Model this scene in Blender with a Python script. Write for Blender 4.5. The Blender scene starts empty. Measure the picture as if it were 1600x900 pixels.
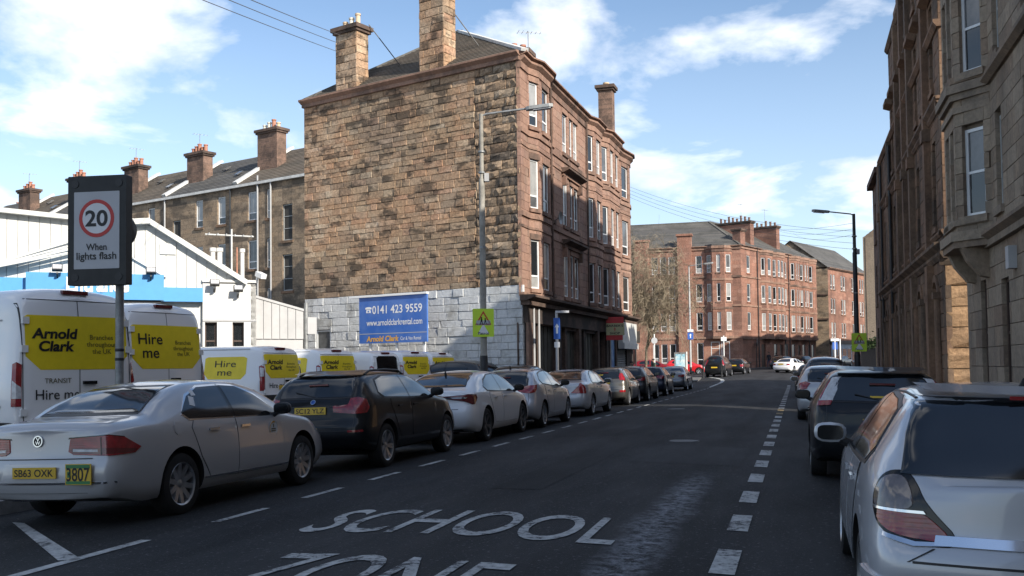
import bpy, bmesh, math, random
import numpy as np
from mathutils import Vector, Matrix
from mathutils.bvhtree import BVHTree
rnd = random.Random(7)
R = math.radians
SC = bpy.context.scene
COL = SC.collection
# ---------------------------------------------------------------- camera
cam_d = bpy.data.cameras.new('camera'); cam = bpy.data.objects.new('camera', cam_d); COL.objects.link(cam)
cam_d.sensor_width = 36; cam_d.lens = 36*1550/1600; cam_d.shift_y = 62/1600
cam_d.clip_start = .1; cam_d.clip_end = 5000
EYE = 1.48
cam.matrix_world = Matrix.Translation((0, 0, EYE)) @ Matrix.Rotation(R(92.2), 4, 'X') @ Matrix.Rotation(R(-.7), 4, 'Z')
SC.camera = cam
# ---------------------------------------------------------------- light
SUN_AZ, SUN_EL = R(139), R(31)
sun_d = bpy.data.lights.new('sun', 'SUN'); sun = bpy.data.objects.new('sun', sun_d); COL.objects.link(sun)
sun_d.energy = 4.8; sun_d.angle = R(.53); sun_d.color = (1, .93, .82)
sdir = Vector((math.sin(SUN_AZ)*math.cos(SUN_EL), math.cos(SUN_AZ)*math.cos(SUN_EL), math.sin(SUN_EL)))
sun.rotation_euler = sdir.to_track_quat('Z', 'Y').to_euler(); sun.location = sdir*80
SC.view_settings.view_transform = 'Standard'; SC.view_settings.look = 'None'
SC.view_settings.exposure = 0.55; SC.view_settings.gamma = 1
SC.render.film_transparent = False
try:
    SC.cycles.max_bounces = 6; SC.cycles.diffuse_bounces = 3; SC.cycles.glossy_bounces = 3; SC.cycles.use_denoising = True
except Exception: pass
W = bpy.data.worlds.new('World'); SC.world = W; W.use_nodes = True
def build_world():
    nt = W.node_tree; nt.nodes.clear(); L = nt.links.new; N = nt.nodes.new
    out = N('ShaderNodeOutputWorld'); bg = N('ShaderNodeBackground'); bg.inputs[1].default_value = .13
    sky = N('ShaderNodeTexSky'); sky.sky_type = 'NISHITA'; sky.sun_disc = False
    sky.sun_elevation = SUN_EL; sky.sun_rotation = SUN_AZ; sky.air_density = 1.0; sky.dust_density = .8; sky.ozone_density = 2.0
    tc = N('ShaderNodeTexCoord'); sep = N('ShaderNodeSeparateXYZ'); L(tc.outputs['Generated'], sep.inputs[0])
    # clouds lie on a level sheet: divide the direction by its height
    ad = N('ShaderNodeMath'); ad.operation = 'ADD'; ad.inputs[1].default_value = .16; L(sep.outputs[2], ad.inputs[0])
    mx = N('ShaderNodeMath'); mx.operation = 'MAXIMUM'; mx.inputs[1].default_value = .05; L(ad.outputs[0], mx.inputs[0])
    dv = N('ShaderNodeVectorMath'); dv.operation = 'DIVIDE'; cb = N('ShaderNodeCombineXYZ')
    for i in range(3): L(mx.outputs[0], cb.inputs[i])
    L(tc.outputs['Generated'], dv.inputs[0]); L(cb.outputs[0], dv.inputs[1])
    mp = N('ShaderNodeMapping'); mp.inputs['Scale'].default_value = (1.0, .8, .0); mp.inputs['Location'].default_value = CLOUD_LOC; L(dv.outputs[0], mp.inputs[0])
    def noise(sc, det, ro, dist=0.0):
        n = N('ShaderNodeTexNoise'); n.inputs['Scale'].default_value = sc; n.inputs['Detail'].default_value = det
        n.inputs['Roughness'].default_value = ro; n.inputs['Distortion'].default_value = dist; L(mp.outputs[0], n.inputs['Vector']); return n
    a = noise(CLOUD_SC, 8, .55, .25); r = N('ShaderNodeValToRGB'); e = r.color_ramp.elements
    e[0].position, e[0].color = CLOUD_R0, (0, 0, 0, 1); e[1].position, e[1].color = CLOUD_R1, (1, 1, 1, 1); L(a.outputs[0], r.inputs[0])
    b = noise(2.4, 6, .6); sh = N('ShaderNodeValToRGB'); e = sh.color_ramp.elements
    e[0].position, e[0].color = .36, CLOUD_DARK; e[1].position, e[1].color = .62, CLOUD_LIGHT; L(b.outputs[0], sh.inputs[0])
    # thin general veil near the horizon
    mr = N('ShaderNodeMapRange'); mr.inputs[1].default_value = 0; mr.inputs[2].default_value = .34; mr.inputs[3].default_value = .45; mr.inputs[4].default_value = .0; L(sep.outputs[2], mr.inputs[0])
    cov = N('ShaderNodeMath'); cov.operation = 'MULTIPLY'; cov.inputs[1].default_value = .9; L(r.outputs[0], cov.inputs[0])
    m0 = N('ShaderNodeMixRGB'); L(mr.outputs[0], m0.inputs[0]); L(sky.outputs[0], m0.inputs[1]); m0.inputs[2].default_value = CLOUD_VEIL
    m = N('ShaderNodeMixRGB'); L(cov.outputs[0], m.inputs[0]); L(m0.outputs[0], m.inputs[1]); L(sh.outputs[0], m.inputs[2])
    L(m.outputs[0], bg.inputs[0]); L(bg.outputs[0], out.inputs[0])
CLOUD_LOC = (11.1, 22.2, 0); CLOUD_SC = 1.9; CLOUD_R0, CLOUD_R1 = .515, .64
CLOUD_DARK = (5.4, 5.7, 6.3, 1); CLOUD_LIGHT = (8.2, 8.3, 8.4, 1); CLOUD_VEIL = (5.0, 5.9, 7.2, 1)
build_world()
# ---------------------------------------------------------------- ground frame
RA = R(16.1); SU, CU = math.sin(RA), math.cos(RA)      # the road runs along (SU, CU); s along it, t to its right
ROADROT = math.pi/2-RA
def st(x, y): return x*SU+y*CU, x*CU-y*SU
def xy(s, t): return s*SU+t*CU, s*CU-t*SU
def rise(y): return min(max(0, y-60)*.0145, 3.4)
def gz(x, y):
    t = st(x, y)[1]
    return rise(y)-.028*min(5.6, max(0, abs(t+3.2)-.3))
# ---------------------------------------------------------------- mesh builder
class MB:
    def __init__(s): s.v, s.f, s.m = [], [], []
    def add(s, vs, fs, mi=0, M=None):
        n = len(s.v)
        s.v += [tuple(M @ Vector(v)) for v in vs] if M is not None else [tuple(v) for v in vs]
        s.f += [tuple(i+n for i in f) for f in fs]; s.m += [mi]*len(fs); return s
    def box(s, c, d, mi=0, rz=0, M=None):
        x, y, z = d[0]/2, d[1]/2, d[2]/2
        vs = [(-x,-y,-z),(x,-y,-z),(x,y,-z),(-x,y,-z),(-x,-y,z),(x,-y,z),(x,y,z),(-x,y,z)]
        T = Matrix.Translation(c) @ Matrix.Rotation(rz, 4, 'Z')
        return s.add(vs, [(3,2,1,0),(4,5,6,7),(0,1,5,4),(1,2,6,5),(2,3,7,6),(3,0,4,7)], mi, (M @ T) if M is not None else T)
    def bx(s, a, b, mi=0):
        return s.box([(a[i]+b[i])/2 for i in range(3)], [abs(b[i]-a[i]) for i in range(3)], mi)
    def prism(s, poly, a, b, axis=1, mi=0, M=None):     # poly in the other two axes, from a to b on axis
        def P(p, h):
            q = [p[0], p[1]]; q.insert(axis, h); return q
        n = len(poly); vs = [P(p, a) for p in poly]+[P(p, b) for p in poly]
        fs = [tuple(range(n-1, -1, -1)), tuple(range(n, 2*n))]+[(i, (i+1) % n, n+(i+1) % n, n+i) for i in range(n)]
        return s.add(vs, fs, mi, M)
    def tube(s, pts, r, n=8, mi=0, cap=True):
        pts = [Vector(p) for p in pts]; rs = r if isinstance(r, (list, tuple)) else [r]*len(pts)
        base = len(s.v); prev = None
        for i, p in enumerate(pts):
            d = (pts[min(i+1, len(pts)-1)]-pts[max(i-1, 0)]).normalized()
            a = d.orthogonal().normalized() if prev is None else (prev-d*prev.dot(d)).normalized()
            prev = a; b = d.cross(a)
            for k in range(n):
                t = 2*math.pi*k/n; s.v.append(tuple(p+(a*math.cos(t)+b*math.sin(t))*rs[i]))
        for i in range(len(pts)-1):
            for k in range(n):
                s.f.append((base+i*n+k, base+i*n+(k+1) % n, base+(i+1)*n+(k+1) % n, base+(i+1)*n+k)); s.m.append(mi)
        if cap:
            s.f.append(tuple(base+k for k in range(n-1, -1, -1))); s.m.append(mi)
            e = base+(len(pts)-1)*n; s.f.append(tuple(e+k for k in range(n))); s.m.append(mi)
        return s
    def lathe(s, prof, n=24, axis='Z', mi=0, M=None):   # prof (r, h)
        vs, fs = [], []
        for r, h in prof:
            for k in range(n):
                t = 2*math.pi*k/n; c, d = r*math.cos(t), r*math.sin(t)
                vs.append((c, d, h) if axis == 'Z' else (c, h, d))
        for i in range(len(prof)-1):
            for k in range(n): fs.append((i*n+k, i*n+(k+1) % n, (i+1)*n+(k+1) % n, (i+1)*n+k))
        return s.add(vs, fs, mi, M)
    def mesh(s, name, mats, smooth=None, fix=True):
        me = bpy.data.meshes.new(name); me.from_pydata(s.v, [], s.f)
        for m in (mats if isinstance(mats, (list, tuple)) else [mats]): me.materials.append(m)
        if len(me.materials) > 1: me.polygons.foreach_set('material_index', s.m)
        if fix:
            bm = bmesh.new(); bm.from_mesh(me); bmesh.ops.recalc_face_normals(bm, faces=bm.faces); bm.to_mesh(me); bm.free()
        if smooth is not None:
            me.polygons.foreach_set('use_smooth', [True]*len(me.polygons)); me.set_sharp_from_angle(angle=R(smooth))
        me.update(); return me
    def build(s, name, mats, parent=None, loc=(0,0,0), rz=0, smooth=None, fix=True):
        return link(name, s.mesh(name, mats, smooth, fix), parent, loc, rz)
def link(name, me, parent=None, loc=(0,0,0), rz=0, scale=None):
    o = bpy.data.objects.new(name, me); COL.objects.link(o); o.parent = parent
    o.location = loc; o.rotation_euler = (0, 0, rz) if not isinstance(rz, (tuple, list)) else rz
    if scale: o.scale = scale
    return o
def tag(o, label=None, cat=None, group=None, kind=None):
    if label: o['label'] = label
    if cat: o['category'] = cat
    if group: o['group'] = group
    if kind: o['kind'] = kind
    return o
def thing(name, label, cat, loc=(0,0,0), rz=0, group=None):
    o = bpy.data.objects.new(name, None); o.empty_display_size = .2; COL.objects.link(o)
    o.location = loc; o.rotation_euler = (0, 0, rz) if not isinstance(rz, (tuple, list)) else rz
    return tag(o, label, cat, group)
def copy_tree(o, parent=None):
    c = o.copy(); COL.objects.link(c); c.parent = parent
    for ch in list(o.children): copy_tree(ch, c)
    return c
# ---------------------------------------------------------------- text as mesh
TXT = {}
def text_mesh(body, bold=0.0, shear=0.0, spacing=1.0, ext=0.0, lead=1.0):
    k = (body, bold, shear, spacing, ext, lead)
    if k not in TXT:
        c = bpy.data.curves.new('lettering', 'FONT'); c.body = body; c.size = 1; c.align_x = 'CENTER'; c.align_y = 'CENTER'
        c.offset = bold; c.shear = shear; c.space_character = spacing; c.extrude = ext; c.resolution_u = 5; c.space_line = lead
        o = bpy.data.objects.new('lettering', c); COL.objects.link(o)
        me = bpy.data.meshes.new_from_object(o.evaluated_get(bpy.context.evaluated_depsgraph_get()))
        COL.objects.unlink(o); bpy.data.objects.remove(o)
        TXT[k] = me
    return TXT[k].copy()
def text(body, w, h, mat, parent, M, bold=0.0, shear=0.0, spacing=1.0, name='lettering', ext=0.004, lead=1.0):
    # fitted to a box w by h (either may be None); M places its local x right, y up, z out
    me = text_mesh(body, bold, shear, spacing, 0, lead)
    co = np.array([v.co[:] for v in me.vertices]); lo, hi = co.min(0), co.max(0); d = hi-lo
    sx = w/d[0] if w else h/d[1]; sy = h/d[1] if h else sx
    c = (lo+hi)/2; co = (co-c)*[sx, sy, 0]
    me.vertices.foreach_set('co', co.ravel()); me.materials.clear(); me.materials.append(mat); me.update()
    o = link(name, me, parent); o.matrix_local = M; return o
# ---------------------------------------------------------------- materials
def nodes(name):
    m = bpy.data.materials.new(name); m.use_nodes = True; nt = m.node_tree
    return m, nt, nt.nodes['Principled BSDF'], nt.nodes.new, nt.links.new
def rgba(c): return (c[0], c[1], c[2], 1)
def ramp(N, stops, interp='LINEAR'):
    r = N('ShaderNodeValToRGB'); cr = r.color_ramp; cr.interpolation = interp
    while len(cr.elements) < len(stops): cr.elements.new(.5)
    for e, (p, c) in zip(cr.elements, stops): e.position = p; e.color = rgba(c) if not isinstance(c, (int, float)) else (c, c, c, 1)
    return r
def mat(name, col, rough=.6, metal=0.0, coat=0.0, var=.0, vscale=3.0, bump=0.0, bscale=20.0, spec=.5, emit=None, col2=None):
    m, nt, b, N, L = nodes(name)
    b.inputs['Base Color'].default_value = rgba(col); b.inputs['Roughness'].default_value = rough; b.inputs['Metallic'].default_value = metal
    b.inputs['Coat Weight'].default_value = coat; b.inputs['Coat Roughness'].default_value = .05; b.inputs['Specular IOR Level'].default_value = spec
    tc = N('ShaderNodeTexCoord')
    if var or col2:
        n = N('ShaderNodeTexNoise'); n.inputs['Scale'].default_value = vscale; n.inputs['Detail'].default_value = 6; n.inputs['Roughness'].default_value = .65
        L(tc.outputs['Object'], n.inputs['Vector'])
        c2 = col2 or [x*(1-var) for x in col]
        r = ramp(N, [(.35, c2), (.62, col)]); L(n.outputs[0], r.inputs[0]); L(r.outputs[0], b.inputs['Base Color'])
        mr = N('ShaderNodeMapRange'); mr.inputs[3].default_value = min(1, rough+.12); mr.inputs[4].default_value = max(.02, rough-.06); L(n.outputs[0], mr.inputs[0]); L(mr.outputs[0], b.inputs['Roughness'])
    if bump:
        n = N('ShaderNodeTexNoise'); n.inputs['Scale'].default_value = bscale; n.inputs['Detail'].default_value = 5
        L(tc.outputs['Object'], n.inputs['Vector']); bp = N('ShaderNodeBump'); bp.inputs['Strength'].default_value = bump; bp.inputs['Distance'].default_value = .02
        L(n.outputs[0], bp.inputs['Height']); L(bp.outputs[0], b.inputs['Normal'])
    if emit: b.inputs['Emission Color'].default_value = rgba(emit[0]); b.inputs['Emission Strength'].default_value = emit[1]
    return m
def stone_mat(name, cols, soot=(.04,.034,.028), soot_amt=.5, streak=(1,1,1), nscale=.35, fine=9.0, bump=.6, rough=.88, soot_lo=.52, soot_hi=.68, contrast=.35, brick=None, tint=False):
    # each block takes its own tone; soot stains wander over the wall
    m, nt, b, N, L = nodes(name)
    oi = N('ShaderNodeObjectInfo'); ge = N('ShaderNodeNewGeometry')
    ad = N('ShaderNodeMath'); ad.operation = 'ADD'; L(oi.outputs['Random'], ad.inputs[0]); L(ge.outputs['Random Per Island'], ad.inputs[1])
    fr = N('ShaderNodeMath'); fr.operation = 'FRACT'; L(ad.outputs[0], fr.inputs[0])
    k = len(cols); r = ramp(N, [((i+.5)/k, c) for i, c in enumerate(cols)]); 
    pos = ge.outputs['Position']
    mp = N('ShaderNodeMapping'); mp.inputs['Scale'].default_value = streak; L(pos, mp.inputs[0])
    src = fr.outputs[0]
    if brick:
        tcb = N('ShaderNodeTexCoord'); bt = N('ShaderNodeTexBrick'); rx = N('ShaderNodeMapping'); rx.inputs['Rotation'].default_value = (R(90), 0, 0)
        L(tcb.outputs['Object'], rx.inputs[0]); L(rx.outputs[0], bt.inputs['Vector'])
        bt.inputs['Scale'].default_value = 1; bt.inputs['Brick Width'].default_value = brick[0]; bt.inputs['Row Height'].default_value = brick[1]; bt.inputs['Mortar Size'].default_value = brick[2]
        bt.inputs['Color1'].default_value = (0,0,0,1); bt.inputs['Color2'].default_value = (1,1,1,1); bt.inputs['Mortar'].default_value = (.5,.5,.5,1); src = bt.outputs['Color']
    L(src, r.inputs[0])
    n1 = N('ShaderNodeTexNoise'); n1.inputs['Scale'].default_value = nscale; n1.inputs['Detail'].default_value = 8; n1.inputs['Roughness'].default_value = .68; L(mp.outputs[0], n1.inputs['Vector'])
    n2 = N('ShaderNodeTexNoise'); n2.inputs['Scale'].default_value = fine; n2.inputs['Detail'].default_value = 6; n2.inputs['Roughness'].default_value = .7; L(pos, n2.inputs['Vector'])
    mm = N('ShaderNodeMixRGB'); mm.blend_type = 'MULTIPLY'; mm.inputs[0].default_value = 1
    rr = ramp(N, [(.3, (1-contrast,)*3), (.7, (1+contrast*.5,)*3)]); L(n2.outputs[0], rr.inputs[0]); L(r.outputs[0], mm.inputs[1]); L(rr.outputs[0], mm.inputs[2])
    if tint:   # broad drifts of ochre, pink and grey over many blocks
        n3 = N('ShaderNodeTexNoise'); n3.inputs['Scale'].default_value = .28; n3.inputs['Detail'].default_value = 5; n3.inputs['Roughness'].default_value = .6; L(pos, n3.inputs['Vector'])
        r3 = ramp(N, [(.36, (.80,.78,.76)), (.47, (1.05,.98,.88)), (.56, (1.12,.95,.82)), (.66, (1.18,1.14,1.08))]); L(n3.outputs[0], r3.inputs[0]); m3 = N('ShaderNodeMixRGB'); m3.blend_type = 'MULTIPLY'; m3.inputs[0].default_value = 1; L(mm.outputs[0], m3.inputs[1]); L(r3.outputs[0], m3.inputs[2]); mm = m3
    # soot: noise plus a little of the block's own lot
    a2 = N('ShaderNodeMath'); a2.operation = 'MULTIPLY_ADD'; L(fr.outputs[0], a2.inputs[0]); a2.inputs[1].default_value = .16; L(n1.outputs[0], a2.inputs[2])
    rs = ramp(N, [(soot_lo, 0.0), (soot_hi, soot_amt)]); L(a2.outputs[0], rs.inputs[0])
    mx = N('ShaderNodeMixRGB'); L(rs.outputs[0], mx.inputs[0]); L(mm.outputs[0], mx.inputs[1]); mx.inputs[2].default_value = rgba(soot)
    L(mx.outputs[0], b.inputs['Base Color']); b.inputs['Roughness'].default_value = rough; b.inputs['Specular IOR Level'].default_value = .25
    bp = N('ShaderNodeBump'); bp.inputs['Strength'].default_value = bump; bp.inputs['Distance'].default_value = .03; L(n2.outputs[0], bp.inputs['Height']); L(bp.outputs[0], b.inputs['Normal'])
    return m
def asphalt(name, dark, light, wet=False, markings=False):
    m, nt, b, N, L = nodes(name); tc = N('ShaderNodeTexCoord')
    def nz(sc, det=6, ro=.6, vec=None):
        n = N('ShaderNodeTexNoise'); n.inputs['Scale'].default_value = sc; n.inputs['Detail'].default_value = det; n.inputs['Roughness'].default_value = ro; L(vec or tc.outputs['Object'], n.inputs['Vector']); return n
    mp = N('ShaderNodeMapping'); mp.inputs['Scale'].default_value = (.22, 1.1, 1); L(tc.outputs['Object'], mp.inputs[0])
    big = nz(.9, 6, .65, mp.outputs[0]); r = ramp(N, [(.32, dark), (.68, light)]); L(big.outputs[0], r.inputs[0])
    fine = nz(60, 4, .8); rf = ramp(N, [(.3, (.55,)*3), (.62, (1.0,)*3), (.74, (2.2,)*3)]); L(fine.outputs[0], rf.inputs[0])
    mm = N('ShaderNodeMixRGB'); mm.blend_type = 'MULTIPLY'; mm.inputs[0].default_value = 1; L(r.outputs[0], mm.inputs[1]); L(rf.outputs[0], mm.inputs[2])
    last = mm.outputs[0]
    # tar patches: darker relaid strips
    v = N('ShaderNodeTexVoronoi'); v.inputs['Scale'].default_value = .35; L(mp.outputs[0], v.inputs['Vector']); pv = ramp(N, [(.25, (1.12,)*3), (.75, (.84,)*3)], 'CONSTANT')
    L(v.outputs['Color'], pv.inputs[0]); m2 = N('ShaderNodeMixRGB'); m2.blend_type = 'MULTIPLY'; m2.inputs[0].default_value = .55; L(last, m2.inputs[1]); L(pv.outputs[0], m2.inputs[2]); last = m2.outputs[0]
    if markings:
        vc = N('ShaderNodeTexVoronoi'); vc.feature = 'DISTANCE_TO_EDGE'; vc.inputs['Scale'].default_value = .42; wv = nz(1.3, 5, .7); av = N('ShaderNodeMixRGB'); av.blend_type = 'ADD'; av.inputs[0].default_value = .9; L(tc.outputs['Object'], av.inputs[1]); L(wv.outputs['Color'], av.inputs[2]); L(av.outputs[0], vc.inputs['Vector'])
        cr = ramp(N, [(.0, .35), (.012, 1.0)]); L(vc.outputs['Distance'], cr.inputs[0]); gate = nz(.25, 3, .5); gr_ = ramp(N, [(.5, 0.0), (.56, .8)]); L(gate.outputs[0], gr_.inputs[0])
        m4 = N('ShaderNodeMixRGB'); m4.blend_type = 'MULTIPLY'; L(gr_.outputs[0], m4.inputs[0]); L(last, m4.inputs[1]); L(cr.outputs[0], m4.inputs[2]); last = m4.outputs[0]
        s5 = N('ShaderNodeSeparateXYZ'); L(tc.outputs['Object'], s5.inputs[0]); w5 = N('ShaderNodeMath'); w5.operation = 'SINE'; k5 = N('ShaderNodeMath'); k5.operation = 'MULTIPLY'; k5.inputs[1].default_value = 3.6; L(s5.outputs[1], k5.inputs[0]); L(k5.outputs[0], w5.inputs[0])
        r5 = N('ShaderNodeMapRange'); r5.inputs[1].default_value = -1; r5.inputs[2].default_value = 1; r5.inputs[3].default_value = .84; r5.inputs[4].default_value = 1.16; L(w5.outputs[0], r5.inputs[0]); m5 = N('ShaderNodeMixRGB'); m5.blend_type = 'MULTIPLY'; m5.inputs[0].default_value = 1; L(last, m5.inputs[1]); L(r5.outputs[0], m5.inputs[2]); last = m5.outputs[0]
        sp_ = nz(26, 3, .6); r6 = ramp(N, [(.61, 0.0), (.70, .6)]); L(sp_.outputs[0], r6.inputs[0]); m6 = N('ShaderNodeMixRGB'); L(r6.outputs[0], m6.inputs[0]); L(last, m6.inputs[1]); m6.inputs[2].default_value = (.17,.17,.175,1); last = m6.outputs[0]
    if markings:   # the pale scoured strip along the lane (object x along the road, y to its left)
        sp = N('ShaderNodeSeparateXYZ'); L(tc.outputs['Object'], sp.inputs[0])
        wob = nz(.8, 5, .7); 
        y0 = N('ShaderNodeMath'); y0.operation = 'MULTIPLY_ADD'; L(wob.outputs[0], y0.inputs[0]); y0.inputs[1].default_value = .35; L(sp.outputs[1], y0.inputs[2])
        d = N('ShaderNodeMath'); d.operation = 'SUBTRACT'; L(y0.outputs[0], d.inputs[0]); d.inputs[1].default_value = 1.33+.175
        ab = N('ShaderNodeMath'); ab.operation = 'ABSOLUTE'; L(d.outputs[0], ab.inputs[0])
        ma = N('ShaderNodeMapRange'); ma.inputs[1].default_value = .06; ma.inputs[2].default_value = .30; ma.inputs[3].default_value = 1; ma.inputs[4].default_value = 0; L(ab.outputs[0], ma.inputs[0])
        mb = N('ShaderNodeMapRange'); mb.inputs[1].default_value = 14.6; mb.inputs[2].default_value = 12.0; L(sp.outputs[0], mb.inputs[0])
        mul = N('ShaderNodeMath'); mul.operation = 'MULTIPLY'; L(ma.outputs[0], mul.inputs[0]); L(mb.outputs[0], mul.inputs[1])
        br = nz(9, 8, .8); rb = ramp(N, [(.42, 0.0), (.62, .75)]); L(br.outputs[0], rb.inputs[0])
        mu2 = N('ShaderNodeMath'); mu2.operation = 'MULTIPLY'; L(mul.outputs[0], mu2.inputs[0]); L(rb.outputs[0], mu2.inputs[1])
        mx = N('ShaderNodeMixRGB'); L(mu2.outputs[0], mx.inputs[0]); L(last, mx.inputs[1]); mx.inputs[2].default_value = (.36, .37, .40, 1); last = mx.outputs[0]
    L(last, b.inputs['Base Color']); b.inputs['Specular IOR Level'].default_value = .32
    rr = N('ShaderNodeMapRange'); rr.inputs[3].default_value = .95; rr.inputs[4].default_value = .62; L(big.outputs[0], rr.inputs[0]); L(rr.outputs[0], b.inputs['Roughness'])
    bp = N('ShaderNodeBump'); bp.inputs['Strength'].default_value = .7; bp.inputs['Distance'].default_value = .012; L(fine.outputs[0], bp.inputs['Height']); L(bp.outputs[0], b.inputs['Normal'])
    return m
def road_paint(name, col):   # thermoplastic worn through to the tarmac in places
    m, nt, b, N, L = nodes(name); tc = N('ShaderNodeTexCoord')
    n = N('ShaderNodeTexNoise'); n.inputs['Scale'].default_value = 14; n.inputs['Detail'].default_value = 8; n.inputs['Roughness'].default_value = .75; L(tc.outputs['Object'], n.inputs['Vector'])
    n2 = N('ShaderNodeTexNoise'); n2.inputs['Scale'].default_value = 2.2; n2.inputs['Detail'].default_value = 4; L(tc.outputs['Object'], n2.inputs['Vector'])
    a = N('ShaderNodeMath'); a.operation = 'MULTIPLY_ADD'; L(n2.outputs[0], a.inputs[0]); a.inputs[1].default_value = .55; L(n.outputs[0], a.inputs[2])
    r = ramp(N, [(.66, (.045,.045,.048)), (.73, [c*.62 for c in col]), (.95, col)]); L(a.outputs[0], r.inputs[0]); L(r.outputs[0], b.inputs['Base Color']); b.inputs['Roughness'].default_value = .8
    return m
M = {}
def mats():
    M['asphalt'] = asphalt('road_asphalt', (.013,.0135,.0145), (.029,.0295,.031), markings=True)
    M['patch'] = asphalt('relaid_asphalt', (.010,.0105,.011), (.021,.0215,.023)); M['patchpale'] = asphalt('worn_asphalt', (.022,.0225,.024), (.04,.041,.043)); M['yard'] = asphalt('yard_asphalt', (.06,.06,.062), (.10,.10,.10))
    M['paving'] = asphalt('pavement_slabs', (.13,.125,.12), (.20,.195,.185))
    M['kerb'] = mat('kerb_stone', (.22,.21,.20), .85, var=.4, vscale=4, bump=.3)
    M['paint'] = road_paint('road_paint', (.56,.56,.54)); M['paint_y'] = road_paint('ochre_road_paint', (.42,.30,.13))
    M['gable'] = stone_mat('gable_rubble', [(.37,.275,.195),(.41,.305,.215),(.38,.28,.20),(.27,.215,.165),(.43,.335,.25),(.41,.285,.20),(.38,.30,.22),(.48,.40,.31),(.40,.265,.19),(.43,.35,.27),(.35,.26,.185),(.30,.24,.185),(.45,.325,.23),(.40,.30,.215)], soot_amt=.78, streak=(1,1,2.1), nscale=.8, soot_lo=.59, soot_hi=.70, bump=1.0, contrast=.5, tint=True)
    M['quoin'] = stone_mat('quoin_sandstone', [(.30,.22,.15),(.38,.27,.18),(.26,.19,.13),(.42,.33,.24),(.36,.23,.14),(.20,.16,.125)], soot_amt=.6, nscale=.9, soot_lo=.56, soot_hi=.74, bump=1.0, contrast=.55)
    M['mortar'] = mat('lime_mortar', (.25,.20,.15), .95, var=.35, vscale=2, bump=.4)
    M['whitestone'] = stone_mat('white_painted_stone', [(.60,.61,.61),(.62,.63,.63),(.585,.595,.595),(.61,.62,.61)], soot=(.19,.175,.15), soot_amt=.6, nscale=1.3, soot_lo=.60, soot_hi=.78, bump=1.0, contrast=.2, rough=.7)
    M['whitemortar'] = mat('white_painted_joint', (.54,.54,.53), .9, var=.4, vscale=3)
    M['red'] = stone_mat('red_sandstone', [(.32,.195,.145),(.355,.22,.165),(.29,.175,.13),(.335,.205,.16),(.375,.245,.185)], soot=(.07,.055,.05), soot_amt=.6, streak=(1,1,.6), nscale=.5, soot_lo=.56, soot_hi=.78, bump=.35, contrast=.3)
    M['redplain'] = stone_mat('red_sandstone_dressed', [(.31,.19,.14),(.34,.21,.155),(.29,.175,.13)], soot=(.05,.045,.04), soot_amt=.75, streak=(1,1,.5), nscale=.7, soot_lo=.52, soot_hi=.74, bump=.3, contrast=.3)
    M['reddark'] = stone_mat('sooty_sandstone', [(.14,.095,.075),(.17,.115,.09),(.12,.085,.07)], soot=(.03,.028,.026), soot_amt=.8, nscale=.7, soot_lo=.45, soot_hi=.7, bump=.3)
    M['redfar'] = stone_mat('red_sandstone_courses', [(.33,.17,.12),(.385,.20,.145),(.28,.145,.105),(.41,.235,.175),(.30,.16,.115)], soot=(.10,.06,.05), soot_amt=.7, streak=(1,1,.6), nscale=.35, soot_lo=.5, soot_hi=.74, bump=.5, contrast=.45, brick=(1.1,.42,.02))
    M['tan'] = stone_mat('rubble_sandstone_far', [(.30,.225,.155),(.36,.27,.185),(.25,.19,.135),(.39,.30,.21),(.33,.24,.16)], soot=(.06,.052,.045), soot_amt=.7, streak=(1,1,1.8), nscale=.55, soot_lo=.54, soot_hi=.68, bump=.6, contrast=.4, brick=(.8,.33,.02))
    M['greystone'] = stone_mat('grey_ashlar', [(.30,.24,.18),(.34,.27,.20),(.27,.215,.165),(.32,.245,.175),(.29,.21,.15)], soot=(.08,.07,.06), soot_amt=.6, streak=(1,1,.5), nscale=.7, soot_lo=.5, soot_hi=.78, bump=.35, contrast=.3)
    M['brownstone'] = stone_mat('brown_ashlar', [(.235,.145,.095),(.27,.165,.105),(.20,.13,.09),(.25,.17,.115),(.285,.19,.125)], soot=(.035,.03,.027), soot_amt=.75, streak=(1,1,.5), nscale=.8, soot_lo=.5, soot_hi=.74, bump=.4, contrast=.3)
    M['rockstone'] = stone_mat('rock_faced_ochre_sandstone', [(.40,.25,.14),(.44,.28,.16),(.37,.23,.13)], soot=(.10,.08,.06), soot_amt=.4, nscale=1.2, soot_lo=.56, soot_hi=.75, bump=1.0, contrast=.4)
    M['brick'] = stone_mat('chimney_brick', [(.21,.135,.10),(.25,.16,.12),(.17,.115,.09)], soot=(.05,.04,.035), soot_amt=.7, nscale=1.0, bump=.4, brick=(.45,.15,.015))
    M['pinkrender'] = mat('pink_render', (.50,.24,.18), .9, var=.2, vscale=2)
    M['slate'] = stone_mat('roof_slate', [(.115,.11,.105),(.14,.135,.125),(.095,.092,.09),(.16,.15,.135)], soot=(.05,.05,.045), soot_amt=.5, nscale=.5, bump=.3, rough=.7)
    M['tile'] = stone_mat('brown_roof_tile', [(.15,.125,.10),(.17,.14,.11),(.13,.11,.09),(.19,.16,.125)], soot=(.06,.055,.045), soot_amt=.5, nscale=.6, bump=.3, rough=.8)
    M['lead'] = mat('lead_flashing', (.62,.62,.60), .6, var=.25, vscale=3)
    M['terracotta'] = mat('terracotta_pot', (.45,.21,.14), .85, var=.3, vscale=6); M['buffpot'] = mat('buff_chimney_pot', (.62,.48,.33), .85, var=.25, vscale=6); M['palepot'] = mat('cream_chimney_pot', (.72,.68,.58), .8, var=.2)
    M['pvc'] = mat('white_window_frame', (.74,.75,.75), .35, var=.08, vscale=8); M['oldframe'] = mat('grey_painted_timber', (.40,.41,.40), .6, var=.25); M['brownframe'] = mat('dark_brown_timber', (.06,.035,.025), .5)
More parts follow.
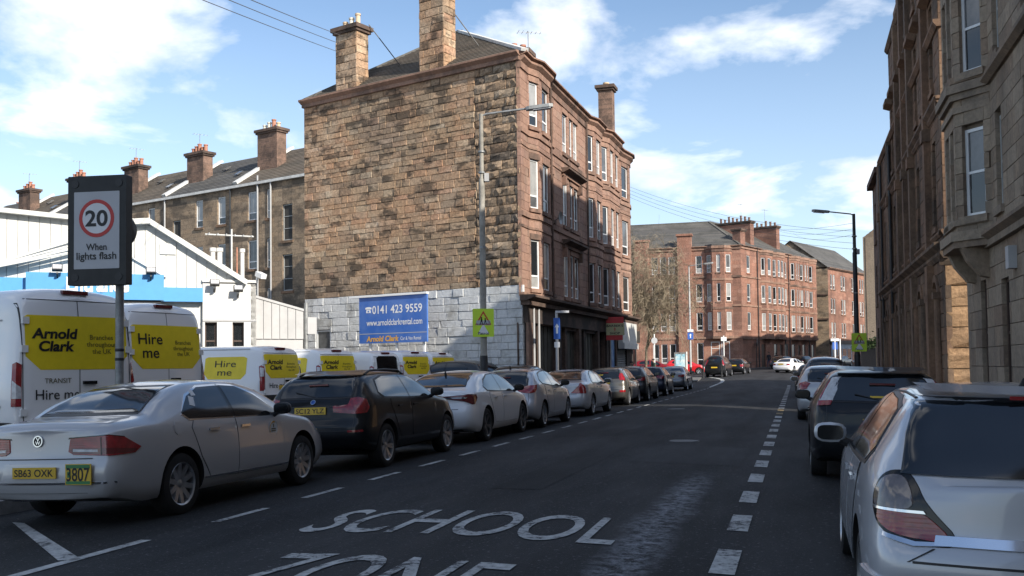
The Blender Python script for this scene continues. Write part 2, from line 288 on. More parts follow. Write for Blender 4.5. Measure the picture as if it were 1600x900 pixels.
    M['pane'] = mat('window_glass', (.018,.021,.024), .04, spec=.8, var=.3, vscale=.6); M['pane_blind'] = mat('window_glass_with_blind', (.34,.34,.33), .12, spec=.7, var=.25, vscale=2); M['pane_dim'] = mat('window_glass_with_net_curtain', (.12,.125,.13), .08, spec=.8, var=.5, vscale=1.5)
    M['board'] = mat('boarded_window', (.055,.052,.047), .85, var=.3, vscale=3)
    M['black'] = mat('black_rubber', (.012,.012,.013), .75, var=.3, vscale=8); M['trim'] = mat('black_plastic_trim', (.018,.018,.02), .45); M['gloss'] = mat('black_gloss', (.008,.008,.009), .12)
    M['chrome'] = mat('chrome', (.72,.73,.75), .12, metal=1); M['rim'] = mat('alloy_wheel', (.52,.53,.55), .3, metal=.85, var=.25, vscale=8); M['rimdark'] = mat('dark_alloy_wheel', (.16,.165,.17), .35, metal=.8)
    M['cglass'] = mat('car_glass', (.010,.012,.014), .03, spec=.75, coat=.3, var=.4, vscale=1.2); M['lamp'] = mat('red_tail_lens', (.33,.012,.018), .12, coat=1, var=.45, vscale=14); M['lampdark'] = mat('smoked_red_lens', (.12,.008,.012), .1, coat=1); M['lampclear'] = mat('clear_lens', (.62,.62,.64), .1, coat=1, var=.35, vscale=12); M['lampsmoke'] = mat('smoky_clear_lens', (.20,.165,.16), .1, coat=1, var=.5, vscale=9); M['amber'] = mat('amber_lens', (.6,.20,.02), .15, coat=1)
    M['plate'] = mat('yellow_plate', (.72,.47,.04), .35, var=.1); M['ink'] = mat('black_print', (.012,.012,.013), .5); M['greyink'] = mat('brown_print', (.10,.08,.02), .6); M['white'] = mat('white_print', (.80,.80,.79), .5); M['greenink'] = mat('green_print', (.05,.22,.07), .5)
    M['steel'] = mat('galvanised_steel', (.33,.34,.34), .5, metal=.5, var=.35, vscale=5); M['poleblack'] = mat('dark_steel_and_pole_shade', (.035,.037,.04), .5, var=.4, vscale=3); M['conc'] = mat('concrete_column', (.33,.31,.27), .85, var=.45, vscale=2.5, bump=.3)
    M['fluo'] = mat('fluorescent_yellow_green', (.58,.80,.05), .45, var=.06); M['signred'] = mat('sign_red', (.52,.035,.03), .45); M['signwhite'] = mat('sign_white', (.74,.75,.76), .4, var=.06); M['signblue'] = mat('sign_blue', (.03,.11,.42), .4, var=.08)
    M['signgrey'] = mat('sign_grey_face', (.47,.48,.50), .4, var=.06); M['signblack'] = mat('sign_black', (.012,.013,.014), .45, var=.4, vscale=6)
    M['vanyellow'] = mat('yellow_vinyl', (.86,.66,.02), .4, var=.08, vscale=5); M['clad'] = mat('white_cladding', (.62,.62,.59), .55, var=.12, vscale=.7); M['cladgrey'] = mat('pale_grey_cladding', (.44,.44,.44), .6, var=.15, vscale=1)
    M['fascia'] = mat('sky_blue_fascia', (.08,.31,.62), .5, var=.08); M['render'] = mat('white_render', (.66,.65,.62), .8, var=.15, vscale=.8)
    M['bluesign'] = mat('blue_hoarding', (.035,.13,.46), .4, col2=(.10,.20,.50), vscale=.8); M['orange'] = mat('orange_print', (.70,.38,.06), .5)
    M['shopred'] = mat('red_shop_fascia', (.55,.03,.035), .45, var=.15); M['cream'] = mat('cream_sign_board', (.50,.47,.26), .55, var=.15); M['shutter'] = mat('roller_shutter', (.28,.28,.28), .55, metal=.3, var=.2); M['olive'] = mat('olive_grey_boarding', (.085,.078,.06), .7, var=.4, vscale=2.0); M['poster'] = mat('blue_poster', (.05,.17,.45), .4, col2=(.25,.42,.62), vscale=2.5)
    M['bark'] = mat('grey_brown_bark', (.20,.165,.115), .9, var=.5, vscale=5, bump=.5); M['twig'] = mat('pale_brown_twigs', (.30,.245,.17), .9, var=.4, vscale=1.2)
    M['wire'] = mat('cable_black', (.10,.10,.105), .6); M['skin'] = mat('skin', (.42,.25,.18), .6); M['hair'] = mat('dark_hair', (.03,.022,.018), .7); M['coatdark'] = mat('dark_coat', (.03,.032,.038), .85, var=.3, vscale=8); M['coatgreen'] = mat('dull_green_coat', (.09,.12,.09), .85, var=.3, vscale=8); M['jeans'] = mat('dark_blue_jeans', (.04,.055,.10), .85, var=.3, vscale=9)
    M['ivy'] = mat('hedge_leaf', (.06,.10,.03), .7, var=.5, vscale=6); M['fence'] = mat('dark_timber_fence', (.045,.04,.035), .8, var=.4)
    def paint(name, col, metal=.0, rough=.35): M[name] = mat(name, col, rough, metal=metal, coat=.9 if sum(col) > .3 else .4, spec=.5 if sum(col) > .3 else .2)
    paint('silver_paint', (.50,.505,.52), .25, .34); paint('silver_warm_paint', (.50,.50,.51), .25, .32); paint('ice_paint', (.50,.515,.55), .3, .34); paint('white_paint', (.85,.85,.85)); paint('black_paint', (.010,.011,.013), .0, .3); paint('grey_paint', (.115,.11,.10), .55); paint('darkgrey_paint', (.055,.058,.064), .5); paint('blue_paint', (.028,.036,.062), .4); paint('slate_paint', (.17,.18,.20), .6); paint('red_paint', (.50,.012,.016), .0, .3); paint('dred_paint', (.20,.012,.02), .2, .3)
mats()
for k_ in ('lamp', 'lampdark', 'lampclear'):
    m_ = M[k_]; nt_ = m_.node_tree; b_ = nt_.nodes['Principled BSDF']; tc_ = nt_.nodes.new('ShaderNodeTexCoord'); wv_ = nt_.nodes.new('ShaderNodeTexWave'); wv_.bands_direction = 'Z'; wv_.inputs['Scale'].default_value = 14; wv_.inputs['Distortion'].default_value = .3
    nt_.links.new(tc_.outputs['Object'], wv_.inputs['Vector']); bp_ = nt_.nodes.new('ShaderNodeBump'); bp_.inputs['Strength'].default_value = .10; bp_.inputs['Distance'].default_value = .01; nt_.links.new(wv_.outputs[0], bp_.inputs['Height']); nt_.links.new(bp_.outputs[0], b_.inputs['Normal'])
# ================================================================ ground, road, pavements
def lin(a, b, step): return list(np.linspace(a, b, max(2, int(abs(b-a)/step)+1)))
def sheet(name, ss, ts, zf, m, kind='structure', parent=None):   # grid along the road frame
    b = MB(); n = len(ts)
    for s in ss:
        for t in ts:
            x, y = xy(s, t); b.v.append((s, -t, zf(s, t, x, y)))
    for i in range(len(ss)-1):
        for j in range(n-1): b.f.append((i*n+j, i*n+j+1, (i+1)*n+j+1, (i+1)*n+j)); b.m.append(0)
    o = b.build(name, m, parent, rz=ROADROT if parent is None else 0); 
    return tag(o, kind=kind) if kind else o
g = lambda s, t, x, y: gz(x, y)
gr = MB()
ys = [-80, 60, 160, 294.5, 600, 1500]; xs_ = [-900, -60, 60, 900]
for y in ys:
    for x in xs_: gr.v.append((x, y, rise(y)-.26))
for i in range(len(ys)-1):
    for j in range(3): gr.f.append((i*4+j, i*4+j+1, (i+1)*4+j+1, (i+1)*4+j)); gr.m.append(0)
tag(gr.build('ground', M['yard']), kind='structure')
KL, KR = -8.75, 2.15
TS = sorted(set([KL, KR, -3.5, -2.9]+lin(KL, KR, .9)))
road = sheet('road', lin(-40, 66, 3), TS, g, M['asphalt'])
sheet('road_junction', lin(66, 190, 4), lin(-70, KL, 6)+TS[1:-1]+lin(KR, 60, 6), g, M['asphalt'])
sheet('yard', lin(-40, 64, 8), [-60, -30, -20, -11.6, -10.72], lambda s, t, x, y: rise(y)+(.2 if t < -11 else .008), M['yard'])
def pave(name, ss, ts, zf):     # raised slab with its kerb face
    o = sheet(name, ss, ts, zf, M['paving'], None); tag(o, kind='structure'); return o
pz = lambda s, t, x, y: rise(y)+.005
pave('pavement', lin(-40, 62.4, 3), [-10.72, KL-.14], pz)
pave('pavement', lin(-40, 62, 3), [KR+.14, 4.6], pz)
def kerb(ss, t0, t1, zt):
    b = MB()
    for s0, s1 in zip(ss[:-1], ss[1:]):
        zs = [rise(xy(s, t0)[1]) for s in (s0, s1)]; e = .006
        z0, z1 = zs[0]+zt, zs[1]+zt
        b.add([(s0+e,-t0,z0-.3),(s1-e,-t0,z1-.3),(s1-e,-t1,z1-.3),(s0+e,-t1,z0-.3),(s0+e,-t0,z0),(s1-e,-t0,z1),(s1-e,-t1,z1),(s0+e,-t1,z0)], [(4,5,6,7),(0,1,5,4),(2,3,7,6),(1,2,6,5),(3,0,4,7)])
    return tag(b.build('kerb', M['kerb'], rz=ROADROT), kind='structure')
kerb(lin(-40, 62.4, .92), KL-.14, KL, .012); kerb(lin(-40, 62, .92), KR, KR+.14, .012)
def slab(name, c, nu, nv, zoff, m):   # a raised pavement from four world corners
    b = MB(); c = [Vector(p) for p in c]
    for i in range(nu+1):
        for j in range(nv+1):
            u, v = i/nu, j/nv; p = (c[0]*(1-u)+c[1]*u)*(1-v)+(c[3]*(1-u)+c[2]*u)*v; b.v.append((p.x, p.y, gz(p.x, p.y)+zoff))
    for i in range(nu):
        for j in range(nv): q = i*(nv+1)+j; b.f.append((q, q+nv+1, q+nv+2, q+1)); b.m.append(0)
    ring = [i*(nv+1) for i in range(nu+1)]+[nu*(nv+1)+j for j in range(1, nv+1)]+[i*(nv+1)+nv for i in range(nu-1, -1, -1)]+[j for j in range(nv-1, 0, -1)]
    n0 = len(b.v)
    for q in ring: x, y, z = b.v[q]; b.v.append((x, y, z-.3))
    for k in range(len(ring)): k2 = (k+1) % len(ring); b.f.append((ring[k], ring[k2], n0+k2, n0+k)); b.m.append(0)
    return tag(b.build(name, m), kind='structure')
slab('pavement', [xy(74.6, -7.3), xy(84.6, -7.9), xy(86, -13), xy(75.3, -13)], 6, 3, .12, M['paving'])
slab('pavement', [(25.2, 112.2), (42.5, 134.2), (40.5, 135.8), (23.5, 114.2)], 6, 2, .12, M['paving'])
slab('pavement', [(25.2, 112.2), (-20, 125.2), (-19.4, 127.4), (25.6, 114.6)], 8, 2, .12, M['paving'])
# ---- road markings, all part of the road
def mark(name, quads, m, dz=.006):
    b = MB()
    for q in quads:
        b.add([(s, -t, gz(*xy(s, t))+dz) for s, t in q], [(0, 1, 2, 3)])
    return b.build(name, m, road)
def dash(s0, s1, tf, w, m=None, name='lane_dash'):
    return mark(name, [[(s0, tf(s0)-w/2), (s1, tf(s1)-w/2), (s1, tf(s1)+w/2), (s0, tf(s0)+w/2)]], m or M['paint'])
LT = lambda s: -5.69+max(0, s-9)*.0058
for k in range(30): dash(8.83+1.862*k, 9.83+1.862*k, LT, .10)
RT = lambda s: -.58-(.0015*max(0, s-20))
for k in range(31):
    s0 = 7.45+1.93*k
    dash(s0, s0+.98, RT, .19, M['paint_y'] if k in (12, 13) else None)
dash(4.6, 7.78, lambda s: -5.72, .12, None, 'bay_line')
mark('bay_line', [[(8.75, -8.10), (8.70, -7.90), (6.86, -5.66), (6.80, -5.84)]], M['paint'])
cv = [(64, -5.42, .10), (68, -5.36, .11), (72, -5.35, .12), (76, -5.5, .14), (80, -5.9, .15), (84, -6.6, .15), (88, -7.6, .15)]
mark('edge_line', [[(a[0], a[1]-a[2]), (b[0], b[1]-b[2]), (b[0], b[1]+b[2]), (a[0], a[1]+a[2])] for a, b in zip(cv[:-1], cv[1:])], M['paint'])
def road_text(body, s0, s1, t0, t1, sk, bold):
    me = text_mesh(body, bold, 0, 1.02); bm = bmesh.new(); bm.from_mesh(me)
    co = [v.co for v in bm.verts]; lo = [min(c[i] for c in co) for i in (0, 1)]; hi = [max(c[i] for c in co) for i in (0, 1)]
    for v in bm.verts:
        u = (v.co.x-lo[0])/(hi[0]-lo[0]); w = (v.co.y-lo[1])/(hi[1]-lo[1])
        s = s0+(s1-s0)*w; t = t0+(t1-t0)*u+sk*w; v.co = (s, -t, 0)
    bmesh.ops.triangulate(bm, faces=bm.faces)
    for k in (-3.5, -2.9):
        bmesh.ops.bisect_plane(bm, geom=bm.verts[:]+bm.edges[:]+bm.faces[:], plane_co=(0, -k, 0), plane_no=(0, 1, 0))
    for v in bm.verts: v.co.z = gz(*xy(v.co.x, -v.co.y))+.007
    bm.to_mesh(me); bm.free(); me.materials.clear(); me.materials.append(M['paint'])
    return link('road_lettering', me, road)
road_text('SCHOOL', 8.27, 9.70, -4.52, -1.55, -.02, .008)
road_text('ZONE', 5.83, 7.26, -3.96, -2.05, -.02, .008)
def patch(s0, s1, t0, t1, m):
    ts = [t0]+[k for k in (-3.5, -2.9) if t0 < k < t1]+[t1]; mark('tar_patch', [[(s0, a), (s1, a+.03), (s1, b_+.03), (s0, b_)] for a, b_ in zip(ts[:-1], ts[1:])], m, .003)
patch(11.5, 26.0, -3.62, -2.98, M['patch']); patch(20.5, 22.6, -5.1, -3.62, M['patch']); patch(15.2, 18.4, -2.6, -.9, M['patchpale']); patch(28, 36, -2.1, -1.3, M['patchpale'])
# manhole and gully covers in the carriageway
for s, t in ((19.5, -2.2), (33.0, -3.9)):
    b = MB(); b.lathe([(0, .0), (.30, .0), (.33, -.02)], 20); b.build('manhole_cover', M['poleblack'], road, (s, -t, gz(*xy(s, t))+.007))
# ================================================================ buildings
def az(a): return Vector((math.sin(a), math.cos(a), 0))
CAMP = Vector((0, 0, EYE))
STONE_V = {}
def stone_template(kind, k):
    # unit block: x across, z up in [-.5,.5], y from 0 (back) to -1 (face)
    key = (kind, k)
    if key in STONE_V: return STONE_V[key]
    r = random.Random(hash(kind) % 97+k*13 if False else len(kind)*31+k*13)
    if kind == 'rough':
        nx, nz = 4, 3; v = []; f = []
        for j in range(nz+1):
            for i in range(nx+1):
                e = i in (0, nx) or j in (0, nz)
                x, z = -.5+i/nx, -.5+j/nz
                if e: v.append((x*(1-.02*r.random()), -.72-.12*r.random(), z*(1-.05*r.random())))
                else: v.append((x+r.uniform(-.07, .07), -1-r.uniform(-.16, .22), z+r.uniform(-.1, .1)))
        for j in range(nz):
            for i in range(nx): q = j*(nx+1)+i; f.append((q, q+1, q+nx+2, q+nx+1))
        ring = [i for i in range(nx+1)]+[(nx+1)*j+nx for j in range(1, nz+1)]+[nz*(nx+1)+i for i in range(nx-1, -1, -1)]+[(nx+1)*j for j in range(nz-1, 0, -1)]
        n0 = len(v); v += [(v[q][0], 0, v[q][2]) for q in ring]
        for a in range(len(ring)): b = (a+1) % len(ring); f.append((ring[b], ring[a], n0+a, n0+b))
    else:
        c, d = (.010, .02) if kind == 'ashlar' else (.06, .1)
        j = lambda a: r.uniform(-a, a)
        v = [(-.5,0,-.5),(.5,0,-.5),(.5,0,.5),(-.5,0,.5),(-.5,-.9,-.5),(.5,-.9,-.5),(.5,-.9,.5),(-.5,-.9,.5)]
        v += [(sx*(.5-c*.5), -1+j(d), sz*(.5-c)) for sx, sz in ((-1,-1),(1,-1),(1,1),(-1,1))]
        f = [(0,1,5,4),(1,2,6,5),(2,3,7,6),(3,0,4,7),(4,5,9,8),(5,6,10,9),(6,7,11,10),(7,4,8,11),(8,9,10,11)]
    me = bpy.data.meshes.new('stone'); me.from_pydata(v, [], f); me.update()
    STONE_V[key] = (np.array(v), f, {}, me); return STONE_V[key]
def courses(z0, z1, h, jit=.0, r=rnd):
    zs = [z0]
    while zs[-1] < z1-h*.6: zs.append(zs[-1]+h*(1+r.uniform(-jit, jit)))
    k = (z1-z0)/(zs[-1]-z0); return [z0+(z-z0)*k for z in zs]
def lay(w, z0, z1, h, lmin, lmax, openings, jit=0.0, x0=0.0, seed=1, bond=True, joint=.008):
    r = random.Random(seed); out = []; zs = courses(z0, z1, h, jit, r)
    for ci in range(len(zs)-1):
        a, b = zs[ci]+joint, zs[ci+1]-joint; x = x0-r.uniform(0, lmax*.6) if bond else x0
        while x < w:
            l = r.uniform(lmin, lmax); xa, xb = max(x0, x)+joint, min(w, x+l)-joint; x += l
            segs = [(xa, xb)]
            zc0, zc1 = a, b
            for (u0, u1, v0, v1) in openings:
                if v0 < b-.02 and v1 > a+.02:
                    if v0 > a+.02 and v0-a > .1 or v1 < b-.02 and b-v1 > .1:   # course cut by a sill or lintel: split it
                        ns = []
                        for (p, q) in segs:
                            if q <= u0 or p >= u1: ns.append((p, q)); continue
                            if p < u0: ns.append((p, u0))
                            if q > u1: ns.append((u1, q))
                            p2, q2 = max(p, u0), min(q, u1)
                            if q2-p2 > .05:
                                if v0 > a+.05: out.append(((p2+q2)/2, (a+v0)/2, q2-p2, v0-a))
                                if v1 < b-.05: out.append(((p2+q2)/2, (v1+b)/2, q2-p2, b-v1))
                        segs = ns
                    else:
                        ns = []
                        for (p, q) in segs:
                            if q <= u0 or p >= u1: ns.append((p, q)); continue
                            if p < u0: ns.append((p, u0))
                            if q > u1: ns.append((u1, q))
                        segs = ns
            for (p, q) in segs:
                if q-p > .05: out.append(((p+q)/2, (a+b)/2, q-p, b-a))
    return out
class Wall:
    """a flat face: local x along it, -y outward, z up; frame object sits at its lower left corner"""
    def __init__(s, root, O, a, name='wall'):
        s.root, s.a, s.name = root, a, name; s.O = Vector(O); s.base = root.location.copy() if root else Vector((0,0,0))
        s.rz = math.pi/2-a; s.u = az(a); s.n = Vector((s.u.y, -s.u.x, 0))
    def W(s, x, y, z): return s.O+s.u*x-s.n*y+Vector((0, 0, z))
    def L(s, x=0, y=0, z=0): return s.W(x, y, z)-s.base
    def backing(s, w, z0, z1, m, depth=.3, x0=0, y=.16, name=None, trim=0):
        b = MB(); b.bx((x0, y, z0), (w-trim, y+depth, z1)); s.obj = b.build(name or s.name, m, s.root, s.L(), s.rz); return s.obj
    def stones(s, slots, m, kind, depth=.16, n_ind=0, name='stone', proud=.03, nvar=6, joined='stone_courses', seed=3):
        r = random.Random(seed); par = s.obj
        key = [((s.W(x, 0, z)-CAMP).length/(wd*h)**.5, x, z, wd, h) for x, z, wd, h in slots]; key.sort()
        V, F, n = [], [], 0
        for i, (d, x, z, wd, h) in enumerate(key):
            T = stone_template(kind, r.randrange(nvar)); dp = depth+r.uniform(0, proud)
            if i < n_ind:
                mm = T[2].get(m.name)
                if mm is None: mm = T[3].copy(); mm.name = name; mm.materials.append(m); T[2][m.name] = mm
                link(name, mm, par, (x, depth+.0, z), 0, (wd, dp, h))
            else:
                v = T[0]*[wd, dp, h]+[x, depth, z]; V.append(v); F += [tuple(q+n for q in f) for f in T[1]]; n += len(v)
        if V:
            me = bpy.data.meshes.new(joined); me.from_pydata(np.concatenate(V).tolist(), [], F); me.materials.append(m); me.update()
            o = link(joined, me, par); o['kind'] = 'stuff'
    def face(s, w, z0, z1, openings, m, depth=.2, x0=0, name=None, mback=None):   # plain face pierced by openings with reveals
        xs = sorted(set([x0, w]+[min(max(v, x0), w) for o in openings for v in o[:2]])); zs = sorted(set([z0, z1]+[min(max(v, z0), z1) for o in openings for v in o[2:]]))
        b = MB()
        for i in range(len(xs)-1):
            for j in range(len(zs)-1):
                cx, cz = (xs[i]+xs[i+1])/2, (zs[j]+zs[j+1])/2
                if any(o[0] < cx < o[1] and o[2] < cz < o[3] for o in openings): continue
                b.add([(xs[i],0,zs[j]),(xs[i+1],0,zs[j]),(xs[i+1],0,zs[j+1]),(xs[i],0,zs[j+1])], [(0,1,2,3)])
        for o in openings:
            x1, x2, v1, v2 = o; b.add([(x1,0,v1),(x1,depth,v1),(x1,depth,v2),(x1,0,v2)], [(3,2,1,0)]); b.add([(x2,0,v1),(x2,depth,v1),(x2,depth,v2),(x2,0,v2)], [(0,1,2,3)])
            b.add([(x1,0,v1),(x2,0,v1),(x2,depth,v1),(x1,depth,v1)], [(0,3,2,1)] if 0 else [(0,1,2,3)]); b.add([(x1,0,v2),(x2,0,v2),(x2,depth,v2),(x1,depth,v2)], [(3,2,1,0)])
        b.bx((x0+.001, depth+.02, z0), (w-.001, depth+.08, z1))
        s.obj = b.build(name or s.name, m, s.root, s.L(), s.rz, fix=False); return s.obj
    def window(s, x, z, w, h, style='sash', m='pvc', pane='pane', depth=.1, sill=True, msill='redplain', tilt=0):
        key = ('win', round(w, 2), round(h, 2), style, m, depth)
        if key not in STONE_V:
            t = min(.075, w*.14); b = MB()
            b.bx((0,-.03,0),(t,.05,h)); b.bx((w-t,-.03,0),(w,.05,h)); b.bx((t,-.03,0),(w-t,.05,t)); b.bx((t,-.03,h-t),(w-t,.05,h))
            panes = []
            if style == 'sash': b.bx((t,-.025,h*.5-.03),(w-t,.045,h*.5+.03)); panes = [(t,t,w-t,h*.5-.03),(t,h*.5+.03,w-t,h-t)]
            elif style == 'tilt': b.bx((t,-.025,h*.26-.035),(w-t,.045,h*.26+.035)); panes = [(t,t,w-t,h*.26-.035),(t,h*.26+.035,w-t,h-t)]
            elif style == 'top': b.bx((t,-.025,h*.7-.03),(w-t,.045,h*.7+.03)); panes = [(t,t,w-t,h*.7-.03),(t,h*.7+.03,w-t,h-t)]
            elif style == 'bars':
                for k in (1, 2): b.bx((t,-.025,h*k/3-.02),(w-t,.045,h*k/3+.02))
                e = [t]+[h*k/3 for k in (1, 2)]+[h-t]; panes = [(t, e[k]+.02*(k > 0), w-t, e[k+1]-.02*(k < 2)) for k in range(3)]
            else: panes = [(t,t,w-t,h-t)]
            p = []
            for (a0, c0, a1, c1) in panes: q = MB(); q.bx((a0+.001,.0,c0+.001),(a1-.001,.02,c1-.001)); p.append(q.mesh('pane', M['pane']))
            STONE_V[key] = (b.mesh('window', M[m]), p)
        me, ps = STONE_V[key]
        o = link('window', me, s.root, s.L(x, depth, z), s.rz)
        for i, p in enumerate(ps):
            pn = pane if not isinstance(pane, (list, tuple)) else pane[i % len(pane)]
            pk = (id(p), pn)
            if pk not in STONE_V:
                c = p.copy(); c.materials.clear(); c.materials.append(M[pn]); STONE_V[pk] = c
            link('pane', STONE_V[pk], o)
        if sill:
            k2 = ('sill', round(w, 2), msill)
            if k2 not in STONE_V: b = MB(); b.bx((-.1,-.1-.0,-.17),(w+.1,.14,-.004)); STONE_V[k2] = b.mesh('sill', M[msill])
            link('sill', STONE_V[k2], o, (0, -depth+.02, 0))
        return o
    def band(s, x0, x1, z0, z1, out, m, name='string_course', taper=.0):
        b = MB()
        if taper: b.prism([(.1, z0), (-out*.35, z0), (-out, z0+(z1-z0)*.6), (-out, z1), (.1, z1)], x0, x1, 0)
        else: b.bx((x0, -out, z0), (x1, .1, z1))
        return b.build(name, M[m], s.root, s.L(), s.rz)
def slots_to_h(sl): return sl
PANES = ['pane', 'pane', 'pane_dim', 'pane_blind']
def aerial(root, loc, h=1.6, arms=5, m='steel', a=0.6):
    b = MB(); b.tube([(0,0,0),(0,0,h)], .02, 5); b.tube([(-.5,0,h*.95),(.6,0,h*.95)], .012, 4)
    for k in range(arms): x = -.45+k*1.0/(arms-1); b.tube([(x,-.28+.03*k,h*.95),(x,.28-.03*k,h*.95)], .009, 4)
    return b.build('aerial', M[m], root, loc, a)
def chimney(root, c, wx, wy, z0, z1, rz, m, pots, potm=('terracotta',), stones=None, potr=.14, poth=.55, cap=True):
    """a stack with its coping and pots; stones: lay real blocks on its four sides"""
    base = root.location
    b = MB(); e = .12 if stones else 0
    b.bx((-wx/2+e, -wy/2+e, z0), (wx/2-e, wy/2-e, z1)); o = b.build('chimney', M['mortar'] if stones else M[m], root, Vector((c[0], c[1], 0))-Vector((base.x, base.y, base.z)), rz)
    if stones:
        V, F, n = [], [], 0; key = []
        r = random.Random(int(c[0]*10))
        for f in range(4):
            w = (wx, wy, wx, wy)[f]; d = (wy, wx, wy, wx)[f]/2
            for (x, z, wd, h) in lay(w/2, z0, z1, .34, .45, .95, [], .1, -w/2, seed=int(z0*7)+f): key.append((f, x, z, wd, h, d))
        for f, x, z, wd, h, d in key:
            T = stone_template('rubble', r.randrange(6)); rot = Matrix.Rotation(f*math.pi/2, 4, 'Z'); dp = .13+r.uniform(0, .02)
            mm = T[2].get(m)
            if mm is None: mm = T[3].copy(); mm.name = 'stone'; mm.materials.append(M[m]); T[2][m] = mm
            q = link('stone', mm, o); q.matrix_local = rot @ Matrix.Translation((x, -d+.13, z)) @ Matrix.Diagonal((wd, dp, h, 1))
    if cap:
        b = MB(); b.bx((-wx/2-.1, -wy/2-.1, z1), (wx/2+.1, wy/2+.1, z1+.13)); b.bx((-wx/2-.18, -wy/2-.18, z1+.13), (wx/2+.18, wy/2+.18, z1+.32)); b.build('coping', M['reddark'] if m != 'pinkrender' else M['pinkrender'], o)
    zt = z1+(.32 if cap else 0); n = pots
    for k in range(n):
        x = (-.5+(k+.5)/n)*(wx-.15) if wx >= wy else 0; y = 0 if wx >= wy else (-.5+(k+.5)/n)*(wy-.15)
        b = MB(); ph = poth*(1+.25*((k*7) % 3-1)); b.lathe([(potr*1.05, 0), (potr*1.1, .06), (potr*.85, .1), (potr*.8, ph-.1), (potr, ph-.08), (potr, ph), (potr*.7, ph), (potr*.65, ph-.2)], 12); b.build('chimney_pot', M[potm[k % len(potm)]], o, (x, y, zt), smooth=40)
    return o
def roof_slabs(root, quads, m, course=.28, name='roof', thick=.1, lift=.022, rowname='tile_course'):
    """each quad (eave a, eave b, ridge b, ridge a): stepped courses laid over the plane as real overlapping strips"""
    base = root.location; o = None
    for (A, B, C, D) in quads:
        A, B, C, D = [Vector(p)-base for p in (A, B, C, D)]
        b = MB(); nrm = (B-A).cross(D-A).normalized()
        if nrm.z < 0: nrm = -nrm
        n = max(3, int(((D-A).length+(C-B).length)/2/course))
        for k in range(n):
            t0, t1 = k/n, min(1, (k+1.12)/n)
            p = [A.lerp(D, t0)+nrm*lift*1.6, B.lerp(C, t0)+nrm*lift*1.6, B.lerp(C, t1)+nrm*.004, A.lerp(D, t1)+nrm*.004]
            q = [A.lerp(D, t0)-nrm*.05, B.lerp(C, t0)-nrm*.05]
            b.add(p+q, [(0,1,2,3), (4,5,1,0)])
        b.add([A-nrm*thick, B-nrm*thick, C-nrm*thick, D-nrm*thick], [(3,2,1,0)])
        o = b.build(name, M[m], root, fix=False)
    return o
def strip3(root, a, b, w, h, m, name='flashing'):
    a, b = Vector(a)-root.location, Vector(b)-root.location; t = MB(); d = (b-a).normalized(); sd = d.cross(Vector((0,0,1))).normalized(); up = sd.cross(d)
    vs = [p+sd*sx*w/2+up*sz*h for p in (a, b) for sx, sz in ((-1,-.4),(1,-.4),(1,.6),(-1,.6))]
    t.add(vs, [(0,1,5,4),(1,2,6,5),(2,3,7,6),(3,0,4,7),(3,2,1,0),(4,5,6,7)]); return t.build(name, M[m], root)
# ---------------------------------------------------------------- corner tenement with the rubble side wall
C0 = Vector((.45, 40.5, 0)); FA = R(18.0); GA = R(-55.07); GL = 12.72; FL = 22.55; ZE = 14.1
fu, gu = az(FA), az(GA); fn = Vector((fu.y, -fu.x, 0))
def fq(q, d=0, z=0): return C0+fu*q+fn*d+Vector((0, 0, z))
GLc = C0+gu*GL
T1 = thing('corner_tenement', 'four storey red sandstone corner tenement with a bare rubble side wall and white painted base', 'tenement', C0)
gw = Wall(T1, GLc, GA+math.pi, 'side_wall')
gw.backing(GL, 0, ZE, M['mortar'], trim=.3)
sl = lay(GL-2.35, 4.8, ZE, .275, .30, 1.05, [], .28, 0, seed=11, joint=.005)
gw.stones(sl, M['gable'], 'rubble', n_ind=290, seed=5, proud=.025)
gq = Wall(T1, gw.W(GL-2.35, 0, 0), GA+math.pi, 'quoin_panel'); gq.backing(2.35, 4.8, ZE, M['mortar'], .02, y=.12, trim=.08)
sl = lay(2.31, 4.8, ZE, .37, .45, 1.05, [], .12, 0, seed=12, bond=True)
gq.stones(sl, M['quoin'], 'rough', depth=.14, n_ind=290, seed=6, proud=.07)
gb = Wall(T1, GLc, GA+math.pi, 'painted_base'); gb.backing(GL, .0, 4.8, M['whitemortar'], .02, y=.13, trim=.08)
DW = (.72, 1.72, .6, 3.3)
sl = lay(GL, 0, 4.8, .36, .35, 1.25, [DW], .24, 0, seed=13, joint=.005)
gb.stones(sl, M['whitestone'], 'rubble', depth=.15, n_ind=290, proud=.035, seed=7)
gb.window(.74, .62, .96, 2.66, 'plain', 'pvc', 'pane_dim', .08, False)
gw.band(-.05, GL+.02, ZE, ZE+.16, .12, 'redplain', 'eaves_course'); gw.band(-.1, GL+.05, ZE+.16, ZE+.36, .30, 'redplain', 'gutter_cornice', taper=1)
# roofs: a hipped slope over the side wall, and the front and rear slopes
zr = 18.2; e0 = .25
hipA = C0+gu*5.6+fu*5.5; hipA.z = zr; hipB = C0+gu*5.6+fu*(FL-2); hipB.z = zr
cE = C0+fn*e0-fu*e0*.4; cE.z = ZE+.36; cF = C0+fu*FL+fn*e0; cF.z = ZE+.36; cL = GLc-fu*e0*.4; cL.z = ZE+.36; cLB = GLc+fu*FL; cLB.z = ZE+.36
roof_slabs(T1, [(cL, cE, hipA+Vector((.01,0,0)), hipA)], 'tile', .33)
roof_slabs(T1, [(cE, cF, hipB, hipA)], 'slate', .3); roof_slabs(T1, [(cLB, cL, hipA, hipB)], 'slate', .3)
b = MB(); bb = T1.location; b.add([cF-bb, cLB-bb, hipB-bb], [(0,1,2)]); b.build('roof_end', M['slate'], T1)
strip3(T1, cE, hipA, .3, .12, 'lead', 'hip_flashing'); strip3(T1, cL, hipA, .25, .1, 'slate', 'hip_flashing'); strip3(T1, hipA, hipB, .3, .12, 'slate', 'ridge')
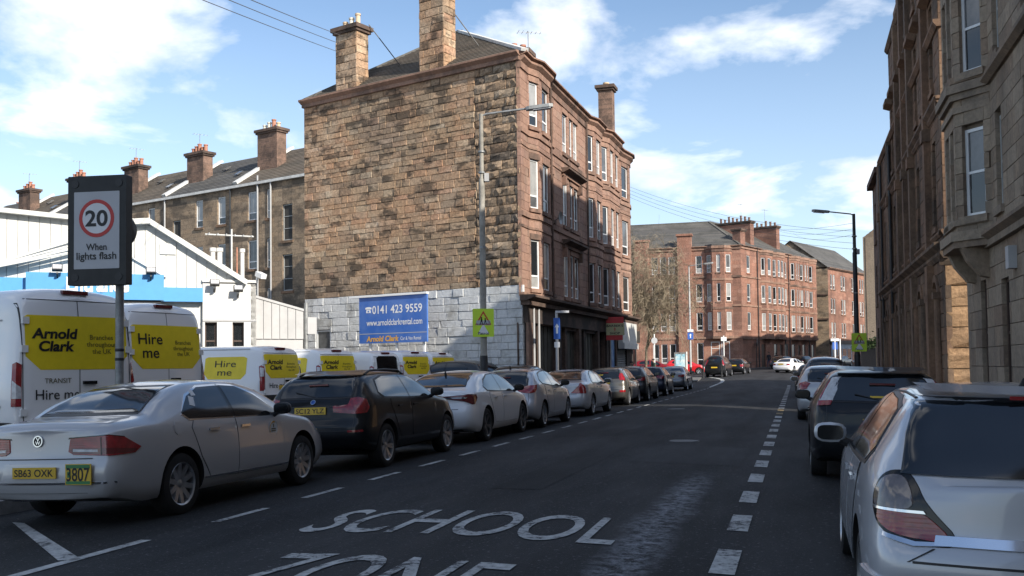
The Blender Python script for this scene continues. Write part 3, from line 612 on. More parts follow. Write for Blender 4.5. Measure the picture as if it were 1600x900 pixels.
def gpt(q, back): p = C0+gu*q+fu*back; return p
GR = gw.rz
c1 = gpt(9.85, .55); chimney(T1, c1, 1.36, .80, ZE+.1, 17.3, GR, 'gable', 3, ('buffpot', 'palepot', 'buffpot'), stones=True, poth=.5)
c2 = gpt(4.62, .55); chimney(T1, c2, 1.38, .86, ZE+.1, 18.75, GR, 'gable', 3, ('buffpot', 'palepot'), stones=True, poth=.5)
for q, dx in ((10.5, .1), (5.45, .1)):
    p = gpt(q-1.75, .55); strip3(T1, p+Vector((0,0,ZE+.5)), p+Vector((0,0,ZE+.5))+fu*.9+Vector((0,0,.5)), .32, .1, 'lead')
for q in (7.6, 2.9):
    b = MB(); p = gpt(q, 2.1); z = ZE+1.7; b.tube([(0,0,0), tuple(gpt(q+1.3, .8)-p+Vector((0,0,1.9)))], .025, 5); b.build('chimney_stay', M['poleblack'], T1, Vector((p.x, p.y, z))-T1.location)
chimney(T1, C0+fu*4.3+gu*1.6, .7, 1.0, ZE+.2, 15.7, math.pi/2-FA, 'brick', 2, ('terracotta',), potr=.15, poth=.4)
chimney(T1, C0+fu*20.2+gu*.9, .75, .85, ZE-.2, 18.2, math.pi/2-FA, 'brick', 1, ('buffpot',), potr=.2, poth=.3)
aerial(T1, fq(2.9, -.5, ZE+.7)-T1.location, 1.5, 6, a=.2)
# front: a shallow folded plan of bays, each face its own run of ashlar
plan = [(0, 0), (1.0, 0), (1.72, .26), (3.5, .26), (4.2, 0), (11.4, 0), (12.2, .26), (13.9, .26), (14.35, .06), (15.2, .38), (18.0, .38), (18.7, 0), (20.0, 0), (21.7, .24), (22.55, .1)]
FLZ = [(4.72, 6.80), (8.12, 10.22), (11.62, 13.52)]
wins = {1: [(.13, .62)], 2: [(.60, .95)], 4: [(.28, .5), (2.45, .85), (3.72, .62), (4.5, .85)], 5: [(.14, .56)], 6: [(.45, .9)], 8: [(.16, .58)], 9: [(.35, .85), (1.65, .85)], 12: [(.25, 1.1)]}
rw = random.Random(21)
fi = 0
for k in range(len(plan)-1):
    (qa, da), (qb, db) = plan[k], plan[k+1]; A, B = fq(qa, da), fq(qb, db); d = B-A; ln = d.length; a = math.atan2(d.x, d.y)
    w = Wall(T1, A, a, 'front_wall'); ops = []
    for (x, ww) in wins.get(k, []):
        for (z0, z1) in FLZ: ops.append((x, x+ww, z0, z1))
    w.backing(ln, 4.2, ZE, M['mortar'], .25, x0=.3 if k == 0 else 0)
    near = k <= 4
    w.stones(lay(ln, 4.34, ZE, .36, .55, 1.0, ops, .0, 0, seed=30+k, joint=.004), M['red'], 'ashlar', n_ind=(60, 45, 60, 8, 110)[k] if near else 0, seed=40+k, proud=.008)
    for (x0, x1, z0, z1) in ops:
        pn = rw.choice(PANES); o = w.window(x0, z0, x1-x0, z1-z0, 'tilt' if x1-x0 > .5 else 'sash', 'pvc' if x1-x0 > .52 or k != 4 else 'brownframe', [rw.choice(PANES), pn], .09)
        w.band(x0-.08, x1+.08, z1+.0, z1+.24, .035, 'redplain', 'lintel')
    for z in (4.52, 7.88, 11.36): w.band(-.01, ln+.01, z-.22, z-.02, .07, 'redplain', 'string_course')
    for z in (7.2, 10.62): w.band(-.01, ln+.01, z, z+.1, .045, 'redplain', 'string_course')
    w.band(-.02, ln+.02, ZE-.3, ZE-.02, .06, 'redplain', 'eaves_course'); w.band(-.04, ln+.04, ZE-.02, ZE+.2, .22, 'redplain', 'eaves_course', taper=1); w.band(-.06, ln+.06, ZE+.2, ZE+.36, .34, 'redplain', 'gutter_cornice', taper=1)
    if k == 4:
        for z in (7.05, 10.45):
            w.band(2.2, 5.6, z, z+.14, .12, 'redplain', 'hood_mould'); w.band(2.1, 5.7, z+.14, z+.36, .42, 'reddark', 'hood_mould', taper=1)
            for x in (2.3, 5.3): w.band(x, x+.2, z-.45, z, .2, 'redplain', 'console')
# ground floor shops
sw = Wall(T1, fq(0, .12), FA, 'shop_front')
gops = [(.75, 1.7, .15, 3.2), (2.0, 4.6, .5, 3.2), (5.2, 6.2, .1, 3.2), (6.6, 8.4, .4, 3.1), (8.8, 9.8, .1, 3.2), (10.2, 12.4, .4, 3.1), (12.9, 14.5, .1, 3.2), (15.6, 17.5, .15, 3.3), (17.8, 20.6, .15, 2.9)]
sw.face(FL, 0, 3.25, gops, M['reddark'], .3)
sw.band(0, 15.2, 3.25, 3.95, .10, 'reddark', 'shop_fascia'); sw.band(-.35, FL+.1, 3.95, 4.12, .28, 'reddark', 'shop_cornice'); sw.band(-.45, FL+.2, 4.12, 4.36, .5, 'reddark', 'shop_cornice', taper=1)
for i, (x0, x1, z0, z1) in enumerate(gops[:7]):
    b = MB(); b.bx((x0+.002, .18, z0), (x1-.002, .24, z1)); nm = 'boarding' if i in (1, 3, 5) else 'shop_door'
    for q in range(1, int((x1-x0)/.6)+1): b.bx((x0+q*.6-.02, .15, z0), (x0+q*.6+.02, .18, z1))
    b.build(nm, M['olive'] if i in (1, 3, 5) else M['gloss'], T1, sw.L(), sw.rz)
for x in (.0, 4.7, 8.45, 12.45, 14.6, 15.25):
    b = MB(); b.bx((x, -.12, 0), (x+.42 if x else .6, .0, 3.25)); b.bx((x-.04, -.16, 0), (x+.46 if x else .64, -.0, .45)); b.build('pilaster', M['redplain'] if x < 1 else M['reddark'], T1, sw.L(), sw.rz)
for x in (.82, 1.55, 15.45): b = MB(); b.tube([(x, -.1, .2), (x, -.1, 3.9)], .05, 8); b.build('drainpipe', M['cladgrey'], T1, sw.L(), sw.rz)
b = MB(); b.bx((15.62,.1,.15),(17.48,.16,3.3)); b.build('shop_window', M['poster'], T1, sw.L(), sw.rz)
b = MB()
for k in range(26): b.prism([(.12, .15+k*.106), (.06, .2+k*.106), (.12, .256+k*.106)], 17.82, 20.58, 0)
b.build('roller_shutter', M['shutter'], T1, sw.L(), sw.rz)
b = MB(); b.bx((15.6,-.22,3.35),(18.0,-.02,4.0)); b.build('shop_fascia_board', M['shopred'], T1, sw.L(), sw.rz)
b = MB(); b.bx((18.0,-.3,2.75),(22.3,-.02,3.95)); b.bx((18.0,-.4,2.4),(22.3,-.02,2.75)); b.build('shop_fascia_board', M['clad'], T1, sw.L(), sw.rz)
# double-sided sign projecting from the barber's
SG = thing('shop_sign', 'red and cream projecting shop sign with dark lettering beside the roller shutter', 'sign', sw.W(14.3, -.1, 0))
sg = Wall(SG, sw.W(14.3, -.1, 0), FA+math.pi/2+R(-14))
for (z0, z1, m, ww) in ((3.58, 3.92, 'shopred', 1.0), (2.66, 2.93, 'shopred', .95), (2.93, 3.58, 'cream', 1.04)):
    b = MB(); b.bx((0.05, -.09 if m == 'cream' else -.06, z0), (ww, .09, z1)); b.build('sign_board', M[m], SG, sg.L(0, 0, .15), sg.rz)
X0 = Matrix.Rotation(sg.rz, 4, 'Z') @ Matrix.Rotation(R(90), 4, 'X')
text("BARBER'S", .9, .13, M['ink'], SG, Matrix.Translation(sg.L(.52, -.095, 3.59)) @ X0, .02); text('SHOP', .55, .13, M['ink'], SG, Matrix.Translation(sg.L(.52, -.095, 3.18)) @ X0, .02)
b = MB(); b.bx((.50,-.1,3.29),(.54,-.09,3.50)); b.bx((.46,-.1,3.40),(.58,-.0905,3.43)); b.build('emblem', M['shopred'], SG, sg.L(0,0,.0), sg.rz)
b = MB(); b.tube([(0,0,0),(0,0,.0001)], .01, 4); 
# rear return and far side, so the block is closed
for A, B in ((fq(FL), GLc+fu*FL), (GLc+fu*FL, GLc)):
    d = B-A; w = Wall(T1, A, math.atan2(d.x, d.y), 'rear_wall'); w.backing(d.length, 0, ZE, M['tan'], .3, y=0)
# wall-mounted satellite dish and pipes on the front
b = MB(); b.lathe([(0,.10),(.18,.07),(.3,0)], 16, 'Y'); b.tube([(0,.1,0),(0,.3,-.1)], .02, 5); b.build('satellite_dish', M['steel'], T1, fq(4.9, .35, 8.2)-T1.location, 1.2)
for q in (4.32, 11.2, 18.85): b = MB(); b.tube([(0,0,4.4),(0,0,ZE)], .05, 7); b.build('drainpipe', M['reddark'], T1, fq(q, .1, 0)-T1.location)
# ---------------------------------------------------------------- terrace seen from the rear
Q0 = Vector((-13.43, 64, 0)); LA = R(-55); lu = az(LA)
def terrace():
    T = thing('rear_tenement', 'long soot-stained rubble tenement rear with white windows and slate roof behind the depot', 'tenement', Q0)
    LEN = 46.; E = 13.9; e = 6.
    far = Q0+lu*LEN; near = Q0-lu*e
    w = Wall(T, far, LA+math.pi, 'rear_wall'); X = lambda q: LEN-q
    cols = [(5.43, .95, 'pvc'), (8.59, .85, 'pvc'), (2.0, .95, 'dark'), (11.0, .8, 'pvc'), (13.6, .9, 'dark2'), (16.6, .85, 'pvc'), (19.6, .9, 'pvc'), (22.6, .85, 'pvc'), (25.5, .9, 'dark'), (29, .9, 'pvc'), (32.5, .9, 'pvc'), (36, .9, 'dark'), (40, .9, 'pvc'), (3.55, .42, 'slit'), (-.5, .6, 'slit'), (-3.4, .9, 'pvc')]
    ops = []
    for q, ww, kd in cols:
        for fl in range(4):
            z = 11.55-3.32*fl
            if kd.startswith('dark'): z -= 1.65
            if z < .3: continue
            ops.append((X(q), X(q)+ww, z, z+1.95 if not kd.startswith('dark') else z+2.4, kd))
    w.face(LEN+e, 0, E, [o[:4] for o in ops], M['tan'], .22)
    for x0, x1, z0, z1, kd in ops:
        w.window(x0, z0, x1-x0, z1-z0, 'tilt' if kd != 'dark' else 'bars', 'pvc' if not kd.startswith('dark') else 'oldframe', [rw.choice(PANES), 'pane_dim' if rw.random() < .5 else 'pane_blind'] if not kd.startswith('dark') else 'board', .12, True, 'brownstone')
    w.band(-.1, LEN+e, E, E+.18, .22, 'lead', 'gutter')
    up = Vector((-lu.y, lu.x, 0)); up = -w.n
    ridge0, ridge1 = near+up*5.0, far+up*5.0; ridge0.z = ridge1.z = E+3.5
    a, c = near+w.n*.2, far+w.n*.2; a.z = c.z = E+.18
    qs = [-6, 6.5, 14.4, 22.3, 30.2, 38, 46]
    for i in range(len(qs)-1):
        p0, p1 = Q0+lu*qs[i], Q0+lu*qs[i+1]
        A, B = p1+w.n*.2, p0+w.n*.2; A.z = B.z = E+.18; C, D = p0+up*5, p1+up*5; C.z = D.z = E+3.5
        roof_slabs(T, [(A, B, C, D)], 'tile' if i % 2 == 0 else 'slate', .34)
        C2, D2 = p0+up*10, p1+up*10; C2.z = D2.z = E; b = MB(); b.add([C-Q0, D-Q0, D2-Q0, C2-Q0], [(0,1,2,3)]); b.build('rear_roof', M['slate'], T)
        if i: strip3(T, B+Vector((0,0,.12)), C+Vector((0,0,.18)), .42, .18, 'lead', 'skew_coping')
        for v in range(2):
            q = qs[i]+1.8+3*v; p = Q0+lu*q+up*(1.6+1.4*v); b = MB(); b.bx((-.2,-.3,0),(.2,.3,.06)); b.build('rooflight', M['slate'] if v else M['pane_dim'], T, Vector((p.x, p.y, E+.30+.66*(1.8+1.4*v)))-Q0, (R(33), 0, w.rz))
    for q, n, ms, hh, w_ in ((5.5, 4, ('palepot', 'palepot', 'terracotta', 'buffpot'), 17.9, 2.0), (13.4, 5, ('terracotta',), 17.3, 1.9), (21.3, 5, ('terracotta',), 17.3, 1.9), (29.2, 4, ('terracotta',), 17.3, 1.9), (37, 4, ('terracotta',), 17.2, 1.9)):
        p = Q0+lu*q+up*2.2; chimney(T, p, w_, .85, E+.6, hh, w.rz, 'brick', n, ms, potr=.17, poth=.7 if q < 5 else .55)
        if q > 6: aerial(T, Vector((p.x, p.y, hh+.3))-Q0, 1.5, 5)
    for q in (7.1, 3.0, 14.4, 4.3, 23.2):
        b = MB(); b.tube([(0,0,1.5),(0,0,E+.6 if q == 4.3 else E)], .06, 7); b.build('drainpipe', M['cladgrey'] if q != 7.1 else M['poleblack'], T, (Q0+lu*q+w.n*.12)-Q0)
    for q in (-.2,):
        p = Q0+lu*q+up*8; chimney(T, p, 1.4, .8, E, 17.2, w.rz, 'pinkrender', 3, ('terracotta',), potr=.16)
terrace()
# far roofs over the depot, at the left edge
P9 = Vector((-46, 92, 0)); T9 = thing('distant_terrace', 'distant slate roofed houses with a pink rendered chimney, above the depot roof', 'house', P9)
w9 = Wall(T9, P9-lu*(-9), LA+math.pi); w9.backing(30, 0, 12.6, M['tan'], .3, y=0)
for i in range(3):
    p0, p1 = P9+lu*(9-10*i), P9+lu*(9-10*(i+1)); up = -w9.n
    A, B = p0+w9.n*.2, p1+w9.n*.2; A.z = B.z = 12.7; C, D = p1+up*5, p0+up*5; C.z = D.z = 15.6; roof_slabs(T9, [(A, B, C, D)], 'slate', .4); strip3(T9, A+Vector((0,0,.1)), D+Vector((0,0,.15)), .5, .2, 'lead', 'skew_coping')
chimney(T9, P9+lu*2.2-w9.n*1.5, 2.6, 1.1, 13, 16.4, w9.rz, 'pinkrender', 4, ('terracotta',), potr=.24, poth=1.0)
# ---------------------------------------------------------------- the white depot
D0 = Vector((-13.95, 36, 0)); DA = R(68); du = az(DA)
DP = thing('hire_depot', 'white clad hire depot with sky blue fascia and a ribbed gable behind the vans', 'depot', D0)
dw = Wall(DP, D0, DA, 'front_wall')
def dbox(name, m, x0, x1, y0, y1, z0, z1): b = MB(); b.bx((x0, y0, z0), (x1, y1, z1)); return b.build(name, M[m], DP, dw.L(), dw.rz)
dbox('hall', 'clad', -30, 4.45, .2, 18, 0, 4.5)
# entrance block
dbox('entrance_fascia', 'fascia', -3.3, 1.2, -.75, .15, 4.0, 4.92); dbox('entrance_fascia', 'fascia', -14, -3.34, -.4, .17, 3.85, 4.75); dbox('fascia_band', 'fascia', 1.22, 2.6, -.12, .15, 4.0, 4.52)
dbox('entrance_glazing', 'pane', -9, 1.1, -.02, .15, .2, 3.9); dbox('entrance_soffit', 'trim', -3.2, 1.1, -.65, .1, 3.9, 3.99)
text('Entrance', 2.05, .52, M['white'], DP, Matrix.Translation(dw.L(-1.0, -.77, 4.52)) @ Matrix.Rotation(dw.rz, 4, 'Z') @ Matrix.Rotation(R(90), 4, 'X'), .035)
# white side block with two windows
bl = Wall(DP, dw.W(2.6, 0, 0), DA, 'side_block'); bl.face(1.95, 0, 4.75, [(.08, .52, .9, 3.25), (1.08, 1.5, .9, 3.25)], M['render'], .3)
for x in (.08, 1.08): bl.window(x, .9, .43, 2.35, 'top', 'brownframe', 'pane', .2, False)
bl.band(-.02, 2.0, 4.75, 4.85, .08, 'render', 'coping'); bl.band(0, 1.96, 3.28, 3.36, .03, 'cladgrey', 'string_course')
s2 = Wall(DP, bl.W(1.95, .0, 0), DA-math.pi/2, 'side_wall'); s2.backing(9, 0, 4.75, M['render'], .2, y=0)
# ribbed gable, built sheet by sheet
def gable(px, roofpts, z0, nm):
    w = Wall(DP, dw.W(px[0], .12, 0), DA); n = int((px[1]-px[0])/.34)
    for i in range(n):
        x0 = px[0]+(px[1]-px[0])*i/n; x1 = px[0]+(px[1]-px[0])*(i+1)/n
        def hz(x): return float(np.interp(x, [p[0] for p in roofpts], [p[1] for p in roofpts]))
        h0, h1 = hz(x0), hz(x1)
        if max(h0, h1)-z0 < .05: continue
        e = .008; b = MB(); b.prism([(x0+e, z0), (x1-e, z0), (x1-e, max(z0+.01, h1)), (x0+e, max(z0+.01, h0))], -.0, -.05, 1)
        b.build('cladding_panel', M['clad'], DP, dw.L(0, .1, 0), dw.rz)
gable((-.5, 4.2), [(-.5, 6.75), (.75, 6.85), (4.1, 4.72), (4.2, 4.7)], 4.5, 'g')
gable((-14, -.5), [(-14, 7.75), (-4.2, 7.05), (-.5, 6.75)], 4.7, 'h')
for pp in ([(-14, 4.6), (4.1, 4.6), (.75, 6.8), (-.5, 6.7), (-4.2, 7.0), (-14, 7.7)],): b = MB(); b.prism(pp, .008, .10, 1); b.build('gable_backing', M['clad'], DP, dw.L(0, .1, 0), dw.rz)
def dstrip(a, c, w_, h_, m, nm): strip3(DP, dw.W(*a), dw.W(*c), w_, h_, m, nm)
dstrip((.7, .0, 6.92), (4.2, .0, 4.72), .5, .18, 'clad', 'verge'); dstrip((-.1, .0, 6.84), (.75, .0, 6.92), .6, .2, 'clad', 'verge'); dstrip((-14, -.0, 7.8), (-.3, .0, 6.82), .5, .16, 'clad', 'verge')
for k in range(4): dstrip((-5.6+.25*k, -.1-.12*k, 4.75+.06*k), (-1.2+.2*k, -.1-.1*k, 6.35-.12*k), .14, .06, 'clad', 'roof_rib')
dstrip((-.4, -.02, 5.9), (1.3, -.02, 4.9), .1, .05, 'clad', 'verge')
b = MB(); p = [dw.L(-14, .3, 7.75), dw.L(-.4, .3, 6.8), dw.L(.75, .3, 6.9), dw.L(4.2, .3, 4.72)]; q = [v+Vector((dw.n*-16)) for v in p]
b.add(p+q, [(0,1,5,4),(1,2,6,5),(2,3,7,6)]); b.build('roof', M['cladgrey'], DP)
dbox('vent_panel', 'clad', 1.1, 1.65, -.0, .06, 5.75, 6.15)
def flood(x, z, y0):
    b = MB(); b.bx((-.17,-.14,-.05),(.17,.02,.17)); b.bx((-.03,0,-.14),(.03,.30,-.08)); o = b.build('floodlight', M['poleblack'], DP, dw.L(x, y0-.22, z), (R(-25), 0, dw.rz)); b = MB(); b.bx((-.14,-.155,-.02),(.14,-.141,.14)); b.build('lens', M['lampclear'], o)
flood(-2.3, 4.98, -.75); flood(.75, 4.95, -.75); flood(3.0, 4.62, -.1); flood(3.85, 4.42, -.1)
def pipe(x, z0, z1, r, m, nm='flue'): b = MB(); b.lathe([(r,z0),(r,z1-.15),(r*1.35,z1-.14),(r*1.35,z1),(0,z1)], 12); return b.build(nm, M[m], DP, dw.L(x, .9, 0))
pipe(3.05, 4.6, 6.15, .09, 'render'); pipe(3.3, 4.6, 6.15, .1, 'render'); pipe(4.15, 4.7, 6.15, .08, 'render')
b = MB(); b.tube([(0,0,4.7),(0,0,6.9)], .035, 6); b.tube([(-1.0,0,6.65),(.85,0,6.65)], .03, 5)
for k in range(6): b.tube([(-.9+k*.33,-.3+.03*k,6.67),(-.9+k*.33,.35-.03*k,6.67)], .018, 4)
b.build('aerial', M['lead'], DP, dw.L(3.75, .9, 0), .5)
b = MB(); b.tube([(0,0,4.7),(0,0,6.2)], .03, 6); b.build('pipe', M['terracotta'], DP, dw.L(3.95, .9, 0))
b = MB(); b.bx((-.12,-.35,0),(.12,.05,.18)); b.bx((-.03,0,-.2),(.03,.06,.1)); b.build('security_camera', M['white'], DP, dw.L(4.62, -.05, 5.0), (R(20), 0, dw.rz+.5))
# grey lean-to between depot and tenement
LE = dw.W(4.5, 2.5, 0); LN = thing('lean_to_shed', 'pale grey clad lean-to shed between the white depot and the rubble wall', 'shed', LE)
lw = Wall(LN, LE, R(58))
n = 7
for i in range(n):
    x0, x1 = i*.34, (i+1)*.34; z0_, z1_ = 4.5-.11*i*.75, 4.5-.11*(i+1)*.75; b = MB(); b.prism([(x0+.01, 2.7), (x1-.01, 2.7), (x1-.01, z1_), (x0+.01, z0_)], 0, -.06, 1); b.build('cladding_panel', M['cladgrey'], LN, lw.L(), lw.rz)
b = MB(); b.bx((0,.0,0),(n*.34,4,2.7)); b.build('shed_wall', M['cladgrey'], LN, lw.L(), lw.rz); b = MB(); b.bx((.3,-.05,0),(.9,.02,2.4)); b.build('door', M['pane_dim'], LN, lw.L(), lw.rz)
b = MB(); b.add([(0,-.1,4.55),(n*.34,-.1,3.95),(n*.34,4,3.95),(0,4,4.55),(0,-.1,4.45),(n*.34,-.1,3.85)], [(0,1,2,3),(4,5,1,0)]); b.build('roof', M['cladgrey'], LN, lw.L(), lw.rz, fix=False)
b = MB(); b.tube([(0,0,0),(0,0,4.2)], .09, 8); b.build('drainpipe', M['steel'], LN, lw.L(n*.34+.1, -.1, 0)); b = MB(); b.bx((-.2,-.15,2.9),(.2,.1,3.6)); b.build('meter_box', M['cladgrey'], LN, lw.L(n*.34+.3, -.1, 0), lw.rz)
# ---------------------------------------------------------------- red corner tenement across the side street
RC = Vector((26.75, 115.2, rise(115.2))); RFA, RLA = R(38.2), R(-73.9); RH = 14.25
ruf, rul = az(RFA), az(RLA)
RT_ = thing('red_tenement', 'red sandstone corner tenement with white windows and canted bays across the side street', 'tenement', RC)
RFL, RLL = 22.6, 34.
rf = Wall(RT_, RC, RFA, 'front_wall'); rl = Wall(RT_, RC+rul*RLL, RLA+math.pi, 'side_wall')
FZ = [(.75, 3.0), (4.55, 6.65), (7.9, 10.0), (11.3, 13.35)]
def farwin(w, x, fl, ww, base, style='tilt', m='pvc', pn=None, dz=0): 
    z0, z1 = FZ[fl]; w.window(x, z0+dz, ww, z1-z0, style, m, pn or [rw.choice(PANES), rw.choice(PANES)], .1, fl > 0, 'redfar')
# side facing the junction: X measured from its far end
SX = lambda d: RLL-d
sops, swn = [], []
for d, ww in ((5.2, .72), (8.4, .72), (9.4, .72), (10.4, .72), (15.5, .72), (17.0, .72), (20, .72), (24, .8), (29, .8)):
    for fl in range(4):
        z = (.45, 3.1) if d == 5.2 and fl == 0 else FZ[fl]
        sops.append((SX(d), SX(d)+ww, *z)); swn.append((SX(d), z, ww))
rl.face(RLL, 0, RH, sops, M['redfar'], .22)
for x, z, ww in swn: rl.window(x, z[0], ww, z[1]-z[0], 'tilt', 'pvc' if z[0] > 1 or x > 20 else 'oldframe', [rw.choice(PANES), 'pane'], .1, True, 'redplain')
def bay(root, w, x0, x1, d, z0, z1, cant, wz, wn, m='redfar', cap=True, style='tilt', frame='pvc'):
    pts = [(x0, 0), (x0+cant, d), (x1-cant, d), (x1, 0)]
    for i in range(3):
        (a0, d0), (a1, d1) = pts[i], pts[i+1]; A, B = w.W(a0, -d0, 0), w.W(a1, -d1, 0); v = B-A; ln = v.length
        bw = Wall(root, A, math.atan2(v.x, v.y), 'bay_wall'); ops = []
        n = wn if i == 1 else 1; gp = .28 if n > 1 and ln < 3 else .5; ww = (ln-gp*(n+1))/n
        for k in range(n):
            xa = gp+k*(ww+gp)
            if i != 1: xa, wv = ln*.2, ln*.6
            else: wv = ww
            for zz in wz: ops.append((xa, xa+wv, *zz))
        bw.face(ln, z0, z1, ops, M[m], .16)
        for o in ops: bw.window(o[0], o[2], o[1]-o[0], o[3]-o[2], style, frame, [rw.choice(PANES), rw.choice(PANES)], .08, True, 'redplain' if m == 'redfar' else m)
    for zb, h, o in [(z0, .3, .1), (z1-.3, .3, .12)]+[(zz[1]+.35, .25, .06) for zz in wz]:
        b = MB(); b.prism([(x0-o, 0), (x0+cant-o*.4, -d-o), (x1-cant+o*.4, -d-o), (x1+o, 0)], zb, zb+h, 2); b.build('string_course', M['redplain'] if m == 'redfar' else M[m], root, w.L(), w.rz)
    b = MB(); b.prism([(x0, .05), (x0+cant, -d), (x1-cant, -d), (x1, .05)], z1-.02, z1+.22, 2); b.build('bay_roof', M['slate'], root, w.L(), w.rz); b = MB(); b.prism([(x0, .05), (x0+cant, -d), (x1-cant, -d), (x1, .05)], z0-.01, z0+.02, 2); b.build('bay_soffit', M['redplain'], root, w.L(), w.rz)
bay(RT_, rl, SX(4.1), SX(1.0), .7, 3.55, RH+.15, .85, FZ[1:], 1)
rl.window(SX(3.6), .6, 1.0, 2.6, 'top', 'pvc', ['pane', 'pane_dim'], .02, True); rl.window(SX(2.4), .6, .95, 2.6, 'plain', 'pvc', 'pane', .02, True)
for d in (7.3, 12.4): b = MB(); b.bx((SX(d), -.35, 0), (SX(d)+1.65, .5, RH+1.5 if d < 10 else RH+1.0)); b.bx((SX(d)-.12, -.5, RH+1.5 if d < 10 else RH+1.0), (SX(d)+1.77, .62, RH+1.75 if d < 10 else RH+1.25)); b.build('chimney_breast', M['redfar'], RT_, rl.L(), rl.rz)
for z in (3.55, 7.3, 10.7): rl.band(0, RLL, z, z+.24, .1, 'redplain')
rl.band(0, RLL, RH-.25, RH, .12, 'redplain', 'eaves_course'); rl.band(0, RLL, RH, RH+.2, .3, 'redplain', 'gutter_cornice', taper=1)
# front along the bending road
fops, fw = [], []
for x, ww, fls in ((1.55, .9, (1, 2, 3)), (12.55, .7, (1, 2, 3)), (8.9, 1.0, (0,)), (12.2, 1.0, (0,)), (14.4, 1.1, (0,)), (17.9, 1.0, (0,)), (21.0, 1.0, (0,))):
    for fl in fls: fops.append((x, x+ww, *FZ[fl])); fw.append((x, fl, ww))
doors = [(5.2, 1.3), (10.7, .9), (16.4, .9), (19.8, .8)]
rf.face(RFL, 0, RH, fops+[(x, x+ww, 0.05, 2.9) for x, ww in doors], M['redfar'], .22)
for x, fl, ww in fw: farwin(rf, x, fl, ww, RC, 'tilt' if fl else 'plain', 'pvc' if fl else 'oldframe', None if fl else ['pane'])
for x, ww in doors: b = MB(); b.bx((x+.01, .12, .05), (x+ww-.01, .19, 2.9)); b.build('door', M['brownframe'], RT_, rf.L(), rf.rz)
for x0, x1, n in ((5.2, 8.3, 1), (8.4, 11.9, 2), (14.2, 16.9, 2), (17.0, 19.9, 2), (20.2, 22.4, 1)): bay(RT_, rf, x0, x1, .55, 3.55, RH+.05, .6, FZ[1:], n)
for z in (3.45,): rf.band(0, RFL, z, z+.24, .1, 'redplain')
for z in (7.3, 10.7): rf.band(0, RFL, z, z+.2, .09, 'redplain')
rf.band(0, RFL, RH-.2, RH, .12, 'redplain', 'eaves_course'); rf.band(0, RFL, RH, RH+.2, .3, 'redplain', 'gutter_cornice', taper=1)
for x in (4.3, 12.2, 13.6, 20.05): b = MB(); b.tube([(x,-.12,0),(x,-.12,RH)], .06, 6); b.build('drainpipe', M['poleblack'], RT_, rf.L(), rf.rz)
def hiproof(T, O, uf, ul, fl, ll, z, h, m, depth=9.5):
    O = Vector((O.x, O.y, O.z+z)); inn = (uf*depth*.5/math.sin(RLA-RFA if 0 else R(67.9))) ; i2 = ul*depth*.5/math.sin(R(67.9))
    apex = O+inn*1.15+i2*1.15+Vector((0,0,h)); fE = O+uf*fl; lE = O+ul*ll; fR = fE+i2*1.15+Vector((0,0,h)); lR = lE+inn*1.15+Vector((0,0,h))
    o1 = (uf.cross(Vector((0,0,1))))*.3; 
    roof_slabs(T, [(O+o1*0, fE, fR, apex)], m, .4); roof_slabs(T, [(lE, O, apex, lR)], m, .4)
    b = MB(); bb = T.location; bk1 = fE+i2*2.3; bk2 = lE+inn*2.3; c = O+inn*2.3+i2*2.3
    b.add([fR-bb, apex-bb, c-bb, bk1-bb], [(0,1,2,3)]); b.add([apex-bb, lR-bb, bk2-bb, c-bb], [(0,1,2,3)]); b.add([fE-bb, fR-bb, bk1-bb], [(0,1,2)]); b.build('rear_roof', M[m], T)
    strip3(T, O, apex, .3, .14, m, 'hip_ridge'); strip3(T, apex, fR, .3, .14, m, 'ridge'); strip3(T, apex, lR, .3, .14, m, 'ridge')
hiproof(RT_, RC, ruf, rul, RFL, RLL, RH+.2, 3.7, 'slate', 10.5)
def cst(T, w, x, y, wx, wy, z0, z1, pots, m='redfar', r=.2): p = w.W(x, y, 0); chimney(T, Vector((p.x, p.y, 0)), wx, wy, T.location.z+z0, T.location.z+z1, w.rz, m, pots, ('brickpot',) if 0 else ('reddark_pot',) if 0 else ('terracotta',), potr=r, poth=1.05)
M['terracotta_dull'] = mat('dull_clay_pot', (.22,.13,.10), .9, var=.3)
def cst(T, w, x, y, wx, wy, z0, z1, pots, m='redfar', r=.2): p = w.W(x, y, 0); chimney(T, Vector((p.x, p.y, 0)), wx, wy, T.location.z+z0, T.location.z+z1, w.rz, m, pots, ('terracotta_dull',), potr=r*.8, poth=.62)
cst(RT_, rf, 5.0, 3.0, 1.0, 4.4, RH, RH+3.3, 8); cst(RT_, rf, 13.4, 3.6, 1.0, 5.0, RH, RH+3.6, 8); cst(RT_, rf, 1.3, .8, 1.3, 1.0, RH-.3, RH+1.9, 0)
for x, y, h in ((4.6, 2.0, RH+3.6), (12.6, 2.5, RH+3.9)): aerial(RT_, rf.L(x, y, h), 2.2, 5)
p = rl.L(SX(13.5), 1.5, RH+2.5); aerial(RT_, p, 2.0, 5); aerial(RT_, rl.L(SX(18.5), 3, RH+3.3), 2.6, 4)
b = MB(); b.lathe([(0,.2),(.35,.14),(.55,0)], 16, 'Y'); b.build('satellite_dish', M['steel'], RT_, rf.L(3.1, -.5, 3.1), rf.rz+.4); b = MB(); b.tube([(3.2,-.25,0),(3.2,-.25,3.1)], .05, 6); b.build('dish_post', M['poleblack'], RT_, rf.L(), rf.rz)
for A, B in ((RC+ruf*RFL, RC+ruf*RFL+rul*11), (RC+rul*RLL+ruf*11, RC+rul*RLL)): d = B-A; w = Wall(RT_, A, math.atan2(d.x, d.y), 'gable_wall'); w.backing(d.length, 0, RH, M['tan'], .3, y=0)
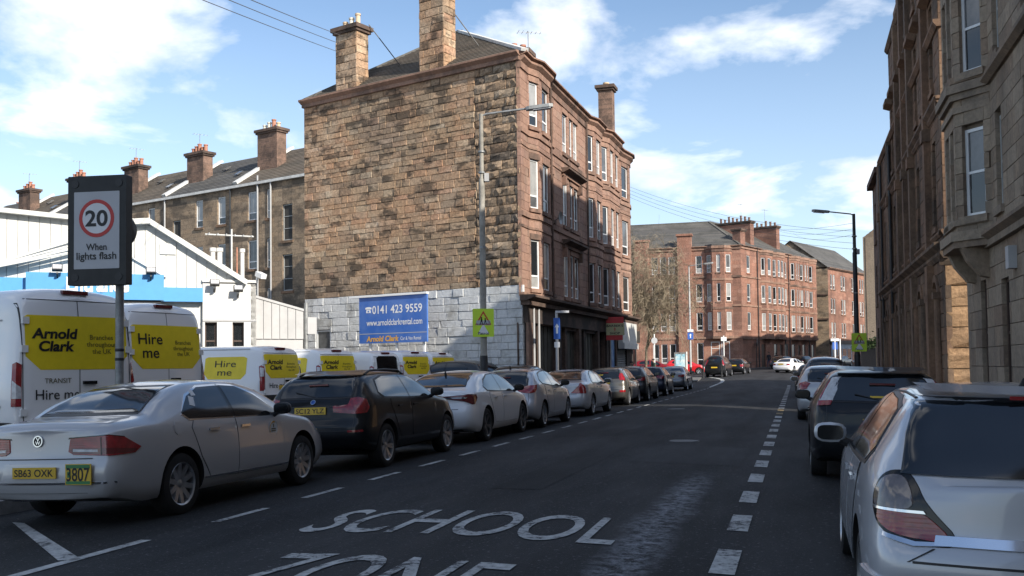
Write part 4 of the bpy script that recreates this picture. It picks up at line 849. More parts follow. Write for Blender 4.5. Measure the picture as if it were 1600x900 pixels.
# second block beyond it, its soot-dark gable showing
S0 = RC+ruf*27.5; S0.z = rise(S0.y); R2H = 13.3
R2 = thing('far_tenement', 'further red tenement with a dark rubble gable and a blue shopfront beyond the corner block', 'tenement', S0)
r2 = Wall(R2, S0, RFA, 'front_wall'); ops = []
for x, ww in ((.9, .75), (1.9, .75), (4.9, .8), (5.9, .8), (9.3, .8), (12.6, .85), (13.7, .7)):
    for fl in (1, 2, 3): ops.append((x, x+ww, FZ[fl][0]-.8, FZ[fl][1]-.8))
r2.face(16, 0, R2H, ops, M['redfar'], .22)
for o in ops: r2.window(o[0], o[2], o[1]-o[0], o[3]-o[2], 'tilt', 'pvc', [rw.choice(PANES), rw.choice(PANES)], .1, True)
r2.band(0, 16, 2.9, 3.35, .3, 'poleblack', 'shop_cornice'); r2.band(0, 16, R2H-.1, R2H+.2, .3, 'redplain', 'gutter_cornice', taper=1)
b = MB(); b.bx((.4,-.12,.3),(12,-.03,2.9)); b.build('shop_front', mat('pale_blue_shopfront', (.30,.38,.46), .5, var=.3, vscale=1.0), R2, r2.L(), r2.rz)
b = MB(); [b.bx((.9+1.9*k,-.14,.6),(2.4+1.9*k,-.125,2.2)) for k in range(6)]; b.build('shop_window', M['pane_dim'], R2, r2.L(), r2.rz)
g2a = RFA-math.pi/2-R(10); gv = az(g2a); G2 = Wall(R2, S0+gv*10, g2a+math.pi, 'gable_wall'); G2.backing(10, 0, R2H, M['tan'], .35, y=0)
for z in (6.2, 9.6): G2.band(0, 10, z, z+.2, .15, 'reddark')
b = MB(); q0, q1 = S0-S0+Vector((0,0,R2H+.2)), gv*10+Vector((0,0,R2H+.2)); pk = gv*5+Vector((0,0,R2H+4.2)); ln = ruf*17
b.add([q0, q1, pk], [(0,1,2)]); b.build('gable_peak', M['tan'], R2)
roof_slabs(R2, [(S0+q0-ruf*.2, S0+q0+ln, S0+pk+ln, S0+pk-ruf*.2), (S0+q1+ln, S0+q1-ruf*.2, S0+pk-ruf*.2, S0+pk+ln)], 'slate', .4)
b = MB(); b.add([q0+ln, q1+ln, pk+ln], [(0,1,2)]); b.bx((0,0,0),(.1,.1,.1)); b.build('gable_peak', M['tan'], R2)
# last block at the end of the road
S1 = S0+ruf*26; S1.z = rise(S1.y); R3 = thing('end_tenement', 'distant brown tenement closing the view at the end of the road', 'tenement', S1)
r3 = Wall(R3, S1, R(75), 'front_wall'); ops = [(x, x+.8, 1.2+3.3*f, 3.1+3.3*f) for x in (1, 3, 6, 8, 11, 14) for f in range(4)]; r3.face(30, 0, 13.5, ops, M['redfar'], .2)
for o in ops: r3.window(o[0], o[2], .8, 1.9, 'sash', 'pvc', [rw.choice(PANES)], .1, False)
w_ = R3.location; A, B = S1+Vector((0,0,13.5)), S1+az(R(75))*30+Vector((0,0,13.5)); bk = -r3.n*6+Vector((0,0,3.5)); roof_slabs(R3, [(A+r3.n*.3, B+r3.n*.3, B+bk, A+bk)], 'slate', .4)
# ---------------------------------------------------------------- right-hand side of the road
TW = 4.2
def rd(s, t=TW, z=0): x, y = xy(s, t); return Vector((x, y, z))
DN = RA+math.pi                                        # walls here run back towards the camera
A0 = rd(27.7); AT = thing('grey_tenement', 'grey sandstone tenement with canted sash window bays, nearest on the pavement', 'tenement', A0)
aw = Wall(AT, A0, DN, 'front_wall'); AH = 15.6; AL = 80.
aq = lambda s: 27.7-s
aops = []
AF = [(4.75, 6.75), (8.05, 10.1), (11.35, 13.3)]
for s1, s0 in ((23.4, 22.75), (20.6, 19.6), (18.3, 17.3)):
    for z in AF: aops.append((aq(s1), aq(s0), *z))
gap_ = [(aq(25.75), aq(25.0), .9, 3.35), (aq(23.25), aq(22.45), .9, 3.2), (aq(20.8), aq(19.7), .1, 3.2), (aq(18.4), aq(17.4), .9, 3.2)]
bayx = (aq(27.15), aq(23.95))
aw.backing(11.5, 0, AH, M['mortar'], .3)
allops = aops+gap_
sl = [q for q in lay(11.5, 0, 4.0, .42, .6, 1.15, allops, 0, 0, seed=51, joint=.004)]
aw.stones(sl, M['greystone'], 'ashlar', n_ind=150, seed=52, proud=.008)
sl = [q for q in lay(11.5, 4.3, AH, .36, .55, 1.05, aops+[(bayx[0]+.15, bayx[1]-.15, 4.3, AH)], 0, 0, seed=53, joint=.004)]
aw.stones(sl, M['greystone'], 'ashlar', n_ind=140, seed=54, proud=.008, name='upper_stone')
for o in aops: aw.window(o[0], o[2], o[1]-o[0], o[3]-o[2], 'sash', 'oldframe', ['pane', 'pane_dim'], .12, True, 'greystone')
for i, o in enumerate(gap_): aw.window(o[0], o[2], o[1]-o[0], o[3]-o[2], 'sash' if i != 2 else 'plain', 'brownframe', 'pane', .12, i != 2, 'greystone')
aw.band(0, 11.5, 4.0, 4.14, .12, 'greystone'); aw.band(0, 11.5, 4.14, 4.32, .24, 'greystone', taper=1); aw.band(0, 11.5, 7.75, 7.9, .1, 'greystone'); aw.band(0, 11.5, 7.6, 7.75, .18, 'greystone', taper=1); aw.band(0, 11.5, 11.0, 11.2, .16, 'greystone', taper=1); aw.band(-.1, 11.6, AH-.4, AH, .4, 'greystone', 'gutter_cornice', taper=1)
def abay(x0, x1, d, cant):
    pts = [(x0, 0), (x0+cant, d), (x1-cant, d), (x1, 0)]
    for i in range(3):
        (a0, d0), (a1, d1) = pts[i], pts[i+1]; A, B = aw.W(a0, -d0, 0), aw.W(a1, -d1, 0); v = B-A; ln = v.length; w = Wall(AT, A, math.atan2(v.x, v.y), 'bay_wall')
        ops = [(ln*.2, ln*.8, *z) for z in AF] if i != 1 else [(.22, .22+(ln-.66)/2, *z) for z in AF]+[(.44+(ln-.66)/2, ln-.22, *z) for z in AF]
        w.backing(ln, 4.2, AH, M['mortar'], .2); w.stones(lay(ln, 4.3, AH, .36, .5, .9, ops, 0, 0, seed=60+i, joint=.004), M['greystone'], 'ashlar', n_ind=40, seed=61+i, proud=.006)
        for o in ops: w.window(o[0], o[2], o[1]-o[0], o[3]-o[2], 'sash', 'pvc', ['pane', 'pane_dim'], .13, True, 'greystone')
    for z0, z1, o in ((4.05, 4.2, .1), (4.2, 4.42, .16), (4.56, 4.70, .08), (7.15, 7.3, .06), (7.45, 7.6, .10), (7.6, 7.8, .18), (7.85, 8.0, .08), (10.7, 10.85, .1), (10.85, 11.1, .18)):
        b = MB(); b.prism([(x0-o, .05), (x0+cant-o*.4, -d-o), (x1-cant+o*.4, -d-o), (x1+o, .05)], z0, z1, 2); b.build('string_course', M['greystone'], AT, aw.L(), aw.rz)
    for x in (x0+.7, x1-.7):
        b = MB(); b.prism([(-d*.95, 4.05), (0, 4.05), (0, 3.35), (-d*.3, 3.4), (-d*.75, 3.75)], x-.16, x+.16, 0); b.build('corbel', M['greystone'], AT, aw.L(), aw.rz)
abay(bayx[0], bayx[1], .62, .75)
b = MB(); b.bx((aq(21.9), -.16, 3.3), (aq(21.6), 0, 3.75)); b.build('alarm_box', M['cladgrey'], AT, aw.L(), aw.rz)
# gable end over the lane, shallow here so that the low sun comes through behind it
ge_ = Wall(AT, A0, RA+math.pi/2, 'end_wall')
e2 = Wall(AT, rd(27.7, TW+3.6), RA-math.pi/2, 'end_wall'); e2.backing(3.6, 0, AH, M['greystone'], .3, y=0)
e3 = Wall(AT, rd(16.2, TW+3.6), RA, 'rear_wall'); e3.backing(11.5, 0, AH, M['greystone'], .3, y=0)
# the same terrace carries on behind
lw2 = Wall(AT, rd(16.2), DN, 'front_wall'); lops = [(2+4.2*k, 3.1+4.2*k, *z) for k in range(14) for z in AF]; lw2.face(60, 0, AH, lops, M['greystone'], .2)
for o in lops[:24]: lw2.window(o[0], o[2], o[1]-o[0], o[3]-o[2], 'sash', 'pvc', ['pane', 'pane_dim'], .12, True, 'greystone')
b = MB(); b.bx((11.5, .3, 0), (72, 11, AH)); b.prism([(.3, AH), (5.6, AH+3.6), (11, AH)], 11.5, 72, 0); b.prism([(.0, AH), (1.9, AH+1.5), (3.9, AH)], -.1, 11.5, 0); b.build('roof', M['slate'], AT, aw.L(), aw.rz)
for q in (20, 34, 50): cst(AT, aw, q, 5.6, 1.0, 3.0, AH+2, AH+6, 6, 'brownstone')
# ---- the ornate brown building
B0 = rd(53.4); B1s = 31.6; BL = 53.4-B1s
BT = thing('brown_stone_hall', 'tall brown sandstone hall with arched ground floor windows and deep sloping string courses', 'hall', B0)
bw = Wall(BT, B0, DN, 'front_wall'); bq = lambda s: 53.4-s
hz = [(53.4, 11.6), (47.6, 11.6), (47.6, 14.4), (42.0, 14.4), (42.0, 18.6), (31.6, 18.6)]
arch = [(s, s+1.15) for s in (33.0, 35.0, 37.1, 39.4, 42.6, 45.4, 48.0, 50.6)]
bops = [(bq(b_), bq(a_), .9, 3.95) for a_, b_ in arch]
up = []
for s in (32.9, 35.3, 37.2, 39.6, 41.6, 44.2, 46.2, 49.2, 51.2):
    for z in ((5.6, 8.3), (9.9, 12.6), (14.0, 16.6)):
        if s > 47 and z[0] > 9 or s > 41.5 and z[0] > 13.5: continue
        up.append((bq(s+.75), bq(s), *z))
bw.backing(BL, 0, 11.6, M['mortar'], .3, trim=.25)
b = MB(); b.bx((bq(47.6), .16, 11.6), (BL-.25, .46, 15.6)); b.bx((bq(42.0), .16, 15.6), (BL-.25, .46, 20.2)); b.build('front_wall', M['mortar'], BT, bw.L(), bw.rz)
zst = lay(BL, 0, 4.55, .42, .6, 1.1, bops, 0, 0, seed=71); bw.stones(zst, M['brownstone'], 'ashlar', n_ind=180, seed=72, proud=.012)
u1 = lay(BL, 5.0, 11.6, .38, .55, 1.0, up, 0, 0, seed=73)+lay(BL, 11.6, 15.6, .38, .55, 1.0, up, 0, bq(47.6), seed=74)+lay(BL, 15.6, 20.2, .38, .55, 1.0, up, 0, bq(42.0), seed=75)
bw.stones(u1, M['brownstone'], 'ashlar', n_ind=110, seed=76, proud=.012, name='upper_stone')
for o in bops:     # arched heads: a spandrel fills the square corners of each opening
    x0, x1, z0, z1 = o; r_ = (x1-x0)/2; cx = (x0+x1)/2; zc = z1-r_; b = MB()
    for sgn in (-1, 1):
        pts = [(cx+sgn*r_*math.sin(t), zc+r_*math.cos(t)) for t in np.linspace(0, math.pi/2, 9)]
        for p, q in zip(pts[:-1], pts[1:]):
            poly = [p, q, (q[0], z1), (p[0], z1)]; b.prism(poly if sgn > 0 else poly[::-1], .0, .16, 1)
    pts = [(cx+(r_+.0)*math.cos(t), zc+(r_+.0)*math.sin(t)) for t in np.linspace(0, math.pi, 13)]; po = [(cx+(r_+.22)*math.cos(t), zc+(r_+.22)*math.sin(t)) for t in np.linspace(0, math.pi, 13)]
    for k in range(12): b.prism([pts[k], po[k], po[k+1], pts[k+1]], -.07, .02, 1)
    b.build('arch', M['brownstone'], BT, bw.L(), bw.rz)
    bw.window(x0, z0, x1-x0, z1-z0-.02, 'sash', 'brownframe', 'pane', .3, True, 'brownstone')
    for x in (x0-.28, x1+.04): b = MB(); b.tube([(x+.12, -.06, .6), (x+.12, -.06, zc)], .12, 10); b.bx((x-.03, -.22, zc), (x+.27, .05, zc+.2)); b.bx((x-.05, -.24, .3), (x+.29, .05, .6)); b.build('column', M['brownstone'], BT, bw.L(), bw.rz)
for o in up: bw.window(o[0], o[2], o[1]-o[0], o[3]-o[2], 'sash', 'brownframe' if o[2] < 9 else 'oldframe', ['pane', 'pane_dim'], .14, True, 'brownstone')
for z0, z1, o, x0 in ((4.5, 4.72, .14, 0), (4.72, 4.98, .30, 0), (5.2, 5.36, .10, 0), (8.95, 9.1, .10, 0), (9.1, 9.32, .20, 0), (11.4, 11.62, .16, 0), (13.15, 13.35, .14, bq(47.6)), (15.4, 15.62, .16, bq(47.6)), (17.2, 17.4, .14, bq(42)), (20.0, 20.3, .2, bq(42))): bw.band(x0, BL+.15, z0, z1, o, 'brownstone', 'string_course', taper=1)
for s in (34.3, 38.8, 41.0, 43.4, 47.7, 52.9):
    h = 20.0 if s < 42 else 15.3 if s < 47.5 else 11.4
    b = MB(); b.bx((bq(s)-.3, -.22, 0), (bq(s)+.3, .1, 4.5)); b.bx((bq(s)-.22, -.2, 5.0), (bq(s)+.22, .1, h)); b.bx((bq(s)-.27, -.26, 8.5), (bq(s)+.27, .1, 8.9)); b.build('pilaster', M['brownstone'], BT, bw.L(), bw.rz)
for o in up:
    if 9 < o[2] < 13: b = MB(); b.prism([(-.05, o[3]+.1), (-.32, o[3]+.2), (-.32, o[3]+.38), (.05, o[3]+.5)], o[0]-.2, o[1]+.2, 0); b.build('hood_mould', M['brownstone'], BT, bw.L(), bw.rz)
# end wall towards the camera, rock faced below and with large windows above
ew = Wall(BT, rd(B1s), RA+math.pi/2, 'end_wall'); EWL = 12.
ew.backing(EWL, 0, 20.2, M['mortar'], .3)
ew.stones(lay(3.6, .0, 4.3, .62, 1.9, 3.0, [], 0, 0, seed=81, bond=False), M['rockstone'], 'rough', n_ind=60, seed=82, proud=.05, name='rock_faced_stone')
eops = [(.35, 1.5, 5.6, 8.7), (.35, 1.5, 9.9, 12.9), (.35, 1.5, 14.2, 17.0)]
ew.stones(lay(EWL, 4.98, 20.2, .38, .55, 1.0, eops, 0, 0, seed=83), M['brownstone'], 'ashlar', n_ind=60, seed=84, proud=.012, name='upper_stone')
for o in eops: ew.window(o[0], o[2], o[1]-o[0], o[3]-o[2], 'sash', 'oldframe', ['pane', 'pane_dim'], .14, True, 'brownstone')
for z0, z1, o in ((4.3, 4.5, .06), (4.5, 4.72, .14), (4.72, 4.98, .30), (5.2, 5.36, .12), (8.95, 9.1, .1), (9.1, 9.32, .20), (13.15, 13.35, .14), (20.0, 20.3, .2)): ew.band(-.15, EWL, z0, z1, o, 'brownstone', 'string_course', taper=1)
b = MB(); b.bx((0, .47, 0), (bq(47.6), 11, 11.5)); b.bx((bq(47.6), .47, 0), (bq(42), 11, 15.5)); b.bx((bq(42), .47, 0), (BL-.47, 11, 20.1)); b.prism([(.47, 20.1), (5.5, 22.6), (11, 20.1)], bq(42), BL-.2, 0); b.build('roof', M['slate'], BT, bw.L(), bw.rz)
b = MB(); b.prism([(bq(44.4), 15.63), (bq(42.1), 15.63), (bq(42.1), 17.4), (bq(42.5), 17.4), (bq(42.5), 16.8), (bq(43.2), 16.8), (bq(43.2), 16.2), (bq(44.4), 16.2)][::-1], -.05, .5, 1); b.build('crow_steps', M['brownstone'], BT, bw.L(), bw.rz)
p = bw.W(bq(50.4), 1.0, 0); chimney(BT, Vector((p.x, p.y, 0)), 1.5, .9, 11.4, 13.6, bw.rz, 'brick', 2, ('terracotta_dull',), potr=.16)
for s in (47.4, 52.2): b = MB(); b.tube([(bq(s), -.12, .2), (bq(s), -.12, 11.2)], .06, 7); b.build('drainpipe', M['poleblack'], BT, bw.L(), bw.rz)
# darker plain block beyond, then the gable set back and a hedge-topped fence
c0 = rd(59.2); CT = thing('dark_brick_block', 'narrow dark brick block between the brown hall and the street end', 'building', c0)
cw = Wall(CT, c0, DN, 'front_wall'); cops = [(x, x+.9, z, z+2.1) for x in (1.2, 3.6) for z in (1.2, 4.6, 8.0)]; cw.face(5.78, 0, 11.3, cops, M['brick'], .22)
for o in cops: cw.window(o[0], o[2], .9, 2.1, 'sash', 'oldframe', ['pane', 'pane_dim'], .12, True, 'brownstone')
b = MB(); b.bx((0, .31, 0), (5.7, 11, 11.3)); b.build('core', M['brick'], CT, cw.L(), cw.rz); b = MB(); b.bx((-7.5, 1.3, 0), (-.001, 11, 11.2)); b.build('shadow_wing', M['brick'], CT, cw.L(), cw.rz); cw.band(0, 5.78, 11.1, 11.4, .3, 'brick', 'parapet')  # the unseen wing is added for the shadow it throws across the road
b = MB(); b.tube([(5.6,-.12,.2),(5.6,-.12,11)], .07, 7); b.build('drainpipe', M['poleblack'], CT, cw.L(), cw.rz)
d0 = Vector((35.6, 100, rise(100))); DT = thing('dark_gable_house', 'plain grey gabled tenement end facing the bend beyond the brown hall', 'tenement', d0)
DG = R(118); dgu = az(DG); dwl = Wall(DT, d0, DG, 'gable_wall'); dwl.backing(11, 0, 13.4, M['greystone'], .35, y=0)
b = MB(); b.prism([(0, 13.4), (11, 13.4), (5.5, 17.4)], 0, .35, 1); b.build('gable_peak', M['greystone'], DT, dwl.L(), dwl.rz)
dfw = Wall(DT, d0+az(RFA)*42, RFA+math.pi, 'front_wall'); dfo = [(42-x-1, 42-x, z, z+2.0) for x in (2, 5, 9, 12, 16, 20, 24, 28, 33, 38) for z in (1.0, 4.5, 7.8, 11.0)]; dfw.face(42, -.8, 13.4, dfo, M['greystone'], .2)
for o in dfo: dfw.window(o[0], o[2], 1.0, 2.0, 'sash', 'pvc', ['pane', 'pane_dim'], .12, False)
fa_ = az(RFA)*42; b_ = dgu*11; pk = dgu*5.5+Vector((0,0,17.4)); z1 = Vector((0,0,13.4)); roof_slabs(DT, [(d0+fa_+z1, d0+z1, d0+pk, d0+fa_+pk), (d0+b_+z1, d0+fa_+b_+z1, d0+fa_+pk, d0+pk)], 'slate', .4)
f0 = rd(74, 5.2); f0.z = rise(f0.y); FN = thing('timber_fence', 'dark timber fence with ivy along its top on the right pavement', 'fence', f0)
fw_ = Wall(FN, rd(92, 5.2), DN); 
fw_.O.z = f0.z
for k in range(30): b = MB(); b.bx((k*.6+.01, 0, 0), (k*.6+.58, .04, 2.3)); b.build('board', M['fence'], FN, fw_.L(), fw_.rz)
for k in range(8): b = MB(); b.bx((k*2.4, .04, 0), (k*2.4+.12, .16, 2.4)); b.build('post', M['fence'], FN, fw_.L(), fw_.rz)
HG = MB(); rh = random.Random(5)
for k in range(1500):
    p = Vector((rh.uniform(0, 17), rh.gauss(.1, .25), 2.3+abs(rh.gauss(0, .3)))); d = Vector((rh.gauss(0,1), rh.gauss(0,1), rh.gauss(0,1))).normalized()*.09; e = d.orthogonal().normalized()*.07
    HG.add([p-d, p+e, p+d, p-e], [(0,1,2,3)])
o = HG.build('ivy', M['ivy'], FN, fw_.L(), fw_.rz, fix=False); o['kind'] = 'stuff'
# ================================================================ vehicles
def pchip(pts):
    x = np.array([p[0] for p in pts], float); y = np.array([p[1] for p in pts], float); h = np.diff(x); d = np.diff(y)/h; m = np.zeros(len(x))
    for i in range(1, len(x)-1):
        if d[i-1]*d[i] > 0: w1, w2 = 2*h[i]+h[i-1], h[i]+2*h[i-1]; m[i] = (w1+w2)/(w1/d[i-1]+w2/d[i])
    m[0], m[-1] = d[0], d[-1]
    def f(q):
        q = np.clip(q, x[0], x[-1]); i = np.clip(np.searchsorted(x, q)-1, 0, len(h)-1); t = (q-x[i])/h[i]
        return y[i]*(1+2*t)*(1-t)**2+m[i]*h[i]*t*(1-t)**2+y[i+1]*t*t*(3-2*t)+m[i+1]*h[i]*t*t*(t-1)
    return f
def sst(a, b, x): t = np.clip((x-a)/(b-a), 0, 1); return t*t*(3-2*t)
def catmull(P, counts):
    P = np.array(P, float); out = []; n = len(P)
    E = np.vstack([2*P[0]-P[1], P, 2*P[-1]-P[-2]])
    for i in range(n-1):
        p0, p1, p2, p3 = E[i], E[i+1], E[i+2], E[i+3]
        t0 = 0; t1 = t0+max(1e-4, np.linalg.norm(p1-p0))**.5; t2 = t1+max(1e-4, np.linalg.norm(p2-p1))**.5; t3 = t2+max(1e-4, np.linalg.norm(p3-p2))**.5
        for k in range(counts[i]):
            t = t1+(t2-t1)*k/counts[i]
            a1 = (t1-t)/(t1-t0)*p0+(t-t0)/(t1-t0)*p1; a2 = (t2-t)/(t2-t1)*p1+(t-t1)/(t2-t1)*p2; a3 = (t3-t)/(t3-t2)*p2+(t-t2)/(t3-t2)*p3
            b1 = (t2-t)/(t2-t0)*a1+(t-t0)/(t2-t0)*a2; b2 = (t3-t)/(t3-t1)*a2+(t-t1)/(t3-t1)*a3; out.append((t2-t)/(t2-t1)*b1+(t-t1)/(t2-t1)*b2)
    out.append(P[-1]); return np.array(out)
CNT = [2, 2, 4, 5, 3, 5, 5, 4, 4]
class Body:
    """car shell lofted from side, plan and end profiles (x forward from the rear bumper, y left, z up), arches cut in it"""
    def __init__(s, sp):
        s.sp = sp; L = sp['L']
        top, belt, plan = pchip(sp['top']), pchip(sp['belt']), pchip(sp['plan']); tail = pchip(sp['tail']); nose = pchip(sp.get('nose', [(.2, .08), (.4, 0), (.62, .04), (.9, .3), (2.9, .5)]))
        zs0 = sp.get('zs', .22); tum = sp.get('tum', 1.0); rf = sp.get('rf', .86); crown = sp.get('crown', .045)
        xs = sorted(set([round(v, 3) for v in list(np.linspace(0, L, sp.get('n', 64)))+[.02, .05, .09, .14, .2, .27]+[L-.02, L-.05, L-.1, L-.16, L-.24]]))
        rows = []
        for x in xs:
            zt = float(top(x)); zb = min(float(belt(x)), zt-.035); w = float(plan(x)); h = zt-zb; g_ = float(sst(.08, .30, h))
            e = 1-float(sst(0, .5, x)); e2 = 1-float(sst(0, .5, L-x)); zs = zs0+.09*e+.02*e2
            ins = .05+.42*h*tum
            P = [(w*.70, zs), (w-.075, zs+.005), (w-.02, zs+.11), (w, zs+.36*(zb-zs)), (w-.008, zs+.76*(zb-zs)), (w-.04, zb)]
            G = [(w-.05-.40*ins, zb+.45*h), (w-.05-ins, zb+rf*h), ((w-.05-ins)*.66, zt-crown*.55), (0, zt)]
            H = [(w-.085, zb+.35*h), (w*.80, zb+.70*h), (w*.45, zb+.93*h), (0, zt)]
            P += [(a[0]*g_+b[0]*(1-g_), a[1]*g_+b[1]*(1-g_)) for a, b in zip(G, H)]
            rows.append(catmull(P, CNT))
        n = len(rows[0]); v = []; 
        def shift(x, z):
            dx = float(tail(z))*(1-float(sst(0, .75, x))); dn = float(nose(z))*(1-float(sst(0, .8, L-x))); return x+dx-dn
        ids = []
        for x, r in zip(xs, rows):
            a = []
            for (y, z) in r: a.append(len(v)); v.append((shift(x, z), -y, z))
            b_ = a[:-1]+[a[-1]]; c = []
            for (y, z) in r[:-1]: c.append(len(v)); v.append((shift(x, z), y, z))
            ids.append(a+c[::-1])      # bottom right .. top centre .. bottom left
        f = []; m = len(ids[0])
        for i in range(len(ids)-1):
            for j in range(m-1): f.append((ids[i][j], ids[i][j+1], ids[i+1][j+1], ids[i+1][j]))
            f.append((ids[i][m-1], ids[i][0], ids[i+1][0], ids[i+1][m-1]))   # floor
        for end in (0, -1):
            r, idr = rows[end], ids[end]; K = 9; bul = sp.get('bulge', (.07, .12))[0 if end == 0 else 1]; x0 = xs[end]; grid = []
            for i in range(n-1):
                row = [idr[i]]
                for k in range(1, K):
                    q = 1-2*k/K; y = r[i][0]*q; q2 = abs(q); z = r[i][1]+ (r[-1][1]-r[-2][1])*0
                    if i > n-6: z = r[i][1]
                    xx = shift(x0, z)+(-1 if end == 0 else 1)*bul*(1-q2**2.2)
                    row.append(len(v)); v.append((xx, -y, z))
                row.append(idr[m-1-i]); grid.append(row)
            for i in range(n-2):
                for k in range(K): f.append((grid[i][k], grid[i][k+1], grid[i+1][k+1], grid[i+1][k]))
            top_ = grid[n-2]; c = idr[n-1]
            for k in range(K): f.append((top_[k], top_[k+1], c))
        me = bpy.data.meshes.new('body'); me.from_pydata(v, [], f); me.validate()
        bm = bmesh.new(); bm.from_mesh(me); bmesh.ops.remove_doubles(bm, verts=bm.verts, dist=.0008); bmesh.ops.recalc_face_normals(bm, faces=bm.faces); bm.to_mesh(me); bm.free()
        me.materials.append(M['trim']); me.materials.append(M['black'])
        # wheel arches
        o = bpy.data.objects.new('tmp', me); COL.objects.link(o); c = MB(); s.axles = sp['axles']; Ra = sp['R']+sp.get('gap', .055); Wd = sp['W']/2
        for ax in s.axles:
            for sg in (-1, 1): c.prism([(ax+Ra*math.cos(t), sp['R']+.01+Ra*math.sin(t)*(1.0)) for t in np.linspace(0, 2*math.pi, 37)[:-1]], sg*(Wd-.36), sg*(Wd+.2), 1, 1)
        cm = c.mesh('cut', [M['trim'], M['black']]); co = bpy.data.objects.new('cut', cm); COL.objects.link(co)
        md = o.modifiers.new('b', 'BOOLEAN'); md.operation = 'DIFFERENCE'; md.object = co; md.solver = 'EXACT'
        dg = bpy.context.evaluated_depsgraph_get(); new = bpy.data.meshes.new_from_object(o.evaluated_get(dg))
        for q in (o, co): bpy.data.objects.remove(q)
        # lower black sills and valance by height
        s.me = new; new.name = 'body'
        for p in new.polygons:
            if p.material_index == 0 and p.center.z < zs0+sp.get('valance', .0): p.material_index = 1
        new.polygons.foreach_set('use_smooth', [True]*len(new.polygons)); new.set_sharp_from_angle(angle=R(38)); new.update()
        bm = bmesh.new(); bm.from_mesh(new); s.bvh = BVHTree.FromBMesh(bm); bm.free()
    def hit(s, kind, a, b, sg=1):
        Wd = s.sp['W']/2; L = s.sp['L']
        if kind == 'side': o, d = Vector((a, sg*3, b)), Vector((0, -sg, 0))
        elif kind == 'rear': o, d = Vector((-2, a, b)), Vector((1, 0, 0))
        elif kind == 'front': o, d = Vector((L+2, a, b)), Vector((-1, 0, 0))
        elif kind == 'top': o, d = Vector((a, b, 4)), Vector((0, 0, -1))
        elif kind == 'corner': d = Vector((.7071, -sg*.7071, 0)); o = Vector((0, sg*Wd, b))+Vector((.7071, sg*.7071, 0))*a-d*3; o.z = b
        elif kind == 'fcorner': d = Vector((-.7071, -sg*.7071, 0)); o = Vector((L, sg*Wd, b))+Vector((-.7071, sg*.7071, 0))*a-d*3; o.z = b
        h = s.bvh.ray_cast(o, d, 8)
        return (h[0], h[1], d) if h[0] is not None else (None, None, d)
    def patch(s, kind, poly, off=.004, sg=1, step=.06, soft=0, rim=True):
        """a thin skin following the shell inside an outline"""
        P = [tuple(p) for p in poly]
        for _ in range(soft):
            Q = []
            for i in range(len(P)): a, b = P[i], P[(i+1) % len(P)]; Q += [(a[0]*.75+b[0]*.25, a[1]*.75+b[1]*.25), (a[0]*.25+b[0]*.75, a[1]*.25+b[1]*.75)]
            P = Q
        A = sorted(set(round(p[0], 4) for p in P)); xs = []
        for a, b in zip(A[:-1], A[1:]): k = max(1, int((b-a)/step+.5)); xs += [a+(b-a)*i/k for i in range(k)]
        xs.append(A[-1]); cols = []; vs = []; hmax = max(p[1] for p in P)-min(p[1] for p in P); rows = max(1, int(hmax/step+.5)); e = 1e-5
        for i, x in enumerate(xs):
            q = x+e if i < len(xs)-1 else x-e; ys = []
            for j in range(len(P)):
                a, b = P[j], P[(j+1) % len(P)]
                if (a[0]-q)*(b[0]-q) < 0: ys.append(a[1]+(b[1]-a[1])*(q-a[0])/(b[0]-a[0]))
            if len(ys) < 2: cols.append(None); continue
            lo, hi = min(ys), max(ys); col = []
            for r in range(rows+1):
                h, nn, d = s.hit(kind, x, lo+(hi-lo)*r/rows, sg)
                if h is None: col = None; break
                if nn.dot(d) > 0: nn = -nn
                col.append((h, nn))
            cols.append(col)
        b = MB(); last = None
        for col in cols:
            if col is None: last = None; continue
            ix = []
            for h, nn in col: ix.append(len(b.v)); b.v.append(tuple(h+(nn*.6-d*.4).normalized()*off))
            if last:
                for r in range(rows): b.f.append((last[r], ix[r], ix[r+1], last[r+1])); b.m.append(0)
                if rim:
                    for r in (0, rows):
                        pa, pb = Vector(b.v[last[r]]), Vector(b.v[ix[r]]); q = len(b.v); b.v += [tuple(pa+d*(off+.004)), tuple(pb+d*(off+.004))]; b.f.append((last[r], ix[r], q+1, q)); b.m.append(0)
            last = ix
        return b, d
    def part(s, root, name, kind, poly, m, off=.004, sg=1, step=.06, soft=0):
        b, d = s.patch(kind, poly, off, sg, step, soft)
        if not b.f: return None
        me = b.mesh(name, M[m], fix=False)
        if me.polygons[0].normal.dot(d) > 0: me.flip_normals()
        me.polygons.foreach_set('use_smooth', [True]*len(me.polygons)); me.set_sharp_from_angle(angle=R(35))
        return link(name, me, root)
    def both(s, root, name, kind, poly, m, **k):
        return [s.part(root, name, kind, poly, m, sg=sg, **k) for sg in (-1, 1)]
    def lettering(s, root, body, kind, c, w, h, m='ink', sg=1, bold=0, shear=0, off=.011, lead=1.0, spacing=1.0, slope=0):
        me = text_mesh(body, bold, shear, spacing, 0, lead); co = np.array([v.co[:] for v in me.vertices]); lo, hi = co.min(0), co.max(0); d = hi-lo
        sx = w/d[0]; sy = h/d[1] if h else sx; mid = (lo+hi)/2
        for v in me.vertices:
            u, q = (v.co.x-mid[0])*sx, (v.co.y-mid[1])*sy
            a = c[0]-u if kind == 'rear' or (kind == 'side' and sg > 0) else c[0]+u
            p, nn, dd = s.hit(kind, a, c[1]+q+slope*u, sg)
            v.co = p-dd*off if p is not None else Vector((0, 0, .5))
        me.materials.clear(); me.materials.append(M[m]); me.update(); return link('lettering', me, root)
WH = {}
